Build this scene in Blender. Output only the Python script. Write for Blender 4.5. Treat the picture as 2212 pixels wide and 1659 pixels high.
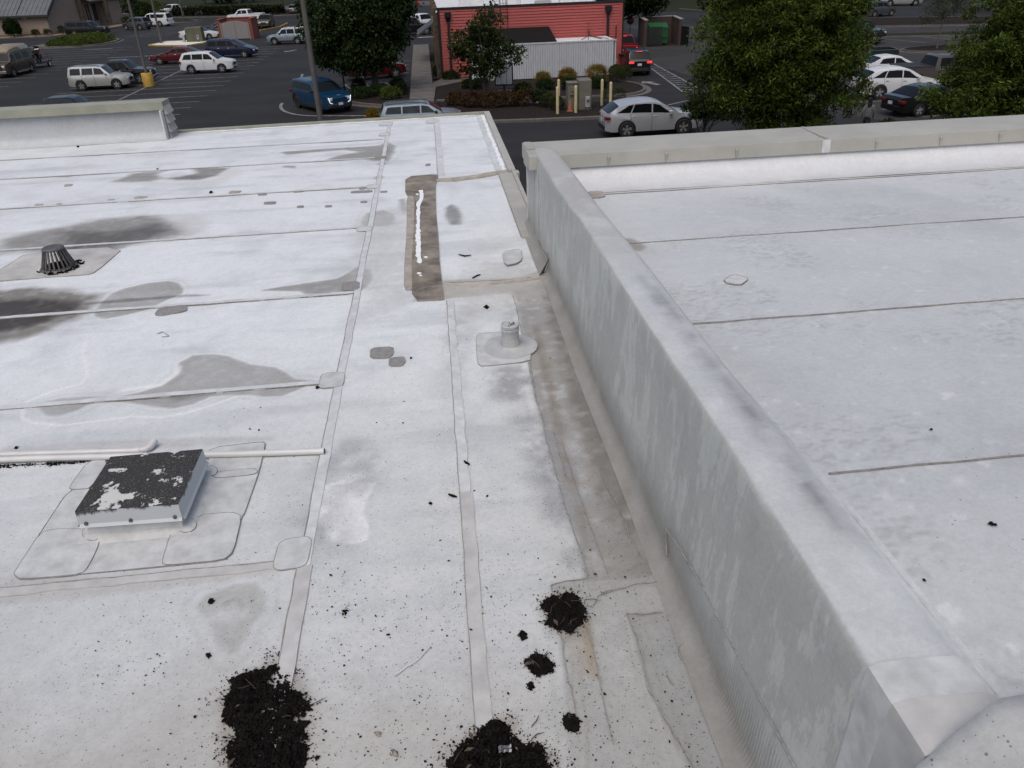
import bpy, math, random
import numpy as np
from mathutils import Matrix, Vector

S = bpy.context.scene
COL = S.collection
for o in list(bpy.data.objects):
    bpy.data.objects.remove(o)

# ---------------------------------------------------------------- camera
F_PX, TH, RO, YAW, CAMH = 764.85, math.radians(29.374), math.radians(2.134), math.radians(4.983), 8.15

def _yaw(v):
    c, s = math.cos(YAW), math.sin(YAW)
    return Vector((c * v[0] + s * v[1], -s * v[0] + c * v[1], v[2]))

def pix_ray(u, v):
    x, y = (u - 512) / F_PX, (v - 384) / F_PX
    c, s = math.cos(RO), math.sin(RO)
    x, y = c * x - s * y, s * x + c * y
    c, s = math.cos(TH), math.sin(TH)
    return _yaw((x, c - y * s, -s - y * c))

_r0 = pix_ray(512, 384)
_rt = (pix_ray(513, 384) - _r0).normalized()
_dn = (pix_ray(512, 385) - _r0).normalized()
cam = bpy.data.cameras.new('camera')
cam.sensor_width = 36.0
cam.lens = F_PX / 1024 * 36
cam.clip_start, cam.clip_end = 0.05, 2000
camo = bpy.data.objects.new('camera', cam)
COL.objects.link(camo)
_f = _r0.normalized()
camo.matrix_world = Matrix(((_rt.x, -_dn.x, -_f.x, 0), (_rt.y, -_dn.y, -_f.y, 0), (_rt.z, -_dn.z, -_f.z, CAMH), (0, 0, 0, 1)))
S.camera = camo

# ---------------------------------------------------------------- sky, sun, exposure
SUN_EL, SUN_AZ = math.radians(62), math.radians(203)   # azimuth measured from +Y towards +X
w = bpy.data.worlds.new('World')
S.world = w
w.use_nodes = True
nt = w.node_tree
bg = nt.nodes['Background']
sky = nt.nodes.new('ShaderNodeTexSky')
sky.sky_type = 'NISHITA'
sky.sun_disc = False
sky.sun_elevation = SUN_EL
sky.sun_rotation = SUN_AZ
sky.air_density = 1.0
sky.dust_density = 6.0
sky.ozone_density = 1.0
hsv = nt.nodes.new('ShaderNodeHueSaturation')
hsv.inputs['Saturation'].default_value = 1.0
nt.links.new(sky.outputs[0], hsv.inputs['Color'])
nt.links.new(hsv.outputs[0], bg.inputs[0])
bg.inputs[1].default_value = 0.15
sun = bpy.data.lights.new('sun', 'SUN')
sun.energy = 0.6
sun.angle = math.radians(60)
sun.color = (1.0, 0.98, 0.95)
suno = bpy.data.objects.new('sun', sun)
COL.objects.link(suno)
suno.location = (20, 5, 40)
_sd = Vector((math.cos(SUN_EL) * math.sin(SUN_AZ), math.cos(SUN_EL) * math.cos(SUN_AZ), math.sin(SUN_EL)))
suno.rotation_euler = _sd.to_track_quat('Z', 'Y').to_euler()
S.view_settings.view_transform = 'Standard'
S.view_settings.look = 'None'
S.view_settings.exposure = 0.0
S.view_settings.gamma = 1.0
S.render.engine = 'CYCLES'
S.render.resolution_x, S.render.resolution_y = 1024, 768

# ---------------------------------------------------------------- pixel to place
ZL = 5.15                                   # lower (left) roof level

def at(u, v, z):
    r = pix_ray(u, v)
    t = (z - CAMH) / r.z
    return (r.x * t, r.y * t)

def zr_right(y):                            # the higher roof falls gently away
    return 6.26 - np.where(np.asarray(y) > 2.2, 0.075, 0.022) * (y - 2.2)

def at_right(u, v):
    r = pix_ray(u, v)
    t = (6.26 + 0.165 - CAMH) / (r.z + 0.075 * r.y)
    return (r.x * t, r.y * t)

def on_x(u, v, x):
    r = pix_ray(u, v)
    t = x / r.x
    return (r.y * t, CAMH + r.z * t)

def K(x0, y0):                              # crop coordinates (scale 2.011) to picture pixels
    return lambda p: ((x0 + p[0] / 2.011) / 4, (y0 + p[1] / 2.011) / 4)

def Bq(p):                                  # 2212-wide view to picture pixels
    return (p[0] * 1024 / 2212, p[1] * 1024 / 2212)

def lw(fn, pts):                            # pixels -> lower roof plan
    return [at(*fn(p), ZL) for p in pts]

def rw(fn, pts):
    return [at_right(*fn(p)) for p in pts]

# ---------------------------------------------------------------- materials
MATS = {}

def newmat(name):
    m = bpy.data.materials.new(name)
    m.use_nodes = True
    n = m.node_tree.nodes
    n.clear()
    out = n.new('ShaderNodeOutputMaterial')
    b = n.new('ShaderNodeBsdfPrincipled')
    m.node_tree.links.new(b.outputs[0], out.inputs[0])
    MATS[name] = m
    return m, n, m.node_tree.links, b, out

def noise(n, l, vec, scale, detail=4, rough=.6):
    t = n.new('ShaderNodeTexNoise')
    t.inputs['Scale'].default_value = scale
    t.inputs['Detail'].default_value = detail
    t.inputs['Roughness'].default_value = rough
    if vec is not None:
        l.new(vec, t.inputs['Vector'])
    return t

def ramp(n, l, src, a, b, ca=(0, 0, 0, 1), cb=(1, 1, 1, 1)):
    r = n.new('ShaderNodeMapRange')
    r.inputs[1].default_value, r.inputs[2].default_value = a, b
    r.clamp = True
    l.new(src, r.inputs[0])
    return r.outputs[0]

def mixc(n, l, fac, a, b, mode='MIX'):
    m = n.new('ShaderNodeMix')
    m.data_type = 'RGBA'
    m.blend_type = mode
    for sock, val in ((m.inputs[0], fac), (m.inputs[6], a), (m.inputs[7], b)):
        if isinstance(val, (int, float)):
            sock.default_value = val
        elif isinstance(val, tuple):
            sock.default_value = val if len(val) == 4 else (*val, 1)
        else:
            l.new(val, sock)
    return m.outputs[2]

def math_(n, l, op, a, b=None):
    m = n.new('ShaderNodeMath')
    m.operation = op
    for i, v in enumerate((a, b)):
        if v is None:
            continue
        if isinstance(v, (int, float)):
            m.inputs[i].default_value = v
        else:
            l.new(v, m.inputs[i])
    return m.outputs[0]

def coords(n, l, scale=(1, 1, 1), world=True):
    if world:
        g = n.new('ShaderNodeNewGeometry').outputs['Position']
    else:
        g = n.new('ShaderNodeTexCoord').outputs['Object']
    if scale == (1, 1, 1):
        return g
    m = n.new('ShaderNodeMapping')
    m.inputs['Scale'].default_value = scale
    l.new(g, m.inputs[0])
    return m.outputs[0]

def bump(n, l, b, h, strength, dist=.01):
    bp = n.new('ShaderNodeBump')
    bp.inputs['Strength'].default_value = strength
    bp.inputs['Distance'].default_value = dist
    l.new(h, bp.inputs['Height'])
    l.new(bp.outputs[0], b.inputs['Normal'])

def simple(name, c, rough=.6, var=.15, scale=6, metal=0, bmp=0, world=False, stretch=(1, 1, 1), spec=.5, coat=0, emit=0):
    m, n, l, b, out = newmat(name)
    v = coords(n, l, stretch, world)
    t = noise(n, l, v, scale)
    lo = tuple(x * (1 - var) for x in c)
    hi = tuple(min(1, x * (1 + var)) for x in c)
    f = ramp(n, l, t.outputs[0], .3, .7)
    col = mixc(n, l, f, lo, hi)
    l.new(col, b.inputs['Base Color'])
    b.inputs['Roughness'].default_value = rough
    b.inputs['Metallic'].default_value = metal
    b.inputs['Specular IOR Level'].default_value = spec
    if coat:
        b.inputs['Coat Weight'].default_value = coat
        b.inputs['Coat Roughness'].default_value = .08
    if emit:
        b.inputs['Emission Color'].default_value = (*c, 1)
        b.inputs['Emission Strength'].default_value = emit
    if bmp:
        t2 = noise(n, l, v, scale * 3)
        bump(n, l, b, t2.outputs[0], bmp)
    return m

def membrane(name, streak=False):
    """roof sheet: colour and dirt density come from the sheet's own stain map, fine grain from noise"""
    m, n, l, b, out = newmat(name)
    at_ = n.new('ShaderNodeVertexColor')
    at_.layer_name = 'tint'
    pos = coords(n, l)
    big = noise(n, l, pos, 1.1, 5, .65)
    mid = noise(n, l, pos, 9, 6, .7)
    fin = noise(n, l, pos, 140, 3, .6)
    col = at_.outputs['Color']
    f1 = ramp(n, l, big.outputs[0], .3, .7)
    col = mixc(n, l, f1, mixc(n, l, 1.0, col, (.93, .93, .935), 'MULTIPLY'), mixc(n, l, 1.0, col, (1.03, 1.03, 1.03), 'MULTIPLY'))
    f2 = ramp(n, l, mid.outputs[0], .38, .72)
    col = mixc(n, l, f2, mixc(n, l, 1.0, col, (1.02, 1.02, 1.02), 'MULTIPLY'), mixc(n, l, 1.0, col, (.92, .925, .92), 'MULTIPLY'))
    f3 = ramp(n, l, fin.outputs[0], .3, .7)
    col = mixc(n, l, f3, mixc(n, l, 1.0, col, (.92, .92, .92), 'MULTIPLY'), col)
    gr = noise(n, l, pos, 38, 5, .75)
    col = mixc(n, l, ramp(n, l, gr.outputs[0], .40, .66), mixc(n, l, 1.0, col, (1.03, 1.03, 1.03), 'MULTIPLY'), mixc(n, l, 1.0, col, (.91, .915, .915), 'MULTIPLY'))
    dens = at_.outputs['Alpha']
    if streak:
        st = noise(n, l, coords(n, l, (3, 8, 2.6)), 1.0, 9, .74)
        fs_ = noise(n, l, coords(n, l, (3, 85, 5)), 1.0, 4, .6)
        wv = noise(n, l, coords(n, l, (1, 1.6, 1.2)), 1.0, 3, .5)
        k = math_(n, l, 'ADD', st.outputs[0], math_(n, l, 'MULTIPLY', fs_.outputs[0], .22))
        k = math_(n, l, 'ADD', k, math_(n, l, 'MULTIPLY', wv.outputs[0], .35))
        f4 = math_(n, l, 'MULTIPLY', ramp(n, l, k, .80, .818), dens)
        col = mixc(n, l, f4, col, mixc(n, l, 1.0, col, (1.21, 1.23, 1.21), 'MULTIPLY'))
        f6 = math_(n, l, 'MULTIPLY', ramp(n, l, fs_.outputs[0], .52, .66), dens)
        col = mixc(n, l, math_(n, l, 'MULTIPLY', f6, .6), col, mixc(n, l, 1.0, col, (.90, .90, .90), 'MULTIPLY'))
    else:
        # sparse dark specks, denser where the map says so
        for sc, rad, thr in ((42, .17, .80), (95, .20, .66)):
            vo = n.new('ShaderNodeTexVoronoi')
            vo.inputs['Scale'].default_value = sc
            l.new(pos, vo.inputs['Vector'])
            near = math_(n, l, 'LESS_THAN', vo.outputs['Distance'], rad)
            sep = n.new('ShaderNodeSeparateColor')
            l.new(vo.outputs['Color'], sep.inputs[0])
            clump = ramp(n, l, mid.outputs[0], .35, .75)
            lim = math_(n, l, 'SUBTRACT', 1.0, math_(n, l, 'MULTIPLY', dens, math_(n, l, 'ADD', clump, .25)))
            on = math_(n, l, 'GREATER_THAN', sep.outputs[0], lim)
            fac = math_(n, l, 'MULTIPLY', math_(n, l, 'MULTIPLY', near, on), .72)
            col = mixc(n, l, fac, col, (.06, .058, .055))
        # faint scuffed dashes
        sv = coords(n, l, (22, 70, 1))
        st = noise(n, l, sv, 1.0, 8, .8)
        pn = noise(n, l, pos, .8, 3, .6)
        f5 = math_(n, l, 'MULTIPLY', ramp(n, l, st.outputs[0], .56, .70), ramp(n, l, pn.outputs[0], .42, .68))
        f5 = math_(n, l, 'MULTIPLY', f5, .24)
        col = mixc(n, l, f5, col, (.20, .205, .215))
    l.new(col, b.inputs['Base Color'])
    b.inputs['Roughness'].default_value = .55
    b.inputs['Specular IOR Level'].default_value = .45
    h = mixc(n, l, .5, mid.outputs[0], fin.outputs[0])
    if streak:                              # combed ribs in the cove strip
        sx = n.new('ShaderNodeSeparateXYZ')
        l.new(pos, sx.inputs[0])
        rb_ = math_(n, l, 'SINE', math_(n, l, 'MULTIPLY', math_(n, l, 'ADD', sx.outputs[1], math_(n, l, 'MULTIPLY', mid.outputs[0], .03)), 310))
        mk = math_(n, l, 'MULTIPLY', ramp(n, l, sx.outputs[1], 3.35, 3.15), ramp(n, l, sx.outputs[2], ZL + .34, ZL + .30))
        mk = math_(n, l, 'MULTIPLY', mk, ramp(n, l, sx.outputs[2], ZL + .02, ZL + .08))
        h = math_(n, l, 'ADD', h, math_(n, l, 'MULTIPLY', math_(n, l, 'MULTIPLY', rb_, mk), .8))
    bump(n, l, b, h, .22, .006)
    return m

membrane('membrane')
membrane('wall_membrane', True)
simple('lap', (.47, .495, .51), .6, .16, 9, world=True, bmp=.1)
simple('lap_dirty', (.395, .402, .398), .65, .16, 7, world=True, bmp=.15)
simple('sump', (.38, .378, .365), .6, .25, 3.2, world=True, bmp=.2)
simple('lap_tan', (.30, .285, .26), .65, .2, 10, world=True)
simple('dirt_line', (.23, .225, .215), .8, .3, 30, world=True)
simple('hairline', (.27, .265, .25), .8, .3, 30, world=True)
simple('patch_grey', (.205, .205, .20), .7, .22, 26, world=True, bmp=.2)
simple('patch_white', (.47, .485, .49), .55, .14, 14, world=True, bmp=.15)
simple('patch_clear', (.43, .45, .455), .5, .17, 11, world=True, bmp=.2)
simple('repair_brown', (.175, .155, .128), .75, .55, 4.5, world=True, bmp=.5)
simple('repair_tan', (.30, .275, .24), .7, .25, 9, world=True, bmp=.3)
simple('sealant', (.74, .77, .79), .4, .05, 20, world=True)
simple('coping_metal', (.325, .325, .295), .5, .10, 2.2, world=True, bmp=.05)
simple('coping_olive', (.25, .255, .205), .5, .16, 2.5, world=True)
simple('beige_metal', (.345, .34, .315), .55, .10, 4, world=True)
simple('pvc', (.50, .51, .51), .4, .07, 5, world=True)
simple('boot', (.36, .375, .385), .55, .12, 8)
simple('iron', (.085, .085, .086), .6, .4, 30, metal=.2, bmp=.3)
simple('soil', (.0065, .0055, .0055), .95, .5, 60, world=True, bmp=.6, spec=.06)
simple('soil_grain', (.008, .007, .0068), .95, .6, 25, world=True, spec=.06)
simple('twig', (.03, .024, .019), .9, .4, 20)
simple('pebble', (.26, .23, .20), .8, .4, 20)
simple('foil', (.22, .22, .23), .45, .2, 40, metal=.9)
# ---------------------------------------------------------------- mesh helpers
def tag(o, label=None, cat=None, group=None, kind=None):
    for k, v in (('label', label), ('category', cat), ('group', group), ('kind', kind)):
        if v:
            o[k] = v
    return o

def link_mesh(name, me, mats, parent=None, **t):
    o = bpy.data.objects.new(name, me)
    COL.objects.link(o)
    if not isinstance(mats, (list, tuple)):
        mats = [mats]
    if not me.materials:
        for m in mats:
            me.materials.append(MATS[m] if isinstance(m, str) else m)
    if parent is not None:
        o.parent = parent
    return tag(o, **t)

def thing(name, label, cat, loc=(0, 0, 0), rz=0, group=None):
    o = bpy.data.objects.new(name, None)
    COL.objects.link(o)
    o.location = loc
    o.rotation_euler = (0, 0, rz)
    o.empty_display_size = .2
    return tag(o, label, cat, group)

def copy_tree(o, parent=None):
    c = o.copy()
    COL.objects.link(c)
    c.parent = parent
    for ch in [x for x in o.children]:
        copy_tree(ch, c)
    return c

class MB:
    def __init__(s):
        s.v, s.f, s.mi = [], [], []

    def add(s, vs, fs, mi=0):
        o = len(s.v)
        s.v += [tuple(p) for p in vs]
        s.f += [tuple(i + o for i in f) for f in fs]
        s.mi += [mi] * len(fs)
        return s

    def box(s, x0, x1, y0, y1, z0, z1, mi=0):
        vs = [(x, y, z) for z in (z0, z1) for y in (y0, y1) for x in (x0, x1)]
        return s.add(vs, [(0, 2, 3, 1), (4, 5, 7, 6), (0, 1, 5, 4), (2, 6, 7, 3), (0, 4, 6, 2), (1, 3, 7, 5)], mi)

    def bev(s, x0, x1, y0, y1, z0, z1, b=.02, mi=0):
        """box with a chamfered top and vertical edges"""
        def ring(z, i):
            return [(x0 + i + b, y0 + i, z), (x1 - i - b, y0 + i, z), (x1 - i, y0 + i + b, z), (x1 - i, y1 - i - b, z),
                    (x1 - i - b, y1 - i, z), (x0 + i + b, y1 - i, z), (x0 + i, y1 - i - b, z), (x0 + i, y0 + i + b, z)]
        vs = ring(z0, 0) + ring(z1 - b, 0) + ring(z1, b)
        fs = [tuple(range(7, -1, -1)), tuple(range(16, 24))]
        for r in (0, 8):
            fs += [(r + i, r + (i + 1) % 8, r + 8 + (i + 1) % 8, r + 8 + i) for i in range(8)]
        return s.add(vs, fs, mi)

    def prism(s, pts, z0, z1, mi=0, inset=0):
        n = len(pts)
        a = sum(pts[i][0] * pts[(i + 1) % n][1] - pts[(i + 1) % n][0] * pts[i][1] for i in range(n))
        if a < 0:
            pts = pts[::-1]
        cx = sum(p[0] for p in pts) / n
        cy = sum(p[1] for p in pts) / n
        top = [(p[0] + (cx - p[0]) * inset, p[1] + (cy - p[1]) * inset) for p in pts]
        vs = [(p[0], p[1], z0) for p in pts] + [(p[0], p[1], z1) for p in top]
        fs = [tuple(range(n - 1, -1, -1)), tuple(range(n, 2 * n))]
        fs += [(i, (i + 1) % n, n + (i + 1) % n, n + i) for i in range(n)]
        return s.add(vs, fs, mi)

    def strip(s, pts, w, z0, z1, mi=0, jit=0, rnd=None):
        """flat ribbon of width w along plan points"""
        n = len(pts)
        L, R = [], []
        for i, p in enumerate(pts):
            a, b = pts[max(0, i - 1)], pts[min(n - 1, i + 1)]
            dx, dy = b[0] - a[0], b[1] - a[1]
            d = math.hypot(dx, dy) or 1
            nx, ny = -dy / d, dx / d
            ww = w[i] if isinstance(w, (list, tuple)) else w
            jl = (rnd.uniform(-jit, jit) if rnd else 0)
            jr = (rnd.uniform(-jit, jit) if rnd else 0)
            L.append((p[0] + nx * (ww / 2 + jl), p[1] + ny * (ww / 2 + jl)))
            R.append((p[0] - nx * (ww / 2 + jr), p[1] - ny * (ww / 2 + jr)))
        vs = [(*p, z0) for p in L] + [(*p, z0) for p in R] + [(*p, z1) for p in L] + [(*p, z1) for p in R]
        fs = []
        for i in range(n - 1):
            fs += [(2 * n + i, 3 * n + i, 3 * n + i + 1, 2 * n + i + 1), (i, 2 * n + i, 2 * n + i + 1, i + 1), (n + i, n + i + 1, 3 * n + i + 1, 3 * n + i)]
        fs += [(0, n, 3 * n, 2 * n), (n - 1, 3 * n - 1, 4 * n - 1, 2 * n - 1)]
        return s.add(vs, fs, mi)

    def tube(s, path, rad, seg=8, mi=0, cap=True):
        path = [Vector(p) for p in path]
        n = len(path)
        rr = rad if isinstance(rad, (list, tuple)) else [rad] * n
        vs, fs = [], []
        ref = None
        for i, p in enumerate(path):
            d = (path[min(n - 1, i + 1)] - path[max(0, i - 1)]).normalized()
            if ref is None:
                ref = Vector((0, 0, 1)) if abs(d.z) < .9 else Vector((1, 0, 0))
            u = d.cross(ref).normalized()
            v = u.cross(d).normalized()
            ref = v
            for k in range(seg):
                a = 2 * math.pi * k / seg
                vs.append(p + (u * math.cos(a) + v * math.sin(a)) * rr[i])
        for i in range(n - 1):
            for k in range(seg):
                fs.append((i * seg + k, i * seg + (k + 1) % seg, (i + 1) * seg + (k + 1) % seg, (i + 1) * seg + k))
        if cap:
            fs += [tuple(range(seg - 1, -1, -1)), tuple(range((n - 1) * seg, n * seg))]
        return s.add(vs, fs, mi)

    def lathe(s, prof, seg=16, mi=0, axis='z', c=(0, 0, 0), cap=True):
        vs, fs = [], []
        for (r, h) in prof:
            for k in range(seg):
                a = 2 * math.pi * k / seg
                x, y = r * math.cos(a), r * math.sin(a)
                p = {'z': (x, y, h), 'y': (x, h, y), 'x': (h, x, y)}[axis]
                vs.append((p[0] + c[0], p[1] + c[1], p[2] + c[2]))
        for i in range(len(prof) - 1):
            for k in range(seg):
                fs.append((i * seg + k, i * seg + (k + 1) % seg, (i + 1) * seg + (k + 1) % seg, (i + 1) * seg + k))
        if cap:
            fs += [tuple(range(seg - 1, -1, -1)), tuple(range((len(prof) - 1) * seg, len(prof) * seg))]
        return s.add(vs, fs, mi)

    def mesh(s, name, smooth=False):
        me = bpy.data.meshes.new(name)
        me.from_pydata(s.v, [], s.f)
        if any(s.mi):
            me.polygons.foreach_set('material_index', s.mi)
        if smooth:
            me.polygons.foreach_set('use_smooth', [True] * len(s.f))
            try:
                me.set_sharp_from_angle(angle=math.radians(40 if smooth is True else smooth))
            except Exception:
                pass
        me.update()
        return me

    def obj(s, name, mats, parent=None, smooth=False, **t):
        return link_mesh(name, s.mesh(name, smooth), mats, parent, **t)

def np_mesh(name, V, Fq, smooth=False, tris=False):
    """fast mesh from numpy arrays; Fq is (n,4) or (n,3)"""
    me = bpy.data.meshes.new(name)
    nf, k = Fq.shape
    me.vertices.add(len(V))
    me.vertices.foreach_set('co', np.ascontiguousarray(V, np.float32).ravel())
    me.loops.add(nf * k)
    me.loops.foreach_set('vertex_index', np.ascontiguousarray(Fq, np.int32).ravel())
    me.polygons.add(nf)
    me.polygons.foreach_set('loop_start', np.arange(0, nf * k, k, dtype=np.int32))
    me.polygons.foreach_set('loop_total', np.full(nf, k, np.int32))
    if smooth:
        me.polygons.foreach_set('use_smooth', np.ones(nf, bool))
    me.update(calc_edges=True)
    me.validate()
    return me

def grid_faces(nx, ny):
    i = np.arange((nx - 1) * (ny - 1))
    a = (i // (nx - 1)) * nx + i % (nx - 1)
    return np.stack([a, a + 1, a + nx + 1, a + nx], 1)

def vnoise(x, y, seed=0):
    xi, yi = np.floor(x).astype(np.int64), np.floor(y).astype(np.int64)
    xf, yf = x - xi, y - yi
    def h(a, b):
        q = (a * 374761393 + b * 668265263 + seed * 982451653) & 0x7fffffff
        q = (q ^ (q >> 13)) * 1274126177 & 0x7fffffff
        return ((q ^ (q >> 16)) & 0xffff) / 65535.0
    u, v = xf * xf * (3 - 2 * xf), yf * yf * (3 - 2 * yf)
    return (h(xi, yi) * (1 - u) + h(xi + 1, yi) * u) * (1 - v) + (h(xi, yi + 1) * (1 - u) + h(xi + 1, yi + 1) * u) * v

def fbm(x, y, seed=0, oct=4):
    s, a, t = 0, .5, 0
    for i in range(oct):
        s = s + a * vnoise(x * 2 ** i, y * 2 ** i, seed + i)
        t += a
        a *= .5
    return s / t

def sdist(X, Y, pts):
    """signed distance to polygon, negative inside"""
    P = np.array(pts)
    d = np.full(X.shape, 1e9)
    ins = np.zeros(X.shape, bool)
    for i in range(len(P)):
        a, b = P[i], P[(i + 1) % len(P)]
        e = b - a
        wx, wy = X - a[0], Y - a[1]
        t = np.clip((wx * e[0] + wy * e[1]) / (e @ e + 1e-12), 0, 1)
        d = np.minimum(d, (wx - e[0] * t) ** 2 + (wy - e[1] * t) ** 2)
        c = (a[1] > Y) != (b[1] > Y)
        with np.errstate(divide='ignore', invalid='ignore'):
            xx = a[0] + (Y - a[1]) / (b[1] - a[1] + 1e-15) * e[0]
        ins ^= c & (X < xx)
    d = np.sqrt(d)
    return np.where(ins, -d, d)

def mask(X, Y, pts, soft, wob=.03, seed=1, wscale=5):
    P = np.array(pts)
    m = soft + wob + .05
    sel = (X > P[:, 0].min() - m) & (X < P[:, 0].max() + m) & (Y > P[:, 1].min() - m) & (Y < P[:, 1].max() + m)
    out = np.zeros(X.shape)
    if sel.any():
        x, y = X[sel], Y[sel]
        d = sdist(x, y, pts) + (fbm(x * wscale, y * wscale, seed) - .5) * 2 * wob
        t = np.clip(.5 - d / (2 * soft), 0, 1)
        out[sel] = t * t * (3 - 2 * t)
    return out

def paint(me, RGBA):
    ca = me.color_attributes.new('tint', 'FLOAT_COLOR', 'POINT')
    ca.data.foreach_set('color', np.ascontiguousarray(RGBA, np.float32).ravel())

def blend(C, m, col, k):
    m = (m * k)[:, None]
    C[:, :3] = C[:, :3] * (1 - m) + np.array(col) * m

# ================================================================ the building we look across
bld = thing('white_roof_building', 'flat roofed building under white stained roof membrane with parapets and a raised right half', 'building', (0, 0, 0))
K0a, K1a, K2a, K3a = K(0, 400), K(1000, 400), K(1900, 400), K(2996, 400)
K0b, K1b, K2b, K3b = K(0, 1100), K(1000, 1100), K(1900, 1100), K(2996, 1100)
K0c, K1c, K2c, K3c = K(0, 1700), K(1000, 1700), K(1900, 1700), K(2996, 1700)
K0d, K1d, K2d, K3d = K(0, 2247), K(800, 2247), K(1800, 2247), K(2996, 2247)

XE = 1.2                                    # free right edge of the lower roof
GREYB, DARKB, TAN, BROWN, GREEN = (.165, .152, .130), (.040, .033, .027), (.36, .34, .30), (.13, .095, .06), (.27, .275, .255)

def lower_colors(X, Y):
    n = len(X)
    C = np.ones((n, 4))
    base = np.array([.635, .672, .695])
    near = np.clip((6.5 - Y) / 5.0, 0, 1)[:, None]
    C[:, :3] = base * (1 - .31 * near) + np.array([.005, -.004, -.02]) * near   # base gets darker and slightly warmer towards the near end
    C[:, 3] = .10 + .42 * np.clip((5.2 - Y) / 2.6, 0, 1) * (.35 + fbm(X * 1.3, Y * 1.3, 7)) + .16 * np.clip((X + 1) / 1.0, 0, 1) * np.clip((9 - Y) / 3, 0, 1)
    dirt = fbm(X * .7, Y * .9, 3)
    blend(C, np.clip((dirt - .5) * 3, 0, 1) * near[:, 0], TAN, .28)
    blend(C, np.clip((fbm(X * 2.2, Y * 2.2, 9) - .55) * 4, 0, 1), (.42, .45, .47), .45)
    # wind-streaked film over the sheets
    blend(C, np.clip((fbm(X * .8, Y * 5, 14) - .52) * 5, 0, 1), (.43, .46, .48), .45)
    def st(fn, pts, col, k, soft=.03, wob=.03, seed=1, rim=0, tex=.35):
        P = lw(fn, pts)
        m = mask(X, Y, P, soft, wob, seed)
        t = 1 - tex + tex * 2 * fbm(X * 14, Y * 14, seed + 40, 3)
        blend(C, np.clip(m * t, 0, 1), col, min(.95, k * 1.14))
        if rim:
            blend(C, np.clip(4 * m * (1 - m), 0, 1), (.15, .14, .125), min(.6, rim * 2.2))
            m2 = mask(X, Y, P, soft * 5 + .05, wob * 2, seed + 7)
            for c_, k_ in ((.86, .30), (.68, .2), (.22, .14)):
                blend(C, np.exp(-((m2 - c_) / .045) ** 2) * (.4 + fbm(X * 6, Y * 6, seed + 8)), (.22, .205, .18), k_)
    st(K0a, [(915, 655), (1010, 620), (1060, 590), (1350, 570), (1250, 605), (1330, 630), (1200, 655), (1000, 662)], GREYB, .68, .08, .04, 2)
    st(K0a, [(1340, 630), (1580, 590), (1560, 552), (1850, 545), (1750, 610), (1600, 640), (1430, 645)], GREYB, .74, .08, .04, 3)
    st(K0a, [(1400, 630), (1560, 605), (1700, 610), (1550, 640)], DARKB, .3, .06, .04, 3)
    st(K0a, [(930, 660), (1400, 665), (1700, 640), (1900, 545), (1950, 600), (1700, 690), (1300, 690)], (.55, .56, .56), .7, .12, .06, 4)
    st(K0a, [(450, 620), (520, 600), (600, 605), (560, 620)], GREYB, .6, .05, .02, 4)
    st(K0a, [(0, 1130), (300, 1060), (600, 1000), (850, 960), (1150, 930), (1330, 945), (1450, 1020), (1500, 1080), (1380, 1120), (1050, 1165), (900, 1185), (500, 1215), (300, 1215), (0, 1240)], GREYB, .72, .16, .08, 5)
    st(K0a, [(500, 1060), (900, 1060), (1250, 1000), (1350, 1050), (1100, 1150), (700, 1200), (560, 1215)], DARKB, .6, .15, .1, 6)
    st(K0a, [(1350, 940), (1600, 920), (1700, 980), (1600, 1060), (1500, 1110), (1400, 1010)], (.48, .485, .48), .5, .12, .1, 8)
    st(K0a, [(560, 1200), (760, 1180), (1000, 1185), (800, 1270), (680, 1330), (600, 1330)], DARKB, .62, .1, .06, 6)
    st(K0a, [(330, 1355), (420, 1300), (600, 1290), (660, 1330), (560, 1370), (420, 1385)], DARKB, .55, .06, .03, 6)
    st(K0a, [(200, 1250), (380, 1230), (700, 1260), (640, 1380), (400, 1420), (200, 1390)], GREYB, .42, .1, .05, 7)
    st(K0b, [(-600, 140), (0, 130), (250, 105), (550, 125), (830, 155), (780, 210), (700, 290), (600, 350), (400, 450), (200, 500), (0, 550), (-600, 600)], GREYB, .82, .1, .05, 9)
    st(K0b, [(-600, 190), (0, 200), (300, 190), (600, 215), (640, 260), (420, 360), (200, 420), (0, 450), (-600, 470)], DARKB, .86, .09, .07, 10)
    st(K0b, [(770, 290), (830, 210), (900, 150), (1000, 110), (1200, 65), (1350, 50), (1430, 65), (1465, 110), (1450, 150), (1300, 215), (1200, 270), (1050, 310), (850, 350), (780, 330)], GREYB, .55, .025, .012, 11, .12)
    st(K0b, [(600, 240), (1000, 190), (1500, 155), (1700, 155), (1300, 190), (900, 225)], DARKB, .5, .03, .012, 12)
    PU = [K0b(p) for p in [(850, 995), (1100, 950), (1300, 890), (1430, 790), (1440, 710), (1550, 650), (1720, 640), (1850, 660), (2000, 720), (2180, 742)]] + \
         [K1b(p) for p in [(200, 745), (280, 790), (350, 835), (560, 850), (500, 870), (350, 930), (250, 970), (100, 975), (0, 960)]] + \
         [K0b(p) for p in [(1700, 975), (1550, 1040), (1400, 1070), (1250, 1060), (1100, 1030)]]
    st(lambda p: p, PU, (.225, .22, .205), .60, .018, .012, 13, .10)
    st(K0b, [(1100, 985), (1500, 955), (1700, 960), (1560, 985), (1420, 1010), (1350, 990)], DARKB, .36, .04, .03, 14)
    st(K0b, [(280, 1045), (500, 1000), (750, 985), (840, 990), (700, 1040), (620, 1090), (500, 1125), (400, 1130), (350, 1090)], GREYB, .45, .03, .02, 15, .1)
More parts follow.
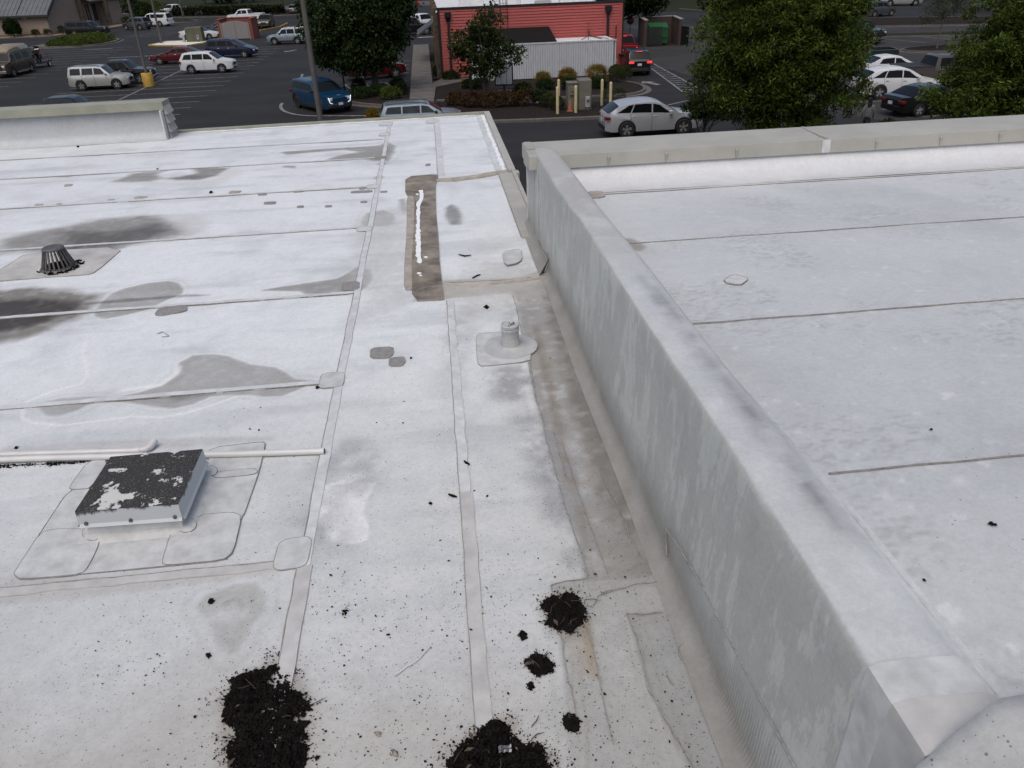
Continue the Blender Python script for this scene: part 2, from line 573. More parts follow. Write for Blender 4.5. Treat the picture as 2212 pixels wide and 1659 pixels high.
    # pale washed rings left by dried puddles
    for pts, wd in (([(690, 540), (665, 620), (690, 730), (700, 810), (650, 880), (500, 915), (350, 965), (220, 1020)], .025),
                    ([(180, 1090), (180, 1150), (250, 1190), (500, 1210), (900, 1160), (1050, 1135), (1300, 1145), (1500, 1110), (1700, 1050), (1900, 980)], .022),
                    ([(1440, 740), (1430, 790), (1300, 880), (1000, 920)], .04)):
        P = lw(K0b, pts)
        d = np.full(n, 9.)
        for i in range(len(P) - 1):
            a, b = np.array(P[i]), np.array(P[i + 1])
            e = b - a
            t = np.clip(((X - a[0]) * e[0] + (Y - a[1]) * e[1]) / (e @ e), 0, 1)
            d = np.minimum(d, np.hypot(X - a[0] - e[0] * t, Y - a[1] - e[1] * t))
        blend(C, np.clip(1 - d / wd, 0, 1), (.74, .75, .76), .8)
    st(K1a, [(100, 1530), (400, 1480), (700, 1440), (800, 1390), (870, 1350), (960, 1370), (985, 1420), (940, 1500), (880, 1540), (800, 1545), (600, 1560), (450, 1555), (400, 1535)], GREYB, .62, .03, .015, 16, .1)
    st(K1a, [(250, 420), (500, 400), (800, 380), (1050, 365), (1100, 340), (1160, 370), (1150, 430), (1100, 490), (1000, 490), (900, 470), (590, 490), (700, 450), (900, 415), (750, 400), (500, 420), (300, 440)], GREYB, .66, .06, .03, 17, .1)
    st(K1a, [(940, 910), (1070, 885), (1150, 920), (1160, 990), (1100, 1015), (1000, 1015), (910, 1015), (900, 980)], GREYB, .48, .03, .015, 18, .1)
    st(K1a, [(1000, 625), (1030, 610), (1080, 618), (1060, 634), (1010, 636)], GREYB, .7, .05, .02, 19)
    st(K1a, [(1010, 512), (1060, 500), (1115, 505), (1080, 520), (1030, 522)], GREYB, .6, .06, .02, 20)
    st(K1a, [(1570, 870), (1620, 840), (1680, 870), (1700, 950), (1690, 1000), (1620, 1005), (1580, 960)], (.12, .115, .11), .66, .05, .03, 21)
    st(K1a, [(1200, 800), (1240, 790), (1270, 870), (1250, 930), (1215, 880)], GREYB, .55, .04, .03, 22)
    st(K1a, [(260, 545), (275, 530), (370, 530), (365, 552)], GREEN, .9, .03, .01, 22)
    st(K0d, [(1600, 350), (1660, 280), (1900, 190), (2050, 190), (2110, 260), (2105, 400), (2000, 520), (1900, 700), (1850, 740), (1760, 660), (1700, 480)], (.30, .30, .28), .48, .03, .015, 23, .06)
    st(Bq, [(-400, 1480), (200, 1560), (520, 1440), (700, 1500), (1000, 1480), (1190, 1500), (1240, 1900), (-400, 1900)], (.37, .36, .33), .55, .3, .2, 24)
    st(Bq, [(-300, 1240), (150, 1250), (600, 1215), (600, 1235), (200, 1290), (-300, 1330)], (.40, .395, .385), .55, .03, .015, 25)
    st(K0c, [(1070, 1030), (1100, 985), (1230, 970), (1280, 1000), (1200, 1060), (1100, 1080)], (.30, .285, .26), .6, .02, .01, 26, .1)
    st(K0b, [(0, 1395), (900, 1330), (2212, 1290), (2212, 1330), (1200, 1400), (600, 1410), (0, 1430)], (.36, .355, .35), .42, .03, .02, 26)
    # gutter line along the wall
    st(Bq, [(960, 605), (1100, 600), (1190, 580), (1200, 640), (1115, 640), (1100, 632), (890, 652), (900, 640)], TAN, .78, .03, .02, 27)
    st(Bq, [(1110, 625), (1140, 760), (1155, 850), (1180, 950), (1210, 1050), (1240, 1150), (1268, 1250), (1500, 1270), (1440, 1170), (1330, 960), (1250, 780), (1190, 600)], (.275, .272, .258), .80, .03, .012, 28, .05, .75)
    st(Bq, [(1175, 640), (1215, 640), (1310, 900), (1385, 1130), (1440, 1250), (1350, 1240), (1270, 1000), (1210, 780)], (.155, .146, .13), .68, .09, .08, 29, 0, .9)
    st(Bq, [(1290, 1150), (1440, 1150), (1500, 1260), (1600, 1480), (1560, 1500), (1470, 1330), (1330, 1300), (1290, 1260)], (.26, .255, .24), .6, .14, .08, 36, 0, .8)
    st(Bq, [(1230, 1480), (1500, 1480), (1700, 1800), (1250, 1800)], (.33, .335, .325), .5, .2, .1, 37, 0, .8)
    st(Bq, [(1040, 560), (1150, 560), (1180, 640), (1000, 690), (985, 640)], (.42, .42, .41), .5, .2, .1, 38, 0, .8)
    st(Bq, [(760, 480), (880, 440), (880, 640), (780, 700)], (.45, .455, .455), .5, .2, .15, 39, 0, .8)
    st(Bq, [(1150, 700), (1165, 700), (1225, 960), (1275, 1180), (1262, 1180), (1205, 960)], (.20, .175, .14), .6, .04, .04, 30, 0, .9)
    st(Bq, [(1190, 1262), (1268, 1250), (1480, 1240), (1560, 1420), (1700, 1700), (1800, 1900), (1245, 1900), (1235, 1659), (1225, 1500), (1212, 1375)], (.34, .348, .34), .75, .02, .008, 31, .08, .5)
    st(Bq, [(1360, 1330), (1460, 1322), (1520, 1480), (1610, 1659), (1720, 1900), (1590, 1900), (1485, 1659), (1400, 1480)], (.285, .297, .295), .75, .012, .006, 32, .15)
    st(Bq, [(1255, 1345), (1275, 1335), (1287, 1440), (1302, 1472), (1272, 1455), (1262, 1400)], (.26, .22, .15), .75, .02, .012, 33)
    st(Bq, [(1235, 1380), (1268, 1370), (1290, 1470), (1240, 1450)], (.34, .31, .26), .5, .04, .03, 34)
    st(Bq, [(700, 1052), (740, 1040), (812, 1044), (790, 1075), (788, 1110), (800, 1135), (792, 1165), (765, 1176), (705, 1165), (700, 1140), (676, 1120)], (.68, .70, .715), .95, .012, .02, 35, 0, .05)
    for (cx, cy, rx, ry) in ((955, 1090, 30, 14), (1010, 1075, 34, 16), (500, 1330, 40, 12), (860, 905, 30, 10)):
        st(Bq, [(cx + rx * math.cos(a), cy + ry * math.sin(a)) for a in np.linspace(0, 6.28, 9)[:-1]], (.58, .59, .6), .5, .05, .04, cx)
    for pts in ([(500, 1470), (600, 1425), (640, 1450), (668, 1500), (672, 1640), (670, 1800), (480, 1800), (480, 1640), (465, 1510)], [(1165, 1310), (1195, 1275), (1235, 1270), (1262, 1310), (1262, 1365), (1225, 1378), (1185, 1355)], [(960, 1630), (1060, 1545), (1110, 1545), (1190, 1620), (1220, 1800), (930, 1800)]):
        st(Bq, pts, (.22, .19, .155), .42, .05, .04, len(pts) + 50, 0, .8)     # silt fringe round the soil
    # speckled grime shoved against the gutter line
    for (cx, cy, rx, ry, k) in ((1110, 830, 55, 45, .55), (1150, 930, 50, 40, .6), (1190, 1000, 50, 50, .55), (1215, 1090, 50, 45, .6), (760, 1010, 70, 60, .4), (700, 1150, 60, 70, .35), (1130, 690, 40, 30, .4), (990, 740, 25, 60, .3), (1240, 1190, 30, 40, .5)):
        P = lw(Bq, [(cx + rx * math.cos(a), cy + ry * math.sin(a)) for a in np.linspace(0, 6.28, 11)[:-1]])
        m = mask(X, Y, P, .14, .1, int(cx))
        C[:, 3] = C[:, 3] + k * m
        blend(C, m * np.clip(fbm(X * 9, Y * 9, 17, 5) * 2.4 - .45, 0, 1), (.27, .28, .295), min(.85, k * 1.5))
    return C

def deck(name, x0, x1, y0, y1, d, zf, colf, parent, matname='membrane'):
    nx, ny = int((x1 - x0) / d) + 1, int((y1 - y0) / d) + 1
    gx, gy = np.meshgrid(np.linspace(x0, x1, nx), np.linspace(y0, y1, ny))
    X, Y = gx.ravel(), gy.ravel()
    Z = zf(X, Y)
    me = np_mesh(name, np.stack([X, Y, Z], 1), grid_faces(nx, ny), True)
    paint(me, colf(X, Y))
    return link_mesh(name, me, matname, parent)

def zlow(X, Y):
    return ZL + (fbm(X * 1.6, Y * 1.6, 60) - .5) * .016 + .004 * np.sin(Y * 7 + X * 5 + 4 * fbm(X * 2, Y * 2, 61)) * np.clip((X + .2), 0, 1) * np.clip(Y - 11, 0, 1) - .012 * np.exp(-((X - .75) ** 2) / .04)

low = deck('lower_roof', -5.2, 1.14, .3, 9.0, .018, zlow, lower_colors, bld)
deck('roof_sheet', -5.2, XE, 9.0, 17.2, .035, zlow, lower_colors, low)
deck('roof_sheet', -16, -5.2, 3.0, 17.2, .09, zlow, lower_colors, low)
RS = random.Random(5)

# lapped seams: a raised strip with a dirt-filled edge
def seam(p0, p1, wd=.085, side=1, lapm='lap', line=.006, n=24, parent=low, zf=None, curve=0):
    pts, ln = [], []
    dx, dy = p1[0] - p0[0], p1[1] - p0[1]
    L = math.hypot(dx, dy)
    nx, ny = -dy / L * side, dx / L * side
    for i in range(n + 1):
        t = i / n
        j = RS.uniform(-.004, .004)
        px, py = p0[0] + dx * t + nx * j, p0[1] + dy * t + ny * j
        ln.append((px, py))
        pts.append((px + nx * wd / 2, py + ny * wd / 2))
    z = ZL + .004
    if wd:
        mb = MB().strip(pts, wd, z - .004, z + .004, 0, .006, RS)
        if zf:
            mb.v = [(a, b, zf(b) + (c - ZL)) for a, b, c in mb.v]
        mb.obj('membrane_seam', lapm, parent)
    mb = MB().strip(ln, [line * RS.uniform(.55, 1.3) for _ in ln], z - .003, z + .0055)
    if zf:
        mb.v = [(a, b, zf(b) + (c - ZL)) for a, b, c in mb.v]
    mb.obj('seam_edge', 'dirt_line', parent)

for y in (3.46, 5.55, 7.45, 9.65, 11.65, 13.55, 15.1):
    far = y > 9
    seam((-.95, y), (-15.5 if far else -5.1, y - .02), .065, 1 if y < 4 else -1, 'lap_dirty' if y < 4 else 'lap', .006 if y < 9 else .012, 40)
seam((-.97, .6), (-.966, 3.4), .085, -1, 'lap_dirty', .006, 24)
seam((-.966, 3.4), (-.92, 16.9), .07, -1, 'lap', .006, 60)
seam((-.03, .6), (-.02, 3.95), .08, -1, 'lap_dirty', .006, 24)
seam((-.02, 3.95), (-.005, 7.1), .07, -1, 'lap', .006, 30)
seam((.01, 12.1), (.03, 17.0), .11, -1, 'lap', .010, 30)

def flat(fn, pts, matn, h=.006, z=ZL, name='membrane_patch', parent=low, plane=lw, edge=True, base=.004):
    P = plane(fn, pts)
    Q = []
    for i in range(len(P)):                      # ease the corners a little
        a, b, c = P[i - 1], P[i], P[(i + 1) % len(P)]
        Q += [(b[0] * .82 + a[0] * .18, b[1] * .82 + a[1] * .18), (b[0] * .82 + c[0] * .18, b[1] * .82 + c[1] * .18)]
    o = MB().prism(Q, z - .004, z + base + h, 0, .006).obj(name, matn, parent)
    if edge:
        n = len(Q)
        mb = MB().strip(Q + [Q[0]], [.004 * RS.uniform(.3, 1.3) for _ in range(n + 1)], z, z + base + h + .0015)
        mb.obj('patch_edge', 'dirt_line', parent)
    return o

for fn, pts, m in (
        (K1a, [(945, 685), (1045, 683), (1035, 715), (935, 720)], 'patch_white'),
        (K1a, [(865, 1022), (980, 1018), (975, 1060), (855, 1063)], 'patch_white'),
        (K1a, [(740, 1470), (885, 1465), (880, 1530), (735, 1538)], 'patch_grey'),
        (K1a, [(1040, 270), (1118, 266), (1112, 290), (1036, 293)], 'patch_white'),
        (K1a, [(1005, 458), (1095, 452), (1090, 476), (1000, 480)], 'patch_grey'),
        (K1a, [(1040, 185), (1150, 180), (1140, 208), (1036, 210)], 'patch_white'),
        (K1a, [(1420, 165), (1505, 163), (1500, 188), (1415, 190)], 'patch_white'),
        (K1b, [(572, 812), (630, 795), (740, 788), (765, 798), (752, 890), (715, 908), (580, 918), (553, 905)], 'patch_clear'),
        (K1c, [(230, 965), (300, 925), (460, 905), (502, 935), (465, 1120), (410, 1155), (230, 1180), (183, 1150)], 'patch_clear'),
        (K1b, [(970, 595), (1155, 582), (1155, 640), (1120, 675), (965, 678)], 'patch_grey'),
        (K1b, [(1122, 675), (1240, 662), (1253, 700), (1225, 740), (1115, 740)], 'patch_grey'),
        (K0b, [(1245, 325), (1270, 285), (1310, 270), (1450, 250), (1500, 250), (1503, 285), (1470, 300), (1290, 332)], 'patch_grey'),
        (K0a, [(240, 1225), (1010, 1183), (770, 1390), (700, 1412), (-150, 1472), (-60, 1410)], 'sump'),
        (K2a, [(220, 1225), (370, 1200), (380, 1290), (330, 1320), (240, 1335)], 'patch_clear'),
        (K2b, [(8, 505), (40, 475), (290, 460), (450, 640), (445, 700), (60, 745), (18, 715)], 'patch_clear')):
    flat(fn, pts, m)
# scraps of seam tape
for (x, y, wd, h) in ((876, 697, 60, 26), (808, 735, 180, 18), (345, 728, 92, 18), (60, 754, 80, 18), (108, 822, 105, 22), (375, 853, 60, 16), (602, 850, 58, 14), (886, 815, 58, 15), (1408, 515, 48, 20), (1045, 735, 62, 12)):
    flat(K1a, [(x, y + h), (x + h * .3, y), (x + wd, y - wd * .05), (x + wd - h * .3, y + h - wd * .05)], 'patch_grey', .003, edge=False, name='tape_scrap')
for (x, y, wd, h) in ((510, 678, 80, 22), (270, 838, 85, 24), (1068, 778, 130, 20), (1832, 732, 118, 24), (860, 800, 70, 10), (450, 834, 52, 12)):
    flat(K0a, [(x, y + h), (x + wd * .2, y), (x + wd, y), (x + wd * .8, y + h * .7)], 'repair_tan', .003, edge=False, name='tape_scrap')

# long tar repair with a bead of white sealant
flat(K1a, [(1262, 770), (1325, 765), (1315, 1300), (1310, 1535), (1240, 1532), (1243, 1300), (1262, 1050)], 'repair_tan', .004, name='repair_strip')
flat(K1a, [(1250, 622), (1510, 600), (1515, 640), (1492, 690), (1497, 900), (1518, 1150), (1525, 1300), (1560, 1600), (1560, 1612), (1305, 1625), (1302, 1300), (1320, 1000), (1325, 772), (1250, 772)], 'repair_brown', .008, name='repair_strip')
P = lw(K1a, [(1370, 735), (1385, 765), (1383, 800), (1360, 840), (1358, 900), (1352, 960), (1350, 1020), (1355, 1080), (1352, 1140), (1360, 1190), (1355, 1250), (1362, 1300), (1366, 1325)])
Q = []
for i in range(len(P) - 1):
    for k in range(4):
        t = k / 4
        Q.append((P[i][0] * (1 - t) + P[i + 1][0] * t + RS.uniform(-.008, .008), P[i][1] * (1 - t) + P[i + 1][1] * t))
MB().strip(Q, [.05 * RS.uniform(.75, 1.3) for _ in Q], ZL + .004, ZL + .021, 0, .006, RS).obj('sealant_bead', 'sealant', low)
for c, r in (((1348, 766), 14), ((1415, 1273), 18), ((1362, 1403), 20), ((1375, 1420), 14), ((1366, 1312), 24)):
    flat(K1a, [(c[0] + r * math.cos(a) * RS.uniform(.7, 1.2), c[1] + r * .4 * math.sin(a) * RS.uniform(.7, 1.2)) for a in np.linspace(0, 6.28, 9)[:-1]], 'sealant', .012, name='sealant_blob', edge=False)

# covered hump and dirty ridge across the corner bay
hp = [at(*K1a(p), ZL + .03) for p in [(1500, 640), (1650, 632), (1800, 610), (1950, 585), (2060, 562)]]
mb = MB()
mb.tube([(x, y, ZL - .008) for x, y in hp], [.05, .055, .05, .055, .045], 10)
mb.obj('membrane_fold', 'repair_tan', low, True)
hp = [at(*Bq(p), ZL + .01) for p in [(965, 612), (1020, 618), (1100, 606), (1165, 600), (1190, 596)]]
mb = MB()
mb.tube([(x, y, ZL - .012) for x, y in hp], [.03, .03, .035, .03, .03], 8)
mb.obj('membrane_fold', 'lap_tan', low, True)

# cracked coating edges and hairlines along the gutter
def hair(pts, w=.005, fn=Bq, jit=.004, matn='hairline', name='coating_edge'):
    P = lw(fn, pts)
    Q = []
    for i in range(len(P) - 1):
        n_ = max(2, int(math.dist(P[i], P[i + 1]) / .035))
        for k_ in range(n_):
            t = k_ / n_
            Q.append((P[i][0] + (P[i + 1][0] - P[i][0]) * t + RS.uniform(-jit, jit), P[i][1] + (P[i + 1][1] - P[i][1]) * t + RS.uniform(-jit, jit)))
    Q.append(P[-1])
    MB().strip(Q, [w * .55 * RS.uniform(.1, 1.3) for _ in Q], ZL + .001, ZL + .0095).obj(name, matn, low)
hair([(1108, 640), (1116, 665), (1122, 700), (1132, 735), (1142, 770), (1152, 820), (1157, 860), (1172, 905), (1180, 950), (1195, 1000), (1205, 1040), (1222, 1100), (1236, 1140), (1258, 1200), (1266, 1240), (1270, 1250)], .006)
hair([(1270, 1250), (1240, 1254), (1210, 1260), (1190, 1266), (1192, 1280)], .005)
hair([(1212, 1372), (1215, 1400), (1222, 1440), (1226, 1475), (1235, 1482), (1240, 1520), (1246, 1560)], .006)
hair([(1258, 1335), (1275, 1380), (1290, 1440), (1300, 1500), (1312, 1560), (1325, 1610)], .005, jit=.002)
hair([(1352, 1330), (1375, 1328), (1400, 1326), (1430, 1324)], .006, jit=.008)
hair([(1354, 1330), (1375, 1375), (1390, 1430), (1402, 1490), (1430, 1540), (1465, 1600), (1500, 1659), (1530, 1710)], .009)
hair([(1460, 1330), (1480, 1370), (1487, 1400), (1500, 1440), (1528, 1490), (1560, 1560), (1600, 1640), (1640, 1720)], .005, jit=.007)
hair([(1295, 1008), (1302, 1030), (1315, 1060), (1330, 1085), (1345, 1120), (1360, 1160), (1382, 1200)], .006, jit=.006)
hair([(1215, 960), (1240, 1040), (1265, 1110), (1290, 1180), (1312, 1240)], .0035, jit=.002)
hair([(1300, 1285), (1330, 1275), (1380, 1262), (1420, 1258)], .0035, jit=.005)
hair([(1283, 1310), (1290, 1290), (1310, 1278), (1345, 1272)], .0035, jit=.003)
hair([(1140, 780), (1150, 830), (1160, 870)], .012, jit=.004)
hair([(1195, 930), (1210, 985), (1222, 1030)], .009, jit=.004)
hair([(1478, 1392), (1466, 1400), (1464, 1416), (1475, 1430), (1492, 1436)], .003, jit=.001)
hair([(340, 722), (352, 718), (366, 727), (350, 729)], .004, jit=.001, fn=Bq)
hair([(850, 1462), (880, 1440), (905, 1425), (930, 1398)], .012, jit=.006, matn='lap')
hair([(1148, 600), (1120, 604), (1060, 607), (1000, 610), (965, 612)], .005, jit=.006)
hair([(1440, 1460), (1446, 1472), (1456, 1482), (1444, 1468)], .003, jit=.001)

# right-hand edge metal of the lower roof
x0 = XE - .24
mb = MB().box(x0, XE - .03, 8.85, 12.0, ZL - .02, ZL + .012)
mb.obj('edge_flashing', 'beige_metal', low)
MB().box(XE - .03, XE + .02, 8.8, 12.0, ZL - .16, ZL + .045).obj('edge_flashing', 'beige_metal', low)
MB().strip([(x0 - .005, 8.9), (x0 - .005, 12.0)], .012, ZL, ZL + .014).obj('seam_edge', 'dirt_line', low)
MB().box(XE - .27, XE - .09, 12.05, 17.0, ZL - .02, ZL + .012).obj('edge_flashing', 'lap', low)
_ys = [12.1 + i * .14 for i in range(36)]
MB().strip([(XE - .14 + RS.uniform(-.01, .01), y) for y in _ys], [RS.uniform(.03, .075) for _ in _ys], ZL + .006, ZL + .017, 0, .01, RS).obj('sealant_bead', 'sealant', low)
MB().box(XE - .085, XE + .03, 12.02, 17.25, ZL - .2, ZL + .05).obj('edge_coping', 'beige_metal', low)
MB().box(XE - .02, XE + .07, 11.85, 12.02, ZL - .22, ZL + .04).obj('edge_coping', 'beige_metal', low)
# front gravel stop (slightly skew, as the building is)
mb = MB().prism([(-5.3, 16.85), (XE - .09, 17.12), (XE - .09, 17.26), (-5.3, 16.99)], ZL - .18, ZL + .05)
mb.obj('edge_coping', 'coping_olive', low)
mb = MB().prism([(-5.05, 16.72), (XE - .28, 16.97), (XE - .28, 17.13), (-5.05, 16.87)], ZL - .02, ZL + .01)
mb.obj('edge_flashing', 'lap', low)
_xs = [-5.0 + i * .16 for i in range(37)]
MB().strip([(x, 16.83 + (x + 5) * .04 + RS.uniform(-.02, .02)) for x in _xs], [RS.uniform(.015, .06) for _ in _xs], ZL + .006, ZL + .016, 0, .012, RS).obj('sealant_bead', 'sealant', low)

# front-left parapet of the lower roof
def pal(X, Y, Z):
    C = np.ones((len(X), 4))
    C[:, :3] = (.45, .48, .51)
    g = np.clip((Z - ZL - .1) / .35, 0, 1)
    blend(C, g * (.3 + .9 * fbm(X * 1.4, Z * 3, 71)), (.25, .255, .25), .85)
    C[:, 3] = .15
    return C
pr = [(16.16, ZL + .005), (16.28, ZL + .02), (16.36, ZL + .07), (16.4, ZL + .16), (16.42, ZL + .56), (16.72, ZL + .57), (16.72, ZL - .3)]
xs = np.linspace(-16, -5.27, 160)
V = np.array([(x, y + (x + 5) * .03, z) for (y, z) in pr for x in xs])
me = np_mesh('parapet', V, grid_faces(len(xs), len(pr)), True)
me.set_sharp_from_angle(angle=math.radians(50))
paint(me, pal(V[:, 0], V[:, 1], V[:, 2]))
par = link_mesh('parapet', me, 'membrane', bld)
MB().box(-5.28, -5.25, 16.2, 16.7, ZL - .3, ZL + .55).obj('end_board', 'lap', par)
def skewbox(x0, x1, y0, y1, z0, z1):
    m = MB().box(x0, x1, y0, y1, z0, z1)
    m.v = [(a, b + (a + 5) * .03, c) for a, b, c in m.v]
    return m
skewbox(-16, -9.2, 16.33, 16.79, ZL + .55, ZL + .70).obj('coping', 'coping_olive', par)
skewbox(-9.19, -5.22, 16.33, 16.79, ZL + .55, ZL + .70).obj('coping', 'coping_olive', par)
for i in range(4):
    z = ZL + .46 - i * .17
    m = MB().add([(-5.23, 16.36, z + .18), (-5.23, 16.78, z + .18), (-5.17, 16.36, z), (-5.17, 16.78, z), (-5.24, 16.36, z), (-5.24, 16.78, z)], [(0, 2, 3, 1), (0, 4, 2), (1, 3, 5), (2, 4, 5, 3), (0, 1, 5, 4)])
    m.obj('siding_board', 'beige_metal', par)

# ---------------------------------------------------------------- dividing wall
def ztop(y):
    return 6.125 + .022 * (9.5 - y)
prof = []
ys = np.linspace(.6, 9.42, 300)
def wall_prof(y):
    t, r = ztop(y), zr_right(y)
    return [(1.00, ZL + .003), (1.05, ZL + .012), (1.085, ZL + .04), (1.102, ZL + .09), (1.107, ZL + .18), (1.115, ZL + .35), (1.125, ZL + .5), (1.135, ZL + .62), (1.142, t - .12), (1.147, t - .035), (1.152, t - .014), (1.163, t - .003), (1.20, t), (1.25, t + .001), (1.30, t), (1.35, t - .002), (1.395, t - .006), (1.425, t - .02 - .1 * max(0, t - r - .05)), (1.445, (t - .03) * .5 + r * .5), (1.475, r + .002)]
rows = [wall_prof(y) for y in ys]
npf = len(rows[0])
V = np.array([(rows[i][k][0] + .006 * math.sin(ys[i] * 2.1 + k * .2), ys[i], rows[i][k][1]) for i in range(len(ys)) for k in range(npf)])
_kk = np.tile(np.arange(npf), len(ys))
V[:, 0] += ((_kk > 3) & (_kk < 11)) * (fbm(V[:, 1] * 2.6, V[:, 2] * 3.5, 84) - .5) * .03
V[:, 2] += ((_kk > 10) & (_kk < 17)) * (fbm(V[:, 1] * 3.2, V[:, 0] * 8, 85) - .5) * .014
me = np_mesh('dividing_wall', V, grid_faces(npf, len(ys)), True)
kk = np.tile(np.arange(npf), len(ys))
X, Y, Z = V[:, 0], V[:, 1], V[:, 2]
C = np.ones((len(X), 4))
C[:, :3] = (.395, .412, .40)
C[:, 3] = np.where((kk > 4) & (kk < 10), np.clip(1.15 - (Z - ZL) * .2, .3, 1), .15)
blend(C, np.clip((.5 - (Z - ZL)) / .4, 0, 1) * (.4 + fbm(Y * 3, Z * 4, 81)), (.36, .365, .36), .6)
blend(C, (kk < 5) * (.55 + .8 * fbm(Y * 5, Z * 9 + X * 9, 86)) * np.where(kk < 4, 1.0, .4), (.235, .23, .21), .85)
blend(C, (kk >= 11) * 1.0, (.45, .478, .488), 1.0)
bandc = 1.33 + .05 * (4 - np.clip(Y, 1, 6)) / 3
blend(C, (kk >= 11) * np.clip(1 - np.abs(X - bandc) / .075, 0, 1) * np.clip((Y - 1.9) / .25, 0, 1) * np.clip((4.9 - Y) / .6, 0, 1) * np.clip(fbm(X * 14, Y * 7, 82, 5) * 2.6 - .45, 0, 1), (.20, .205, .215), .9)
blend(C, (kk >= 11) * np.clip((Y - 4.6) / 2, 0, 1), (.37, .37, .36), .75)
blend(C, (kk >= 11) * np.clip((fbm(X * 6, Y * 4, 83) - .55) * 4, 0, 1), (.60, .61, .63), .4)
paint(me, C)
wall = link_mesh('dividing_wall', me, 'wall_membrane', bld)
# ragged edge of the coating low on the wall, and the darker corner lap
def wall_ribbon(pts, wd, matn, name):
    W = [on_x(*Bq(p), 1.105) for p in pts]
    n = len(W)
    vs, fs = [], []
    for i, (y, z) in enumerate(W):
        a, b = W[max(0, i - 1)], W[min(n - 1, i + 1)]
        dy, dz = b[0] - a[0], b[1] - a[1]
        L = math.hypot(dy, dz) or 1
        for s in (-.5, .5):
            yy, zz = y - dz / L * wd * s, z + dy / L * wd * s
            h = max(0, zz - ZL)
            xx = np.interp(h, [0, .012, .04, .09, .18, .35, .62, 1.0], [1.0, 1.05, 1.085, 1.102, 1.107, 1.115, 1.135, 1.145]) - .012
            vs.append((xx, yy, zz))
    for i in range(n - 1):
        fs.append((2 * i, 2 * i + 1, 2 * i + 3, 2 * i + 2))
    o = MB().add(vs, fs).obj(name, matn, wall)
    sm = o.modifiers.new('thick', 'SOLIDIFY')
    sm.thickness = .006
    sm.offset = 0
    return o
edge = [(1191, 615), (1200, 650), (1212, 690), (1225, 715), (1233, 745), (1250, 785), (1262, 810), (1275, 840), (1290, 880), (1305, 900)]
wall_ribbon(edge, .010, 'dirt_line', 'coating_edge')
wall_ribbon([(1183, 548), (1186, 560), (1186, 590), (1182, 606)], .05, 'repair_brown', 'tar_smear')
wall_ribbon([(1165, 520), (1172, 535), (1184, 552)], .012, 'dirt_line', 'coating_edge')
wall_ribbon([(1157, 345), (1159, 400), (1163, 470), (1167, 530)], .006, 'hairline', 'lap_edge')
wall_ribbon([(1149, 340), (1151, 400), (1155, 500)], .006, 'hairline', 'lap_edge')
wall_ribbon([(1440, 1142), (1441, 1160), (1446, 1200)], .012, 'dirt_line', 'lap_edge')
wall_ribbon([(1442, 1143), (1470, 1185), (1520, 1270), (1580, 1390), (1650, 1530), (1715, 1659)], .006, 'hairline', 'lap_edge')
MB().box(1.10, 1.46, 9.42, 9.46, 0.05, ztop(9.42) - .03).obj('wall_end', 'lap', wall)
MB().box(1.072, 1.16, 9.1, 9.47, 5.9, ztop(9.3) + .02).obj('corner_flashing', 'coping_metal', wall)
for (a, b) in ((2.02, .018), (1.43, .02)):
    pass
# lap pieces across the wall near the cross wall
for y, m in ((1.43, 'patch_clear'), (1.30, 'lap_dirty')):
    r = wall_prof(y)
    vs = []
    for k in range(3, npf - 1):
        for yy in (y, y - .16):
            vs.append((r[k][0] - (.014 if k < 11 else 0) + (.004 if k > 16 else 0), yy, r[k][1] + (.012 if k >= 10 else 0)))
    n = len(vs) // 2
    MB().add(vs, [(2 * i, 2 * i + 1, 2 * i + 3, 2 * i + 2) for i in range(n - 1)]).obj('membrane_lap', m, wall, True)

# ---------------------------------------------------------------- higher roof on the right
def up_colors(X, Y):
    n = len(X)
    C = np.ones((n, 4))
    C[:, :3] = np.array([.45, .478, .488]) + np.clip((Y - 2.5) / 5.5, 0, 1)[:, None] * np.array([.07, .07, .07])
    C[:, 3] = .03 + .05 * np.clip((fbm(X * 1.1, Y * 1.1, 90) - .45) * 4, 0, 1)
    blend(C, np.clip((fbm(X * .9 + Y * .3, Y * .6, 91) - .45) * 3, 0, 1), (.375, .392, .402), .5)
    sc = np.clip((fbm(X * 1.5 + 9, Y * 1.5, 92) - .46) * 6, 0, 1) * np.clip((fbm(X * 24, Y * 60, 93, 4) - .55) * 9, 0, 1)
    blend(C, sc, (.22, .225, .235), .36)
    blend(C, np.clip((fbm(X * 13, Y * 13, 94, 3) - .745) * 14, 0, 1), (.60, .62, .63), .6)
    blend(C, np.clip((Y - 7.6) / .5, 0, 1), (.58, .60, .62), .5)
    for fn, pts, col, k in ((K2a, [(1190, 1110), (1260, 1115), (1330, 1150), (1380, 1185), (1330, 1215), (1250, 1205), (1150, 1160)], (.24, .21, .18), .75),
                            (K3c, [(1650, 430), (1720, 435), (1730, 465), (1690, 470)], (.62, .63, .64), .8)):
        blend(C, mask(X, Y, rw(fn, pts), .03, .02, 95), col, k)
    m = np.clip(1 - np.abs(Y - 8.25 - .05 * fbm(X, Y, 3)) / .16, 0, 1)
    blend(C, m, (.50, .50, .47), .5)
    return C
up = deck('upper_roof', 1.455, 5.4, .3, 8.6, .022, lambda X, Y: zr_right(Y) + (fbm(X * 1.2, Y * 1.2, 97) - .5) * .012, up_colors, bld)
deck('roof_sheet', 5.4, 13, 1.5, 8.6, .06, lambda X, Y: zr_right(Y) + (fbm(X * 1.2, Y * 1.2, 97) - .5) * .012, up_colors, up)
for y in (2.41, 4.17, 6.11, 8.17):
    seam((1.5, y), (12.9, y + .03), 0, 1, 'lap', (.0045 if y < 7 else .007), 60, up, zr_right)
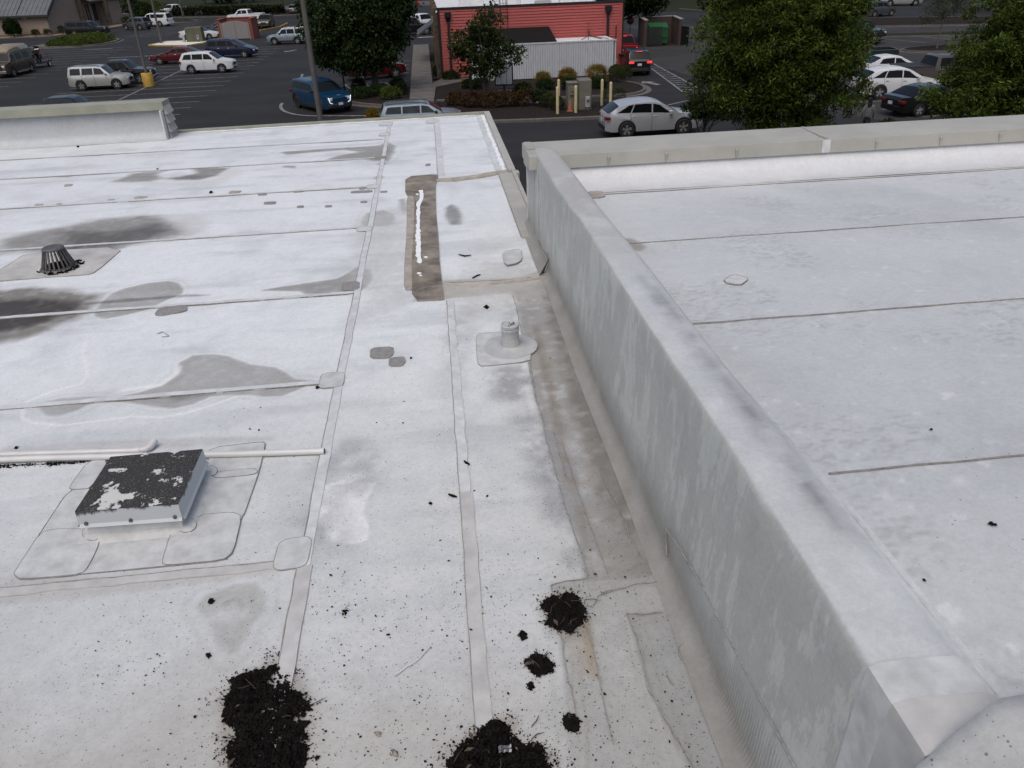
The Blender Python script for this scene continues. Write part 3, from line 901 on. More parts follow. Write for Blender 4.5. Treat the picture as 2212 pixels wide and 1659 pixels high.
def flat_r(fn, pts, matn, name='membrane_patch'):
    P = rw(fn, pts)
    n = len(P)
    cx, cy = sum(p[0] for p in P) / n, sum(p[1] for p in P) / n
    vs = [(x, y, zr_right(y) + .012) for x, y in P] + [(x, y, zr_right(y) - .002) for x, y in P]
    MB().add(vs, [tuple(range(n))] + [(i, n + i, n + (i + 1) % n, (i + 1) % n) for i in range(n)]).obj(name, matn, up)
    mb = MB().strip(P + [P[0]], .005, 0, .0135)
    mb.v = [(a, b, zr_right(b) + c) for a, b, c in mb.v]
    mb.obj('patch_edge', 'dirt_line', up)
flat_r(K2a, [(2003, 1460), (2050, 1425), (2100, 1418), (2185, 1440), (2192, 1458), (2140, 1495), (2090, 1495), (2020, 1480)], 'patch_white')
flat_r(K2a, [(910, 748), (960, 738), (1020, 745), (1045, 780), (1000, 792), (940, 795)], 'repair_tan')
# cove and inner face of the front parapet
pr = [(8.28, zr_right(8.3) + .006), (8.5, zr_right(8.4) + .02), (8.68, zr_right(8.5) + .05), (8.79, zr_right(8.5) + .12), (8.83, zr_right(8.5) + .22), (8.85, 6.08)]
xs = np.linspace(1.38, 13, 200)
V = np.array([(x, y, z + .006 * math.sin(x * 3.1) * (k in (2, 3))) for k, (y, z) in enumerate(pr) for x in xs])
me = np_mesh('front_parapet', V, grid_faces(len(xs), len(pr)), True)
C = np.ones((len(V), 4))
C[:, :3] = (.56, .58, .60)
blend(C, np.clip((V[:, 2] - 5.9) / .15, 0, 1), (.45, .465, .48), .8)
blend(C, np.clip((8.5 - V[:, 1]) / .2, 0, 1) * np.clip(fbm(V[:, 0] * 2, V[:, 1] * 9, 99) * 2 - .5, 0, 1), (.42, .42, .40), .8)
C[:, 3] = .03
paint(me, C)
fp = link_mesh('front_parapet', me, 'membrane', bld)
def coping_seg(xa, xb):
    z = ztop(9.4) - .003
    pts = [(8.80, z - .155), (8.785, z - .15), (8.80, z - .004), (8.82, z), (9.48, z + .016), (9.50, z + .010), (9.515, z - .15), (9.50, z - .155)]
    vs = [(xa, y, h) for y, h in pts] + [(xb, y, h) for y, h in pts]
    n = len(pts)
    return MB().add(vs, [tuple(range(n)), tuple(range(2 * n - 1, n - 1, -1))] + [(i, n + i, n + (i + 1) % n, (i + 1) % n) for i in range(n)])
coping_seg(1.06, 4.58).obj('coping', 'coping_metal', fp)
coping_seg(4.59, 8.2).obj('coping', 'coping_metal', fp)
coping_seg(8.21, 13).obj('coping', 'coping_metal', fp)
zc = ztop(9.4)
MB().add([(4.535, 8.781, zc - .15), (4.635, 8.781, zc - .15), (4.535, 8.797, zc - .004), (4.635, 8.797, zc - .004)], [(0, 1, 3, 2)]).obj('sealant_smear', 'patch_white', fp)
MB().strip([(4.585 + RS.uniform(-.008, .008), 8.82 + i * .066) for i in range(11)], [RS.uniform(.03, .055) for _ in range(11)], zc - .012, zc + .018, 0, .006, RS).obj('sealant_bead', 'coping_metal', fp)
for x in (1.98, 2.66, 3.5, 5.2, 6.0, 6.75, 7.5):
    m = MB()
    m.lathe([(.006, -.012), (.018, -.008), (.02, 0), (.016, .004)], 8, 0, 'y', (x, 8.782, zc - .055))
    m.tube([(x, 8.783, zc - .06), (x - .006, 8.781, zc - .10), (x - .004, 8.781, zc - .14)], [.012, .008, .005], 6)
    m.obj('coping_screw', 'coping_metal', fp, True)
# raised cross wall where we stand
A = [(1.10, 1.13, 6.29), (1.32, 1.19, 6.44), (3.2, 1.22, 6.47), (1.02, .35, 6.20), (1.36, .35, 6.50), (3.2, .35, 6.52), (1.08, 1.16, 5.2), (1.32, 1.22, 6.0), (3.2, 1.25, 6.0), (1.02, .35, 5.2)]
import bmesh
bm = bmesh.new()
bv_ = [bm.verts.new(p) for p in A]
for f_ in [(0, 1, 4, 3), (1, 2, 5, 4), (0, 6, 7, 1), (1, 7, 8, 2), (0, 3, 9, 6)]:
    bm.faces.new([bv_[i] for i in f_])
bmesh.ops.subdivide_edges(bm, edges=bm.edges[:], cuts=15, use_grid_fill=True)
for _ in range(1):
    bmesh.ops.smooth_vert(bm, verts=[v for v in bm.verts if not v.is_boundary], factor=.5, use_axis_x=True, use_axis_y=True, use_axis_z=True)
for v in bm.verts:
    v.co.z += float(fbm(np.array([v.co.x * 5 + v.co.z]), np.array([v.co.y * 5]), 88)[0] - .5) * .035
me = bpy.data.meshes.new('cross_wall')
bm.to_mesh(me)
bm.free()
me.polygons.foreach_set('use_smooth', [True] * len(me.polygons))
CW = np.array([v.co[:] for v in me.vertices])
C = np.ones((len(CW), 4))
C[:, :3] = (.43, .448, .45)
blend(C, np.clip((fbm(CW[:, 0] * 5, CW[:, 1] * 5 + CW[:, 2] * 3, 89) - .42) * 4, 0, 1), (.33, .335, .33), .7)
C[:, 3] = .12
paint(me, C)
link_mesh('cross_wall', me, 'membrane', bld)
# masonry body under the roofs
MB().box(-15.9, XE - .06, .4, 16.8, .0, ZL - .25).obj('masonry', 'beige_metal', bld)
MB().box(1.5, 12.9, .4, 9.4, .0, 5.5).obj('masonry', 'beige_metal', bld)
# ================================================================ things on the roof
# cast-iron dome strainer
dr = thing('roof_drain', 'black slotted dome strainer of a roof drain ringed by wet debris', 'roof drain', (-4.42, 8.87, ZL))
H, R0, R1 = .25, .175, .105
m = MB()
m.lathe([(R0 + .025, 0), (R0 + .03, .012), (R0 + .01, .03), (R0 - .02, .03)], 24)
m.obj('base_ring', 'iron', dr, True)
N = 22
rib = MB()
rib.add([(R0 - .008, -.0085, .025), (R0 + .008, -.0085, .025), (R0 - .008, .0085, .025), (R0 + .008, .0085, .025),
         (R1 - .008, -.006, H - .01), (R1 + .006, -.006, H - .01), (R1 - .008, .006, H - .01), (R1 + .006, .006, H - .01)],
        [(0, 1, 5, 4), (1, 3, 7, 5), (3, 2, 6, 7), (2, 0, 4, 6), (4, 5, 7, 6)])
rme = rib.mesh('rib')
rme.materials.append(MATS['iron'])
for k in range(N):
    o = link_mesh('rib', rme, 'iron', dr)
    o.rotation_euler = (0, 0, 2 * math.pi * k / N)
m = MB()
m.lathe([(R1 + .012, H - .02), (R1 + .014, H - .006), (R1 + .002, H + .006), (R1 - .03, H + .001), (.02, H - .006)], 22)
m.obj('crown_ring', 'iron', dr, True)
m = MB()
for k in range(70):
    a_ = RS.uniform(-1.9, 1.1) if RS.random() < .8 else RS.uniform(0, 6.28)
    rr_ = R0 + RS.uniform(.015, .075)
    p_ = Vector((rr_ * math.cos(a_), rr_ * math.sin(a_), .006))
    m.tube([p_, p_ + Vector((RS.uniform(-.05, .05), RS.uniform(-.05, .05), RS.uniform(.005, .03)))], [.012, .006], 5)
m.obj('debris_ring', 'soil', dr)
MB().lathe([(R0 - .06, -.002), (R0 - .06, .05), (.02, .07)], 14).obj('debris_core', 'soil', dr)

# vent pipe with boot
vp = thing('vent_pipe', 'short grey plumbing vent pipe in a flanged rubber boot beside the wall', 'vent pipe', (.52, 5.96, ZL + .002))
MB().lathe([(.235, .0), (.235, .012), (.20, .016), (.10, .018), (.085, .03), (.08, .07), (.076, .10)], 28).obj('boot', 'boot', vp, True)
MB().lathe([(.074, .09), (.074, .165), (.080, .168), (.080, .186), (.074, .189), (.074, .20), (.079, .203), (.079, .222), (.070, .226), (.06, .216), (.015, .212)], 24).obj('pipe', 'boot', vp, True)
rd = random.Random(3)
m = MB()
for k in range(7):
    a, r = rd.uniform(0, 6.28), rd.uniform(0, .045)
    p = Vector((r * math.cos(a), r * math.sin(a), .215))
    m.tube([p, p + Vector((rd.uniform(-.025, .025), rd.uniform(-.025, .025), rd.uniform(.0, .02)))], .003, 4)
m.obj('leaf_litter', 'twig', vp)

# capped roof curb
simple('curb_cap_side', (.50, .51, .52), .5, .12, 6, bmp=.05)
m_, n_, l_, b_, o_ = newmat('curb_cap')
cv = coords(n_, l_)
a1 = noise(n_, l_, cv, 5.0, 7, .62)
a2 = noise(n_, l_, cv, 60, 4, .7)
a3 = noise(n_, l_, cv, 2.6, 3, .5)
k_ = math_(n_, l_, 'ADD', a1.outputs[0], math_(n_, l_, 'MULTIPLY', a2.outputs[0], .16))
k_ = math_(n_, l_, 'ADD', k_, math_(n_, l_, 'MULTIPLY', a3.outputs[0], .12))
f_ = ramp(n_, l_, k_, .70, .715)
dk = mixc(n_, l_, ramp(n_, l_, a2.outputs[0], .3, .7), (.006, .006, .006), (.040, .039, .038))
vo_ = n_.new('ShaderNodeTexVoronoi')
vo_.inputs['Scale'].default_value = 85
l_.new(cv, vo_.inputs['Vector'])
sp_ = math_(n_, l_, 'LESS_THAN', vo_.outputs['Distance'], .16)
dk = mixc(n_, l_, math_(n_, l_, 'MULTIPLY', sp_, .55), dk, (.45, .45, .45))
l_.new(mixc(n_, l_, f_, dk, (.47, .485, .48)), b_.inputs['Base Color'])
b_.inputs['Roughness'].default_value = .8
bump(n_, l_, b_, a2.outputs[0], .4, .006)
cc = thing('capped_roof_curb', 'square capped roof curb with black weathered sheet metal lid', 'roof curb', (-1.98, 4.105, ZL))
h = .295
MB().add([(-h, -h, .225), (h, -h, .21), (h, h, .21), (-h, h, .21)], [(0, 1, 2, 3)]).obj('lid_top', 'curb_cap', cc)
def lidside(p, q):
    d = Vector((q[0] - p[0], q[1] - p[1], 0)).normalized()
    nrm = Vector((d.y, -d.x, 0))
    zt0, zt1 = p[2], q[2]
    vs = []
    for (pt, zt) in ((p, zt0), (q, zt1)):
        for off, z in ((.0, zt - .001), (.003, zt - .095), (.016, zt - .113), (.004, zt - .113)):
            vs.append((pt[0] + nrm.x * off, pt[1] + nrm.y * off, z))
    return MB().add(vs, [(0, 1, 5, 4), (1, 2, 6, 5), (2, 3, 7, 6)])
cn = [(-h, -h, .225), (h, -h, .21), (h, h, .21), (-h, h, .21)]
simple('lid_side_dark', (.05, .05, .05), .7, .5, 20)
m_, n_, l_, b_, o_ = newmat('lid_side')
cv = coords(n_, l_, (10, 10, 2))
a1 = noise(n_, l_, cv, 1, 5, .65)
sz = n_.new('ShaderNodeSeparateXYZ')
l_.new(coords(n_, l_), sz.inputs[0])
k_ = math_(n_, l_, 'ADD', a1.outputs[0], ramp(n_, l_, sz.outputs[2], ZL + .10, ZL + .26))
l_.new(mixc(n_, l_, ramp(n_, l_, k_, 1.12, 1.24), (.40, .43, .455), (.05, .05, .05)), b_.inputs['Base Color'])
for i in range(4):
    lidside(cn[i], cn[(i + 1) % 4]).obj('lid_side', 'lid_side', cc)
for x, z in ((-.255, .135), (.0, .13), (.255, .125)):
    MB().lathe([(.002, -.014), (.010, -.012), (.012, .0)], 8, 0, 'y', (x, -h - .002, z)).obj('screw', 'iron', cc, True)
m = MB()
i0, i1 = .27, .36
m.add([(-i0, -i0, .12), (i0, -i0, .12), (i0, i0, .12), (-i0, i0, .12), (-i0 - .005, -i0 - .005, .03), (i0 + .005, -i0 - .005, .03), (i0 + .005, i0 + .005, .03), (-i0 - .005, i0 + .005, .03),
       (-i1, -i1, .004), (i1, -i1, .004), (i1, i1, .004), (-i1, i1, .004)],
      [(0, 4, 5, 1), (1, 5, 6, 2), (2, 6, 7, 3), (3, 7, 4, 0), (4, 8, 9, 5), (5, 9, 10, 6), (6, 10, 11, 7), (7, 11, 8, 4)])
m.obj('curb_wrap', 'patch_white', cc, True)
fl = lambda pts, mt, z=ZL: flat(K0c, pts, mt, .005, z)
fl([(330, 870), (560, 525), (740, 520), (720, 540), (700, 850), (1400, 800), (1500, 700), (1680, 300), (1690, 190), (2120, 140), (2138, 160), (2085, 385), (1970, 720), (1950, 745), (1810, 1090), (1340, 1142), (650, 1208), (170, 1253), (115, 1215)], 'patch_clear')
fl([(332, 872), (480, 845), (680, 850), (820, 905), (770, 1045), (690, 1190), (600, 1220), (172, 1252), (117, 1215), (125, 1190)], 'patch_clear', ZL + .004)
fl([(1410, 870), (1600, 735), (1870, 712), (1948, 742), (1880, 1030), (1800, 1098), (1340, 1140), (1304, 1118), (1370, 900)], 'patch_clear', ZL + .004)
fl([(1660, 400), (1760, 390), (2040, 358), (2082, 385), (2040, 410), (1760, 438), (1690, 420)], 'patch_clear', ZL + .004)
fl([(715, 300), (880, 285), (740, 520), (590, 532), (557, 516)], 'patch_clear', ZL + .004)
for c, rx, ry in (((745, 888), 78, 62), ((1495, 818), 92, 66), ((1705, 385), 48, 40)):
    fl([(c[0] + rx * math.cos(a), c[1] + ry * math.sin(a)) for a in np.linspace(0, 6.28, 13)[:-1]], 'patch_white', ZL + .010)

# plastic drain pipes
def P3(fn, p, z):
    q = at(*fn(p), z)
    return (q[0], q[1], z)
pp = thing('drain_pipe', 'long white plastic drain pipe passing behind the roof curb', 'pipe', (0, 0, 0))
a, b = P3(K0c, (-500, 300), ZL + .03), P3(K1c, (598, 210), ZL + .026)
mid_ = [tuple(a[i] + (b[i] - a[i]) * t for i in range(3)) for t in (.25, .5, .75)]
mid_ = [(x, y + dy, z) for (x, y, z), dy in zip(mid_, (.012, .008, -.006))]
MB().tube([a] + mid_ + [b], .023, 14).obj('tube', 'pvc', pp, True)
d_ = (Vector(b) - Vector(a)).normalized()
MB().tube([Vector(b) - d_ * .01, Vector(b) + d_ * .002], .018, 12).obj('bore', 'lid_side_dark', pp)
pp = thing('drain_pipe', 'shorter white plastic drain pipe ending in an upturned elbow', 'pipe', (0, 0, 0))
a, b = P3(K0c, (-500, 255), ZL + .028), P3(K0c, (1095, 207), ZL + .028)
c_ = P3(K0c, (1190, 172), ZL + .04)
MB().tube([a, b], .022, 14).obj('tube', 'pvc', pp, True)
MB().tube([Vector(b) - Vector((.01, 0, 0)), Vector(b) + Vector((.03, .0, 0))], .0275, 14).obj('coupling', 'pvc', pp, True)
bv_ = Vector(b)
MB().tube([bv_ + Vector((.02, 0, 0)), bv_ + Vector((.06, .004, .0)), bv_ + Vector((.088, .028, .004)), bv_ + Vector((.10, .062, .010)), bv_ + Vector((.104, .09, .014))], .0245, 14).obj('elbow', 'pvc', pp, True)

# ---------------------------------------------------------------- soil
simple('dead_leaf', (.075, .055, .035), .8, .5, 40, world=True)
def granules(pts3, sizes, seed):
    """irregular octahedra at given points"""
    r = np.random.RandomState(seed)
    n = len(pts3)
    D = np.array([(1, 0, 0), (-1, 0, 0), (0, 1, 0), (0, -1, 0), (0, 0, 1), (0, 0, -.6)], float)
    S_ = sizes[:, None, None] * r.uniform(.55, 1.35, (n, 6, 1))
    ang = r.uniform(0, 6.28, n)
    c, s = np.cos(ang), np.sin(ang)
    asp = r.uniform(.6, 1.7, n)
    Dn = np.repeat(D[None], n, 0)
    Dn[:, :, 0] *= asp[:, None]
    X = Dn[:, :, 0] * c[:, None] - Dn[:, :, 1] * s[:, None]
    Y = Dn[:, :, 0] * s[:, None] + Dn[:, :, 1] * c[:, None]
    V = np.stack([X, Y, Dn[:, :, 2]], 2) * S_ + pts3[:, None, :]
    f = np.array([(0, 2, 4), (2, 1, 4), (1, 3, 4), (3, 0, 4), (2, 0, 5), (1, 2, 5), (3, 1, 5), (0, 3, 5)])
    Fs = (f[None] + (np.arange(n) * 6)[:, None, None]).reshape(-1, 3)
    return V.reshape(-1, 3), Fs

def soil_pile(poly, n, hmax, seed, label, spread=.05, gs=(.003, .010), twigs=0, kind=None, cat='soil pile', holes=.0):
    r = np.random.RandomState(seed)
    P = np.array(poly)
    lo, hi = P.min(0) - spread * 2, P.max(0) + spread * 2
    q = r.uniform(lo, hi, (n * 6, 2))
    d = sdist(q[:, 0], q[:, 1], poly) + (fbm(q[:, 0] * 14, q[:, 1] * 14, seed) - .5) * spread * 2.4
    prob = np.where(d < 0, 1.0, np.exp(-d / (spread * .45)) * .45)
    if holes:
        prob *= np.where((fbm(q[:, 0] * 16, q[:, 1] * 16, seed + 5) > .66) & (d > -.16), .12, 1)
    keep = r.uniform(0, 1, len(q)) < prob
    q, d = q[keep][:n], d[keep][:n]
    dep = np.clip(-d / .12, 0, 1)
    hgt = hmax * (dep * (2 - dep)) * (.6 + .6 * fbm(q[:, 0] * 12, q[:, 1] * 12, seed + 9))
    z = ZL + .004 + hgt * np.sqrt(r.uniform(.25, 1, len(q)))
    sz = r.uniform(gs[0], gs[1], len(q)) * np.where(d > 0, .55, 1.0) * r.choice([.7, 1, 1, 1.6], len(q))
    V, Fs = granules(np.stack([q[:, 0], q[:, 1], z], 1), sz, seed)
    c = P.mean(0)
    t = thing('soil_pile', label, cat, (c[0], c[1], ZL))
    me = np_mesh('crumbs', V - np.array([c[0], c[1], ZL]), Fs)
    o = link_mesh('crumbs', me, 'soil_grain', t)
    o['kind'] = 'stuff'
    # body of the heap
    gx, gy = np.meshgrid(np.linspace(lo[0], hi[0], 46), np.linspace(lo[1], hi[1], 46))
    X, Y = gx.ravel(), gy.ravel()
    d = sdist(X, Y, poly) + (fbm(X * 14, Y * 14, seed) - .5) * spread * 2.4
    if holes:
        d = d + np.where((fbm(X * 16, Y * 16, seed + 5) > .64) & (d > -.16), .1, 0)
    dep = np.clip(-(d + .022) / .12, -.25, 1)
    Z = hmax * np.where(dep > 0, dep * (2 - dep), dep * 2.0) * (.5 + .6 * fbm(X * 12, Y * 12, seed + 9)) - .004
    link_mesh('heap', np_mesh('heap', np.stack([X - c[0], Y - c[1], Z], 1), grid_faces(46, 46)), 'soil', t)
    if twigs:
        m = MB()
        for k in range(twigs):
            i = r.randint(len(q))
            p = Vector((q[i, 0] - c[0], q[i, 1] - c[1], z[i] - ZL + .008))
            a = r.uniform(0, 6.28)
            L = r.uniform(.02, .09)
            b1 = p + Vector((math.cos(a) * L * .5, math.sin(a) * L * .5, r.uniform(.0, .012)))
            b2 = b1 + Vector((math.cos(a + r.uniform(-.7, .7)) * L * .5, math.sin(a + r.uniform(-.7, .7)) * L * .5, r.uniform(-.01, .004)))
            m.tube([p, b1, b2], [.0022, .0026, .0012], 4)
        m.obj('twigs', 'twig', t)
        m = MB()
        for k in range(twigs // 3):
            i = r.randint(len(q))
            p = np.array([q[i, 0] - c[0], q[i, 1] - c[1], z[i] - ZL + .010])
            a = r.uniform(0, 6.28)
            L = r.uniform(.02, .05)
            dx, dy = math.cos(a) * L, math.sin(a) * L
            m.add([p, p + np.array([dx * .5 - dy * .22, dy * .5 + dx * .22, .006]), p + np.array([dx, dy, .003]), p + np.array([dx * .5 + dy * .22, dy * .5 - dx * .22, .004])], [(0, 1, 2, 3)])
        m.obj('dead_leaves', 'dead_leaf', t)
    return t

soil_pile(lw(Bq, [(508, 1475), (560, 1440), (600, 1432), (625, 1445), (628, 1475), (652, 1500), (657, 1560), (650, 1640), (655, 1720), (640, 1800), (500, 1800), (488, 1700), (496, 1640), (500, 1560), (478, 1515), (490, 1500)]), 10500, .016, 11,
          'wide flat bed of black crumbly soil spilled across the lap seam', .055, (.0025, .008), 8, holes=1)
soil_pile(lw(Bq, [(1172, 1312), (1195, 1288), (1225, 1280), (1250, 1292), (1258, 1325), (1250, 1352), (1228, 1366), (1200, 1358), (1182, 1340)]), 3600, .022, 12,
          'round mound of black soil at the edge of the coated strip', .034, (.0025, .0075), 8)
soil_pile(lw(Bq, [(985, 1625), (1030, 1585), (1065, 1562), (1100, 1560), (1120, 1590), (1150, 1615), (1180, 1640), (1200, 1690), (1190, 1780), (960, 1780), (955, 1690), (970, 1650)]), 7500, .034, 13,
          'ragged soil heap tangled with twigs and a scrap of foil', .055, (.0025, .009), 24)
soil_pile(lw(Bq, [(1135, 1428), (1155, 1416), (1180, 1418), (1194, 1432), (1190, 1450), (1165, 1462), (1150, 1452)]), 900, .025, 14,
          'small soil clump with bark flakes below the round mound', .014, (.003, .008), 6)
soil_pile(lw(Bq, [(1216, 1556), (1228, 1540), (1243, 1544), (1250, 1562), (1252, 1580), (1235, 1582), (1222, 1572)]), 420, .022, 15,
          'small dark soil clump beside the cracked coating edge', .012, (.003, .008), 2)
soil_pile(lw(Bq, [(1120, 1372), (1126, 1364), (1137, 1370), (1138, 1380), (1128, 1384)]), 160, .02, 16, 'tiny soil lump between round mound and bark clump', .006, (.003, .006), cat='soil lump')
soil_pile(lw(Bq, [(1140, 1478), (1148, 1474), (1153, 1484), (1150, 1492), (1143, 1490)]), 120, .018, 17, 'tiny soil lump just past the bark clump', .006, (.003, .006), cat='soil lump')
soil_pile(lw(Bq, [(738, 1320), (748, 1314), (754, 1320), (748, 1328), (740, 1328)]), 130, .014, 18, 'loose soil lump on open membrane with crumbs trailing from it', .016, (.002, .005), cat='soil lump')
soil_pile(lw(Bq, [(450, 1300), (456, 1294), (461, 1298), (459, 1304), (453, 1306)]), 90, .02, 19, 'black lump sitting on the grey dried puddle', .004, (.003, .006), cat='soil lump')
soil_pile(lw(Bq, [(446, 1416), (452, 1412), (456, 1418), (450, 1422)]), 70, .016, 20, 'black lump just outside the grey dried puddle', .004, (.002, .005), cat='soil lump')
soil_pile(lw(Bq, [(1043, 664), (1050, 660), (1057, 664), (1052, 668)]), 90, .03, 21, 'black lump in front of the vent pipe', .008, (.004, .008), cat='soil lump')
soil_pile(lw(Bq, [(680, 838), (685, 834), (690, 837), (686, 842)]), 70, .025, 22, 'black lump touching the clear corner patch', .006, (.003, .007), cat='soil lump')
soil_pile(lw(Bq, [(-160, 1010), (0, 1005), (150, 998), (245, 990), (245, 993), (150, 1003), (0, 1012), (-160, 1018)]), 1500, .008, 23, 'line of black grit caught under the plastic pipe', .02, (.002, .006), cat='grit line')

fo = thing('foil_scrap', 'crumpled scrap of silver foil lying on the ragged soil heap', 'foil', (*at(*Bq((1092, 1632)), ZL), ZL + .04))
rd = random.Random(8)
m = MB()
g = [[(-.028 + i * .011, -.016 + j * .011, rd.uniform(0, .012)) for i in range(6)] for j in range(4)]
m.add([p for r_ in g for p in r_], [(j * 6 + i, j * 6 + i + 1, j * 6 + i + 7, j * 6 + i + 6) for j in range(3) for i in range(5)])
m.obj('sheet', 'foil', fo)

# scattered crumbs nobody could count
r = np.random.RandomState(77)
pts = []
while len(pts) < 1000:
    u, v = r.uniform(200, 1600), 640 + 1019 * r.uniform(0, 1) ** .6
    X_, Y_ = at(*Bq((u, v)), ZL)
    if -2.2 < X_ < .98:
        dens = .06 + .5 * (fbm(np.array([X_ * 1.7]), np.array([Y_ * 1.7]), 31)[0] > .55) + (.5 if X_ > -.9 and Y_ < 3.4 else 0)
        if r.uniform() < dens:
            pts.append((X_, Y_, ZL + .004))
pts = np.array(pts)
V, Fs = granules(pts, .0012 + .0042 * r.uniform(0, 1, len(pts)) ** 4 + .001, 78)
tag(link_mesh('roof_grit', np_mesh('roof_grit', V, Fs), 'soil_grain'), 'fine black grit scattered over the white lower roof', 'grit', None, 'stuff')
# larger chips
chips = [(930, 1090, .013), (1053, 1073, .009), (1133, 1373, .008), (888, 775, .012), (460, 1300, .006), (715, 1245, .009), (838, 1372, .007), (820, 1588, .012), (852, 1632, .012), (688, 1638, .014), (745, 1322, .008), (718, 1312, .006), (1018, 1362, .010), (870, 915, .007), (730, 1180, .006), (872, 868, .006), (560, 930, .008), (540, 928, .008), (36, 970, .014), (457, 417, .03), (340, 366, .018), (170, 318, .03), (2145, 1130, .012), (2000, 1245, .006), (2010, 930, .007), (1135, 1330, .005), (1275, 1190, .006), (1440, 1180, .005), (1265, 1550, .006), (1305, 1500, .006), (1098, 1500, .006), (1350, 1248, .006)]
rd = random.Random(4)
for i, (u, v, s_) in enumerate(chips):
    right = u > 1600
    x, y = at_right(*Bq((u, v))) if right else at(*Bq((u, v)), ZL)
    z = zr_right(y) if right else ZL
    V, Fs = granules(np.array([[0, 0, 0]] * 3) + np.random.RandomState(i).uniform(-s_ * .5, s_ * .5, (3, 3)) * (1, 1, .2), np.array([s_, s_ * .8, s_ * .7]), i)
    o = link_mesh('debris_chip', np_mesh('debris_chip', V, Fs), 'pebble' if (u, v) in ((820, 1588), (852, 1632)) else 'soil_grain')
    o.location = (x, y, z + s_ * .35 + .004)
    lab = 'small brown pebble on the white membrane' if (u, v) in ((820, 1588), (852, 1632)) else ('black debris chip on the upper roof' if right else 'black debris chip lying on the lower roof')
    tag(o, lab, 'debris', lab + 's')
for i, (fn, pts_, lab) in enumerate(((K1c, [(1598, 568), (1630, 580), (1664, 588)], 'short dark stick beside the middle lap seam'), (K2a, [(-130, 1250), (-80, 1262), (-30, 1256)], 'curled dark leaf near the repaired corner bay'), (K2a, [(-20, 1440), (20, 1418), (45, 1412)], 'thin dark twig near the dirty ridge'), (K1c, [(1725, 300), (1742, 318), (1762, 325), (1750, 312)], 'bent twig loop on the middle lap seam'))):
    P = [(*at(*fn(p), ZL), ZL + .012) for p in pts_]
    MB().tube(P, [.006] + [.009] * (len(P) - 2) + [.005], 6).obj('stick', 'soil_grain', None, True, label=lab, cat='stick')
# ================================================================ ground
def asphalt(name, c):
    m, n, l, b, out = newmat(name)
    pos = coords(n, l)
    big = noise(n, l, coords(n, l, (.12, .35, 1)), 1, 5, .6)
    mid = noise(n, l, pos, 2.2, 6, .7)
    fin = noise(n, l, pos, 60, 2, .5)
    col = mixc(n, l, ramp(n, l, big.outputs[0], .3, .7), tuple(x * .62 for x in c), tuple(x * 1.35 for x in c))
    col = mixc(n, l, ramp(n, l, mid.outputs[0], .35, .7), col, mixc(n, l, 1, col, (1.22, 1.22, 1.2), 'MULTIPLY'))
    col = mixc(n, l, ramp(n, l, fin.outputs[0], .3, .75), mixc(n, l, 1, col, (.8, .8, .8), 'MULTIPLY'), mixc(n, l, 1, col, (1.2, 1.2, 1.2), 'MULTIPLY'))
    # cracks
    vo = n.new('ShaderNodeTexVoronoi')
    vo.feature = 'DISTANCE_TO_EDGE'
    vo.inputs['Scale'].default_value = .11
    wv = n.new('ShaderNodeVectorMath')
    wv.operation = 'ADD'
    l.new(pos, wv.inputs[0])
    sc = n.new('ShaderNodeVectorMath')
    sc.operation = 'SCALE'
    sc.inputs['Scale'].default_value = 3.0
    l.new(noise(n, l, pos, .35, 4).outputs['Color'], sc.inputs[0])
    l.new(sc.outputs[0], wv.inputs[1])
    l.new(wv.outputs[0], vo.inputs['Vector'])
    cr = math_(n, l, 'MULTIPLY', math_(n, l, 'LESS_THAN', vo.outputs['Distance'], .0045), .55)
    col = mixc(n, l, cr, col, (.008, .008, .008))
    l.new(col, b.inputs['Base Color'])
    b.inputs['Roughness'].default_value = .82
    b.inputs['Specular IOR Level'].default_value = .25
    bump(n, l, b, fin.outputs[0], .3, .004)
    return m
asphalt('asphalt', (.0145, .0142, .0150))
asphalt('asphalt_old', (.029, .028, .028))
simple('road_grey', (.06, .058, .056), .85, .15, .4, world=True)
m_, n_, l_, b_, o_ = newmat('paint_white')
t_ = noise(n_, l_, coords(n_, l_), 3.5, 6, .7)
l_.new(mixc(n_, l_, ramp(n_, l_, t_.outputs[0], .36, .62), (.06, .06, .062), (.22, .225, .23)), b_.inputs['Base Color'])
b_.inputs['Roughness'].default_value = .75
m_, n_, l_, b_, o_ = newmat('concrete')
t_ = noise(n_, l_, coords(n_, l_), 1.3, 6, .65)
l_.new(mixc(n_, l_, ramp(n_, l_, t_.outputs[0], .3, .7), (.065, .061, .056), (.11, .104, .095)), b_.inputs['Base Color'])
b_.inputs['Roughness'].default_value = .85
simple('kerb_yellow', (.33, .21, .03), .7, .35, 2, world=True)
simple('mulch', (.018, .014, .013), .95, .6, 9, world=True, bmp=1.0, spec=.1)
simple('grass', (.017, .022, .009), .9, .4, 5, world=True, bmp=.8, spec=.1)
simple('white_gravel', (.55, .55, .53), .8, .4, 12, world=True, bmp=1)
simple('river_rock', (.20, .14, .10), .8, .6, 2.2, world=True, bmp=.6)

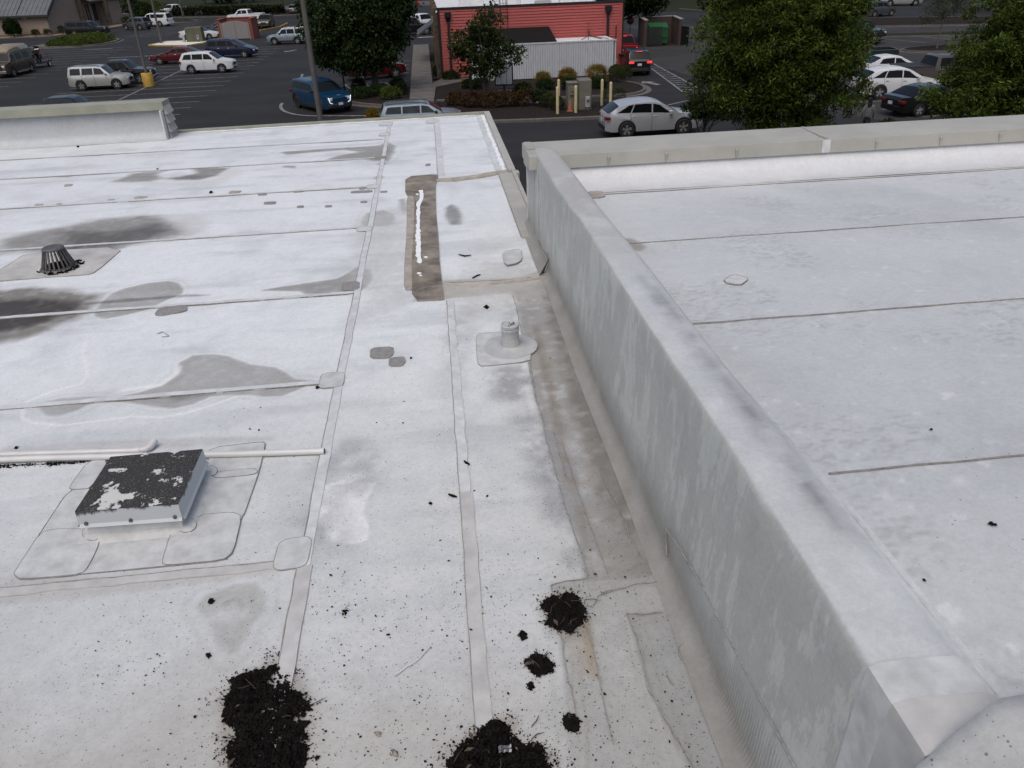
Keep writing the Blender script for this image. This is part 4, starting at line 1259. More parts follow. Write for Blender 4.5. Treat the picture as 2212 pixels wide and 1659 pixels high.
def sheet(name, pts, z, matn, parent=None, kind='structure', th=.0):
    n = len(pts)
    a = sum(pts[i][0] * pts[(i + 1) % n][1] - pts[(i + 1) % n][0] * pts[i][1] for i in range(n))
    if a < 0:
        pts = pts[::-1]
    o = MB().add([(x, y, z) for x, y in pts], [tuple(range(n))]).obj(name, matn, parent)
    if parent is None:
        o['kind'] = kind
    return o
lot = sheet('parking_lot', [(-450, -60), (450, -60), (450, 600), (-450, 600)], 0, 'asphalt')
sheet('road', [(-300, 178), (300, 150), (300, 166), (-300, 196)], .006, 'road_grey')
sheet('old_pavement', [(17.9, 64), (20.5, 46), (24, 36), (60, 30), (90, 62), (60, 73), (30, 78), (20.5, 77)], .004, 'asphalt_old')
sheet('drive_aisle', [(25, 81.5), (60, 77), (110, 62), (118, 70), (60, 90), (34, 92), (30, 100), (24, 100)], .004, 'asphalt_old')
sheet('field', [(-300, 200), (300, 170), (300, 420), (-300, 420)], .01, 'grass')
sheet('lawn', [(34, 122), (40, 116), (62, 112), (90, 128), (60, 150), (36, 140)], .02, 'grass')

def line(p, q, w=.11, parent=lot, name='parking_line'):
    MB().strip([p, ((p[0] + q[0]) / 2, (p[1] + q[1]) / 2), q], w, .003, .0065).obj(name, 'paint_white', parent)
# double row of stalls
for i in range(19):
    y = 49.7 + i * 2.46 + .02 * i
    line((-15.75, y), (-28.1, y - .02))
line((-22.0, 47), (-21.9, 94), .15)
for i in range(16):
    line((-34.3, 62.6 + i * 2.62), (-44.5, 62.5 + i * 2.62))
for i in range(14):
    line((-33.9 - i * .25, 117.0 + i * 2.5), (-40.2 - i * .25, 117.0 + i * 2.5))
line((-39.6, 101), (-36.3, 101), .3)
line((-27.2, 90.5), (-33.2, 90.2), .35)
line((-47.5, 108.5), (-52.5, 98), .2)
line((-14.9, 102.5), (-18.8, 100.5), .25)
# kerbed drive curve under the blue car, worn bars
pts = [(-9.8 + 3.4 * (1 - math.cos(a)), 54.6 - 5.6 * math.sin(a)) for a in np.linspace(.0, 1.45, 14)] + [(-5.2, 48.6), (-3, 47.9)]
MB().strip(pts, .2, .003, .0065).obj('painted_curve', 'paint_white', lot)
line((-9.4, 58.5), (-10.4, 69.2), .2)
for k in range(6):
    line((-5.6 + k * .75, 59.0), (-6.3 + k * .75, 61.8), .16)
line((-5.9, 59.0), (-1.6, 59.0), .12)
line((-6.4, 61.9), (-1.6, 62.0), .12)
for y in (66.9, 69.6, 72.3, 75):
    line((-6.0, y), (-1.6, y))
# hatched island of the drive-through
hL = [(16.3, 50.4), (17.05, 61), (17.6, 65)]
hR = [(17.5, 48.4), (18.0, 57), (18.15, 65)]
line((16.2, 50.9), (17.2, 62.2), .14)
line((17.45, 48.4), (18.1, 65), .14)
for k in range(13):
    y = 50.6 + k * 1.05
    line((16.25 + (y - 50.9) * .088, y + .25), (17.5 + (y - 48.4) * .039, y - .65), .13)
line((13.6, 46.2), (16.8, 48.6), .14)
line((16.4, 46.4), (14.4, 44.4), .14)
def arrow(x, y, a, s=1.0):
    c, sn = math.cos(a), math.sin(a)
    P = [(-.18, -.9), (.18, -.9), (.18, .2), (.55, .2), (0, .95), (-.55, .2), (-.18, .2)]
    P = [((px * c - py * sn) * s + x, (px * sn + py * c) * s + y) for px, py in P]
    MB().add([(px, py, .0065) for px, py in P], [tuple(range(7))]).obj('painted_arrow', 'paint_white', lot)
arrow(15.2, 55.1, .35, 1.1)
arrow(-14.2, 88.8, 2.6, 1.1)
arrow(30.8, 94.8, .6, 1.1)
arrow(6.4, 49.4, -1.4, 1.0)
line((21.2, 63.2), (26.5, 60.6), .22)
line((26.2, 57), (29.5, 55.4), .16)
for y in (36.8, 39.35, 41.7, 44.15, 46.7, 49.2):
    line((24.6, y), (30.3, y - .15))
    line((30.5, y), (36, y - .15))
for k in range(6):
    line((26 + k * 4.1, 79.6 - k * 1.0), (27.9 + k * 4.1, 74.2 - k * 1.0))

def kerb(path, matn='concrete', h=.14, w=.18, gutter=True, name='kerb', parent=lot):
    n = 1 if len(path) < 6 else max(1, len(path) // 4)
    i = 0
    while i < len(path) - 1:
        j = min(len(path) - 1, i + max(1, len(path) // n))
        MB().strip(path[i:j + 1], w, 0, h).obj(name, matn, parent)
        if gutter:
            MB().strip(path[i:j + 1], w + .75, .001, .008).obj('gutter', 'concrete', parent)
        i = j

# planting bed between drive lane and red building
def arc(cx, cy, rx, ry, a0, a1, n=9):
    return [(cx + rx * math.cos(math.radians(a0 + (a1 - a0) * i / (n - 1))), cy + ry * math.sin(math.radians(a0 + (a1 - a0) * i / (n - 1)))) for i in range(n)]
sheet('planting_bed', [(.35, 51.5), (1.0, 46), (3.3, 44.0), (9.6, 43.5), (11.3, 44.2), (11.6, 46.2), (10.6, 48.2), (6, 49.0), (1.0, 51.0)], .11, 'mulch')
kerb([(1.0, 45.6), (3.3, 43.9), (5.6, 43.65)], gutter=False, w=.35)
kerb([(5.62, 43.65), (9.5, 43.4)], gutter=False, w=.35)
kerb([(9.52, 43.4)] + arc(9.6, 45.6, 2.2, 2.2, -85, 60, 6), gutter=False, w=.35)
sheet('planting_bed', [(.35, 52.0), (7, 50.9), (12.0, 50.6)] + arc(12.2, 53.6, 1.95, 3.0, -75, 60, 8) + [(13.6, 58.4), (14.0, 59.2), (6, 58.9), (3, 60.2), (.45, 57.7)], .11, 'mulch')
kerb([(.35, 51.9), (3.5, 51.5), (7, 50.85), (9.5, 50.5), (12.0, 50.5)], h=.13, gutter=False)
kerb([(12.0, 50.5)] + arc(12.2, 53.6, 2.05, 3.1, -80, 60, 10), h=.13)
walk = MB().box(-1.38, .2, 51.5, 87.8, 0, .13).obj('sidewalk', 'concrete', None, kind='structure')
for y in np.arange(53.2, 87, 1.75):
    MB().box(-1.36, .18, y, y + .03, .13, .1335).obj('joint', 'dirt_line', walk)
MB().prism([(.21, 52.5), (.42, 57.6), (3.1, 60.4), (3.3, 61.4), (.9, 61.5), (.21, 59.5)], 0, .125).obj('sidewalk', 'concrete', None, kind='structure')
sheet('planting_bed', [(-5.8, 58.2), (-5.6, 53.6), (-4.6, 52.2), (-3.2, 51.2), (-1.45, 51.0), (-1.42, 58.4)], .1, 'mulch')
kerb([(-5.8, 58.2), (-5.75, 55), (-5.3, 53.1), (-4.4, 52.1), (-3.2, 51.2), (-1.5, 50.9)])
sheet('planting_bed', [(.25, 61.6), (.25, 80), (.9, 80), (.9, 61.6)], .1, 'mulch')
# hedge island, gravel island, far islands
isl = [(-48.2, 107.6), (-46.5, 106.0), (-45, 105.2), (-42, 104.6), (-39.8, 106.2), (-38.9, 109.5), (-39.3, 113), (-41, 115.6), (-44, 116), (-47.4, 113.5)]
MB().prism(isl, 0, .14).obj('hedge_island', 'concrete', None, kind='structure')
kerb(isl + [isl[0]])
gi = [(-32.6, 102.4), (-31.5, 101.4), (-27.5, 99.6), (-26.2, 102.0), (-26.0, 104.4), (-28, 106.4), (-31.8, 106.6)]
MB().prism(gi, 0, .1).obj('gravel_island', 'white_gravel', None, kind='structure')
kerb(gi + [gi[0]], 'kerb_yellow', gutter=False)
fi = [(-42.7, 146.4), (-40.5, 143.4), (-38.8, 143.2), (-38.0, 146), (-40, 150.5), (-44, 151)]
MB().prism(fi, 0, .12).obj('grass_island', 'grass', None, kind='structure')
kerb(fi + [fi[0]])
MB().prism([(-20, 151), (-26, 150.5), (-46, 158.6), (-48, 166), (-26, 166), (-20, 160)], 0, .12).obj('hedge_strip', 'mulch', None, kind='structure')
kerb([(-20, 151), (-26, 150.5), (-36, 154.4), (-46, 158.6)])
kerb([(-22.5, 118), (-20.6, 123.5), (-20.6, 130)], 'kerb_yellow', gutter=False)
# right-hand kerbs and strips
MB().prism([(25.4, 80.6), (30, 79.6), (44, 75.3), (60, 70.6), (61, 73), (45, 77.6), (30.6, 82.0), (25.8, 82.6)], 0, .12).obj('grass_verge', 'grass', None, kind='structure')
kerb([(25.4, 80.6), (30, 79.6), (37, 77.6), (44, 75.3), (52, 73), (60, 70.6)], gutter=False)
MB().prism([(32.4, 90.6), (33.2, 97.6), (36, 103), (60, 92), (100, 76), (98, 70), (60, 82)], 0, .12).obj('mulch_strip', 'mulch', None, kind='structure')
kerb([(36, 103), (33.2, 97.8), (32.5, 92), (34, 89.8), (60, 81.8)])
kerb([(36, 103.2), (60, 92.2), (100, 76)], gutter=False)
MB().prism(arc(42.6, 65.0, 3.2, 1.9, 60, 300, 12) + [(50, 60.5), (51, 63.6)], 0, .14).obj('tree_island', 'mulch', None, kind='structure')
kerb(arc(42.6, 65.0, 3.25, 1.95, 60, 300, 14) + [(50, 60.4)])
kerb([(38.2, 124.3), (40.6, 115.8), (62, 110)])
MB().prism([(11.5, 29.0), (13.5, 35.2), (21.6, 34.2), (21.2, 25), (12, 25)], 0, .12).obj('planting_bed', 'mulch', None, kind='structure')
kerb([(13.5, 35.3), (21.6, 34.3), (21.3, 27)])
MB().prism([(19.2, 80.3), (20.2, 78), (20.6, 80.2), (20.3, 86), (17.5, 86.4)], 0, .12).obj('planting_bed', 'mulch', None, kind='structure')
# ================================================================ vehicles
def paintm(name, c, rough=.32, metal=.0):
    return simple(name, c, rough, .05, 1.2, metal=metal, spec=.3, coat=.25)
for nm, c in (('car_white', (.50, .515, .53)), ('car_silver', (.26, .265, .26)), ('car_pearl', (.30, .31, .325)), ('car_black', (.006, .006, .007)), ('car_grey', (.05, .054, .06)), ('car_maroon', (.07, .006, .009)),
              ('car_navy', (.008, .011, .032)), ('car_blue', (.004, .028, .066)), ('car_brown', (.05, .04, .032)), ('car_tan', (.055, .044, .030)), ('car_lightblue', (.15, .18, .20)), ('car_red', (.16, .010, .012)), ('car_slate', (.05, .062, .075)), ('car_green', (.016, .022, .020)), ('car_taupe', (.06, .055, .052))):
    pale = c[0] > .1 and c[1] > .1 and nm != 'car_white'
    paintm(nm, tuple(min(1, x * 1.8) for x in c) if pale else c, .28 if pale else .22, .65 if pale else 0)
simple('car_glass', (.004, .005, .006), .06, .1, 3, spec=.15)
simple('car_glass_light', (.022, .027, .03), .06, .4, 2.0, spec=.22)
simple('trim_black', (.008, .008, .009), .55, .2, 8)
simple('tyre', (.007, .007, .007), .85, .2, 10)
simple('rim_silver', (.42, .42, .43), .3, .15, 8, metal=.6)
simple('rim_mid', (.13, .13, .135), .3, .2, 8, metal=.5)
simple('rim_dark', (.03, .03, .032), .4, .2, 8, metal=.4)
simple('chrome', (.55, .56, .58), .15, .1, 8, metal=.9)
simple('lamp_clear', (.45, .46, .47), .12, .1, 10)
simple('lamp_red', (.10, .006, .006), .15, .2, 10)
simple('lamp_red_lit', (1.0, .05, .05), .3, .02, 10, emit=.6)
simple('lamp_drl', (.85, .92, 1.0), .3, .02, 10, emit=1.0)
simple('plate', (.42, .42, .44), .5, .15, 14)
simple('roof_white', (.55, .55, .54), .35, .05, 3)
simple('amber', (.5, .16, .02), .3, .1, 5)

def pw(x, pts):
    for i in range(len(pts) - 1):
        a, b = pts[i], pts[i + 1]
        if x <= b[0]:
            t = 0 if b[0] == a[0] else max(0, (x - a[0]) / (b[0] - a[0]))
            if len(a) > 2:
                t = t * t * (3 - 2 * t)
            return a[1] + (b[1] - a[1]) * t
    return pts[-1][1]

# lengths measured back from the front bumper
STY = {
    'suv': dict(L=4.6, W=1.84, H=1.72, wb=2.68, fo=.92, r=.36, belt=[(0, .66), (.10, .86), (1.05, 1.04), (1.3, 1.06), (4.5, 1.12), (4.6, .98)],
                roof=[(0, .70), (.12, .92), (.5, 1.0), (1.12, 1.10), (1.85, 1.64), (2.4, 1.71), (3.8, 1.68), (4.22, 1.62), (4.52, 1.14), (4.6, 1.0)],
                ws=(1.16, 1.86), rw=(4.2, 4.52), win=[(1.38, 2.38, 1.92, 2.36), (2.46, 3.36, 2.44, 3.34), (3.44, 4.22, 3.42, 4.02)], front='suv'),
    'boxy': dict(L=4.45, W=1.81, H=1.73, wb=2.62, fo=.88, r=.355, belt=[(0, .62), (.10, .84), (1.1, 1.02), (1.3, 1.04), (4.35, 1.06), (4.45, .95)],
                 roof=[(0, .66), (.12, .92), (.4, .99), (1.18, 1.08), (1.78, 1.62), (2.2, 1.70), (3.9, 1.70), (4.22, 1.66), (4.38, 1.1), (4.45, .97)],
                 ws=(1.22, 1.79), rw=(4.23, 4.39), win=[(1.42, 2.36, 1.84, 2.34), (2.44, 3.26, 2.42, 3.2), (3.36, 4.16, 3.34, 4.08)], front='suv'),
    'wedge': dict(L=4.89, W=1.92, H=1.69, wb=2.85, fo=.98, r=.385, belt=[(0, .62), (.14, .82), (1.2, 1.02), (1.4, 1.05), (4.3, 1.16), (4.75, 1.12), (4.89, .95)],
                  roof=[(0, .66), (.15, .86), (.6, .97), (1.25, 1.08), (2.0, 1.52), (2.45, 1.65), (2.9, 1.68), (3.5, 1.65), (4.0, 1.57), (4.25, 1.50), (4.78, 1.13), (4.89, .97)],
                  ws=(1.30, 2.1), rw=(4.24, 4.76), win=[(1.56, 2.56, 2.2, 2.54), (2.63, 3.62, 2.61, 3.45), (3.68, 4.4, 3.5, 3.74)], front='suv'),
    'big': dict(L=5.0, W=1.98, H=1.77, wb=3.1, fo=.9, r=.40, belt=[(0, .62), (.12, .95), (1.1, 1.10), (1.35, 1.12), (4.8, 1.16), (5.0, 1.0)],
                roof=[(0, .66), (.12, .99), (.4, 1.06), (1.2, 1.14), (1.95, 1.62), (2.4, 1.72), (4.3, 1.71), (4.7, 1.66), (4.92, 1.18), (5.0, 1.02)],
                ws=(1.24, 1.97), rw=(4.71, 4.92), win=[(1.5, 2.5, 2.06, 2.48), (2.58, 3.62, 2.56, 3.6), (3.7, 4.66, 3.68, 4.5)], front='block'),
    'long': dict(L=5.6, W=2.0, H=1.9, wb=3.3, fo=.95, r=.39, belt=[(0, .70), (.1, 1.0), (1.3, 1.14), (5.45, 1.18), (5.6, .95)],
                 roof=[(0, .74), (.1, 1.06), (.4, 1.12), (1.4, 1.19), (2.0, 1.78), (2.4, 1.88), (5.1, 1.87), (5.4, 1.82), (5.54, 1.2), (5.6, 1.0)],
                 ws=(1.44, 2.02), rw=(5.4, 5.55), win=[(1.7, 2.66, 2.08, 2.64), (2.76, 3.68, 2.74, 3.66), (3.8, 5.3, 3.78, 5.2)], front='block'),
    'sedan': dict(L=4.86, W=1.83, H=1.46, wb=2.78, fo=.95, r=.335, belt=[(0, .52), (.14, .68), (1.3, .90), (1.6, .93), (3.9, .98), (4.7, .96), (4.86, .80)],
                  roof=[(0, .56), (.15, .72), (.6, .83), (1.35, .95), (2.2, 1.38), (2.7, 1.46), (3.3, 1.42), (3.6, 1.36), (4.3, 1.03), (4.75, 1.0), (4.86, .84)],
                  ws=(1.4, 2.22), rw=(3.6, 4.28), win=[(1.68, 2.66, 2.3, 2.64), (2.73, 3.72, 2.71, 3.5)], front='sedan'),
    'pickup': dict(L=5.75, W=2.0, H=1.92, wb=3.65, fo=.95, r=.40, belt=[(0, .72), (.1, 1.04), (1.35, 1.18), (3.75, 1.24), (5.65, 1.24), (5.75, 1.2)],
                   roof=[(0, .76), (.1, 1.10), (.4, 1.16), (1.42, 1.23), (1.95, 1.80), (2.3, 1.90), (3.35, 1.89), (3.55, 1.82), (3.72, 1.28), (5.7, 1.28), (5.75, 1.24)],
                   ws=(1.46, 1.97), rw=(3.56, 3.72), win=[(1.72, 2.56, 2.04, 2.54), (2.64, 3.44, 2.62, 3.38)], bed=(3.86, 5.62), front='block'),
    'minivan': dict(L=4.8, W=1.99, H=1.75, wb=2.88, fo=.95, r=.34, belt=[(0, .55), (.15, .78), (.9, .98), (1.2, 1.02), (4.65, 1.06), (4.8, .92)],
                    roof=[(0, .6), (.15, .82), (.5, .93), (.95, 1.06), (2.0, 1.64), (2.5, 1.74), (4.1, 1.72), (4.5, 1.66), (4.72, 1.08), (4.8, .96)],
                    ws=(1.0, 2.0), rw=(4.5, 4.72), win=[(1.5, 2.5, 2.1, 2.48), (2.58, 3.5, 2.56, 3.48), (3.58, 4.46, 3.56, 4.34)], front='sedan'),
    'camper': dict(L=5.6, W=2.02, H=2.5, wb=3.43, fo=.85, r=.37, belt=[(0, .70), (.1, 1.04), (.75, 1.20), (5.45, 1.25), (5.6, 1.0)],
                   roof=[(0, .74), (.1, 1.1), (.3, 1.16), (.82, 1.26), (1.45, 1.95), (5.35, 1.98), (5.55, 1.3), (5.6, 1.05)],
                   ws=(.86, 1.45), rw=(5.4, 5.54), win=[(1.15, 1.9, 1.5, 1.88), (2.15, 3.2, 2.15, 3.2), (3.5, 4.7, 3.5, 4.7)], front='block'),
}

class Loft:
    def __init__(s, d):
        s.d = d
        s.ax = (d['fo'], d['fo'] + d['wb'])

    def sec(s, x):
        d = s.d
        L, W = d['L'], d['W'] / 2
        e = min(x, L - x)
        pl = 1 - .20 * max(0, 1 - e / .55) ** 2 - .04 * max(0, 1 - e / 1.3)
        w = W * pl
        zb, zr = pw(x, d['belt']), pw(x, d['roof'])
        zr = max(zr, zb + .015)
        k = min(1, max(0, (zr - zb) / .55))
        wt = w * (.985 - .20 * k)
        sill = .30 if e > .3 else .30 + .06 * (1 - e / .3)
        zs = sill
        for a in s.ax:
            R = d['r'] * 1.16
            if abs(x - a) < R:
                zs = max(zs, d['r'] + math.sqrt(R * R - (x - a) ** 2))
        z2 = max(.50, zs + .05)
        z3 = max(zb * .80, z2 + .04)
        zt = zr
        bed = d.get('bed')
        inb = bed and bed[0] < x < bed[1]
        p = [(0, sill - .06), (w * .80, min(zs, sill + .0) - .02), (w * .975, zs), (w, z2), (w * .995, z3), (w * .965, zb), (wt, zr - .05 * k - .004), (wt * .90, zr - .004 * k)]
        if inb:
            p += [(wt * .885, zr - .5), (0, zr - .5)]
        else:
            p += [(wt * .5, zr + .012), (0, zr + .02)]
        return p

    def xs(s):
        d = s.d
        X = set(np.round(np.arange(0, d['L'] + .001, .10), 3))
        for p in d['belt'] + d['roof']:
            X.add(round(p[0], 3))
        for a in s.ax:
            R = d['r'] * 1.16
            for t in np.linspace(-1, 1, 11):
                X.add(round(a + R * math.sin(t * math.pi / 2), 3))
        if d.get('bed'):
            for b in d['bed']:
                X |= {round(b - .01, 3), round(b + .01, 3)}
        X.add(round(d['L'], 3))
        return sorted(x for x in X if 0 <= x <= d['L'])

    def body(s):
        xs = s.xs()
        L = s.d['L']
        mb = MB()
        vs, fs, mi = [], [], []
        n = len(s.sec(1.0))
        ring = 2 * n - 2
        for x in xs:
            p = s.sec(x)
            full = p + [(-a, b) for a, b in p[-2:0:-1]]
            vs += [(L / 2 - x, -y, z) for y, z in full]
        for i in range(len(xs) - 1):
            for k in range(ring):
                a, b = i * ring + k, i * ring + (k + 1) % ring
                fs.append((a, a + ring, b + ring, b))
                seg = k if k < n - 1 else ring - 1 - k
                mi.append(1 if seg <= 1 else 0)
        mb.add(vs, fs)
        mb.mi = mi
        mb.add(vs[:ring], [tuple(range(ring))])
        mb.add(vs[-ring:], [tuple(range(ring - 1, -1, -1))])
        return mb

    def side_pt(s, x, t, sg, off=.008):
        p = s.sec(x)
        a, b = p[5], p[6]
        y = a[0] + (b[0] - a[0]) * t
        z = a[1] + (b[1] - a[1]) * t
        nx, nz = (b[1] - a[1]), -(b[0] - a[0])
        q = math.hypot(nx, nz) or 1
        return (s.d['L'] / 2 - x, sg * (y + nx / q * off), z + nz / q * off)

    def side_win(s, wq, sg):
        xb0, xb1, xt0, xt1 = wq
        vs = []
        for j in range(4):
            t = .10 + .76 * j / 3
            for i in range(6):
                u = i / 5
                vs.append(s.side_pt((xb0 + (xb1 - xb0) * u) * (1 - j / 3) + (xt0 + (xt1 - xt0) * u) * (j / 3), t, sg))
        return MB().add(vs, [(j * 6 + i, j * 6 + i + 1, j * 6 + i + 7, j * 6 + i + 6) for j in range(3) for i in range(5)])

    def top_win(s, x0, x1):
        vs = []
        for i in range(9):
            x = x0 + (x1 - x0) * i / 8
            p = s.sec(x)
            q = [p[6], p[7], p[8], p[9]]
            ww = p[6][0] * .94
            for j in range(9):
                y = -ww + 2 * ww * j / 8
                ay = abs(y)
                z = q[3][1]
                for k in range(3):
                    if q[k + 1][0] <= ay <= q[k][0]:
                        t = (q[k][0] - ay) / (q[k][0] - q[k + 1][0] + 1e-9)
                        z = q[k][1] + (q[k + 1][1] - q[k][1]) * t
                sl = (pw(x + .02, s.d['roof']) - pw(x - .02, s.d['roof'])) / .04
                nn = math.hypot(sl, 1)
                vs.append((s.d['L'] / 2 - x + .012 * sl / nn, y, z + .012 / nn))
        return MB().add(vs, [(i * 9 + j, i * 9 + j + 1, i * 9 + j + 10, i * 9 + j + 9) for i in range(8) for j in range(8)])

WHEEL = {}
def wheel_meshes(r, rimm):
    if (r, rimm) not in WHEEL:
        t = MB().lathe([(r * .64, -.10), (r * .93, -.11), (r, -.08), (r, .08), (r * .93, .11), (r * .64, .10)], 26, 0, 'y', cap=False).mesh('tyre', True)
        t.materials.append(MATS['tyre'])
        m = MB()
        m.lathe([(r * .66, .06), (r * .66, .102), (r * .60, .106), (r * .585, .03), (r * .2, .02), (.02, .02)], 26, 1, 'y')
        for k in range(5):
            a = 2 * math.pi * k / 5 + .3
            for da in (-.13, .13):
                ca, sa = math.cos(a), math.sin(a)
                ca2, sa2 = math.cos(a + da), math.sin(a + da)
                w_ = .032 * r / .36
                p0, p1 = (ca * r * .12, sa * r * .12), (ca2 * r * .60, sa2 * r * .60)
                nx, nz = -sa * w_, ca * w_
                vs = []
                for (px, pz) in (p0, p1):
                    for sgn in (-1, 1):
                        for y in (.025, .09 if (px, pz) == p0 else .098):
                            vs.append((px + nx * sgn, y, pz + nz * sgn))
                m.add(vs, [(0, 4, 5, 1), (2, 3, 7, 6), (1, 5, 7, 3), (4, 6, 7, 5)])
        m.lathe([(r * .17, .02), (r * .16, .098), (r * .08, .104), (.01, .104)], 12, 0, 'y')
        rm = m.mesh('rim', 30)
        rm.materials.append(MATS[rimm])
        rm.materials.append(MATS['rim_dark'])
        WHEEL[(r, rimm)] = (t, rm)
    return WHEEL[(r, rimm)]

def car(kind, style, body, front, rear, label, cat, rim='rim_silver', clad=None, sc=None, glass='car_glass', lit=False, drl=False, rails=False, near=True, tonneau=None, centre=None, head=None, roofm=None, group=None, alias='parked_car', detail=True, plate_txt=False):
    d = dict(STY[style])
    lf = Loft(d)
    L, W, r = d['L'], d['W'], d['r']
    if centre is None:
        f, b = Vector((*front, 0)), Vector((*rear, 0))
        h = (f - b).normalized()
        ang = math.atan2(h.y, h.x)
        nrm = Vector((-h.y, h.x, 0))
        mid = (f + b) / 2
        if nrm.dot(mid) < 0:
            nrm = -nrm
        wheelmid = L / 2 - (d['fo'] + d['wb'] / 2)
        c = mid + nrm * (W / 2 - .06) - h * wheelmid
    else:
        c, ang = Vector((*centre, 0)), head
    t = thing(alias, label, cat, (c.x, c.y, 0), ang, group)
    if sc:
        t.scale = (sc, sc, sc)
    bo = lf.body().obj('body', [body, 'trim_black'], t, 32)
    for sg in (-1, 1):
        for wq in d['win']:
            lf.side_win(wq, sg).obj('side_window', glass, t, True)
    lf.top_win(*d['ws']).obj('windshield', glass, t, True)
    lf.top_win(*d['rw']).obj('rear_window', 'car_glass', t, True)
    tm, rm = wheel_meshes(r, rim)
    for xa in lf.ax:
        for sg in (-1, 1):
            wo = thing('wheel', None, None, (L / 2 - xa, sg * (W / 2 - .105), r), 0 if sg > 0 else math.pi)
            wo.parent = t
            link_mesh('tyre', tm, 'tyre', wo)
            link_mesh('rim', rm, rim, wo)
    def wd(x):
        return lf.sec(x)[4][0]
    zh = pw(.12, d['belt'])
    lm = 'lamp_clear'
    for sg in (-1, 1):
        y = wd(.1) * .70
        MB().bev(L / 2 - .30, L / 2 + .004, sg * y - .17, sg * y + .17, zh - .17, zh - .02, .03).obj('headlight', lm, t, True)
        if drl:
            m = MB()
            m.tube([(L / 2 + .02, sg * (y - .05), zh - .33), (L / 2 + .025, sg * (y + .10), zh - .28), (L / 2 + .02, sg * (y + .15), zh - .05), (L / 2 - .02, sg * (y + .19), zh + .02)], .016, 6)
            m.obj('daytime_lamp', 'lamp_drl', t)
        xt = L - .12
        zt = pw(L - .3, d['belt']) - .14
        y = wd(xt) * .84
        tl = MB()
        if style in ('pickup', 'camper', 'boxy', 'long', 'minivan'):
            tl.bev(-L / 2 - .012, -L / 2 + .16, sg * y - .08, sg * y + .11, zt - .28, zt + .05, .02)
        else:
            tl.bev(-L / 2 - .008, -L / 2 + .22, sg * y - .26, sg * y + .12, zt - .10, zt + .04, .02)
        tl.obj('tail_light', 'lamp_red_lit' if lit else 'lamp_red', t, True)
        # door mirror
        xm = d['win'][0][0] + .12
        q = lf.side_pt(xm, .12, sg)
        MB().bev(q[0] - .06, q[0] + .08, min(q[1], q[1] + sg * .21), max(q[1], q[1] + sg * .21), q[2] - .02, q[2] + .13, .03).obj('mirror', 'trim_black' if clad else body, t, True)
        # sill cladding between the wheels
        if clad:
            x0, x1 = lf.ax[0] + r * 1.2, lf.ax[1] - r * 1.2
            MB().box(L / 2 - x1, L / 2 - x0, sg * (W / 2) - .03, sg * (W / 2) + .012, .27, .44).obj('sill', clad, t)
            for xa in lf.ax:
                m = MB()
                R = r * 1.16
                P = [(L / 2 - xa + (R + dr_) * math.cos(a), sg * (W / 2 + yo), r + (R + dr_) * math.sin(a)) for a in np.linspace(.02, math.pi - .02, 13) for dr_, yo in ((-.005, -.03), (-.005, .014), (.075, .010), (.08, -.03))]
                m.add(P, [(4 * i + k, 4 * i + k + 1, 4 * i + 5 + k, 4 * i + 4 + k) for i in range(12) for k in range(3)])
                m.obj('arch_trim', clad, t, True)
        if detail:
            for wq in d['win']:
                xd = wq[1] + .04
                if xd < d['L'] - 1.0:
                    vs = []
                    for k in range(2, 6):
                        for e in (-.009, .009):
                            pt = lf.sec(xd + e)[k]
                            vs.append((L / 2 - xd - e, sg * (pt[0] + .004), pt[1]))
                    MB().add(vs, [(2 * i, 2 * i + 1, 2 * i + 3, 2 * i + 2) for i in range(3)]).obj('door_gap', 'trim_black', t)
                    pt = lf.sec(xd - .22)[5]
                    MB().bev(L / 2 - xd + .06, L / 2 - xd + .26, min(sg * (pt[0] - .01), sg * (pt[0] + .035)), max(sg * (pt[0] - .01), sg * (pt[0] + .035)), pt[1] - .13, pt[1] - .095, .01).obj('door_handle', 'chrome' if not clad else 'trim_black', t)
        if rails:
            xr0, xr1 = d['ws'][1] + .1, d['rw'][0] - .1
            pa = [lf.sec(x)[7] for x in (xr0, (xr0 + xr1) / 2, xr1)]
            MB().tube([(L / 2 - xr0, sg * (pa[0][0] - .03), pa[0][1] + .01), (L / 2 - xr0 - .15, sg * (pa[0][0] - .03), pa[0][1] + .075), (L / 2 - (xr0 + xr1) / 2, sg * (pa[1][0] - .03), pa[1][1] + .06), (L / 2 - xr1 + .15, sg * (pa[2][0] - .03), pa[2][1] + .06), (L / 2 - xr1, sg * (pa[2][0] - .03), pa[2][1] + .0)], .022, 6).obj('roof_rail', 'trim_black', t, True)
    gw = wd(.1) * .48
    if d['front'] == 'block':
        MB().bev(L / 2 - .1, L / 2 + .015, -gw - .12, gw + .12, zh - .33, zh - .03, .02).obj('grille', 'trim_black' if not drl else body, t)
        MB().bev(L / 2 - .2, L / 2 + .06, -wd(.1) * .95, wd(.1) * .95, .40, .60, .04).obj('bumper', 'chrome' if style in ('pickup', 'camper') and not clad else 'trim_black', t, True)
    else:
        MB().bev(L / 2 - .1, L / 2 + .012, -gw, gw, zh - .30, zh - .06, .02).obj('grille', 'trim_black', t)
        MB().bev(L / 2 - .1, L / 2 + .010, -gw * 1.2, gw * 1.2, .30, .44, .02).obj('air_intake', 'trim_black', t)
    MB().bev(-L / 2 - .035, -L / 2 + .12, -wd(L - .1) * .9, wd(L - .1) * .9, .36, .58, .03).obj('rear_bumper', 'chrome' if style == 'pickup' and not clad else ('trim_black' if style in ('suv', 'boxy', 'big', 'wedge') else body), t, True)
    zp = .80 if style != 'sedan' else .70
    pl = MB().box(-L / 2 - .045, -L / 2 - .02, -.15, .15, zp - .08, zp + .08).obj('licence_plate', 'plate', t)
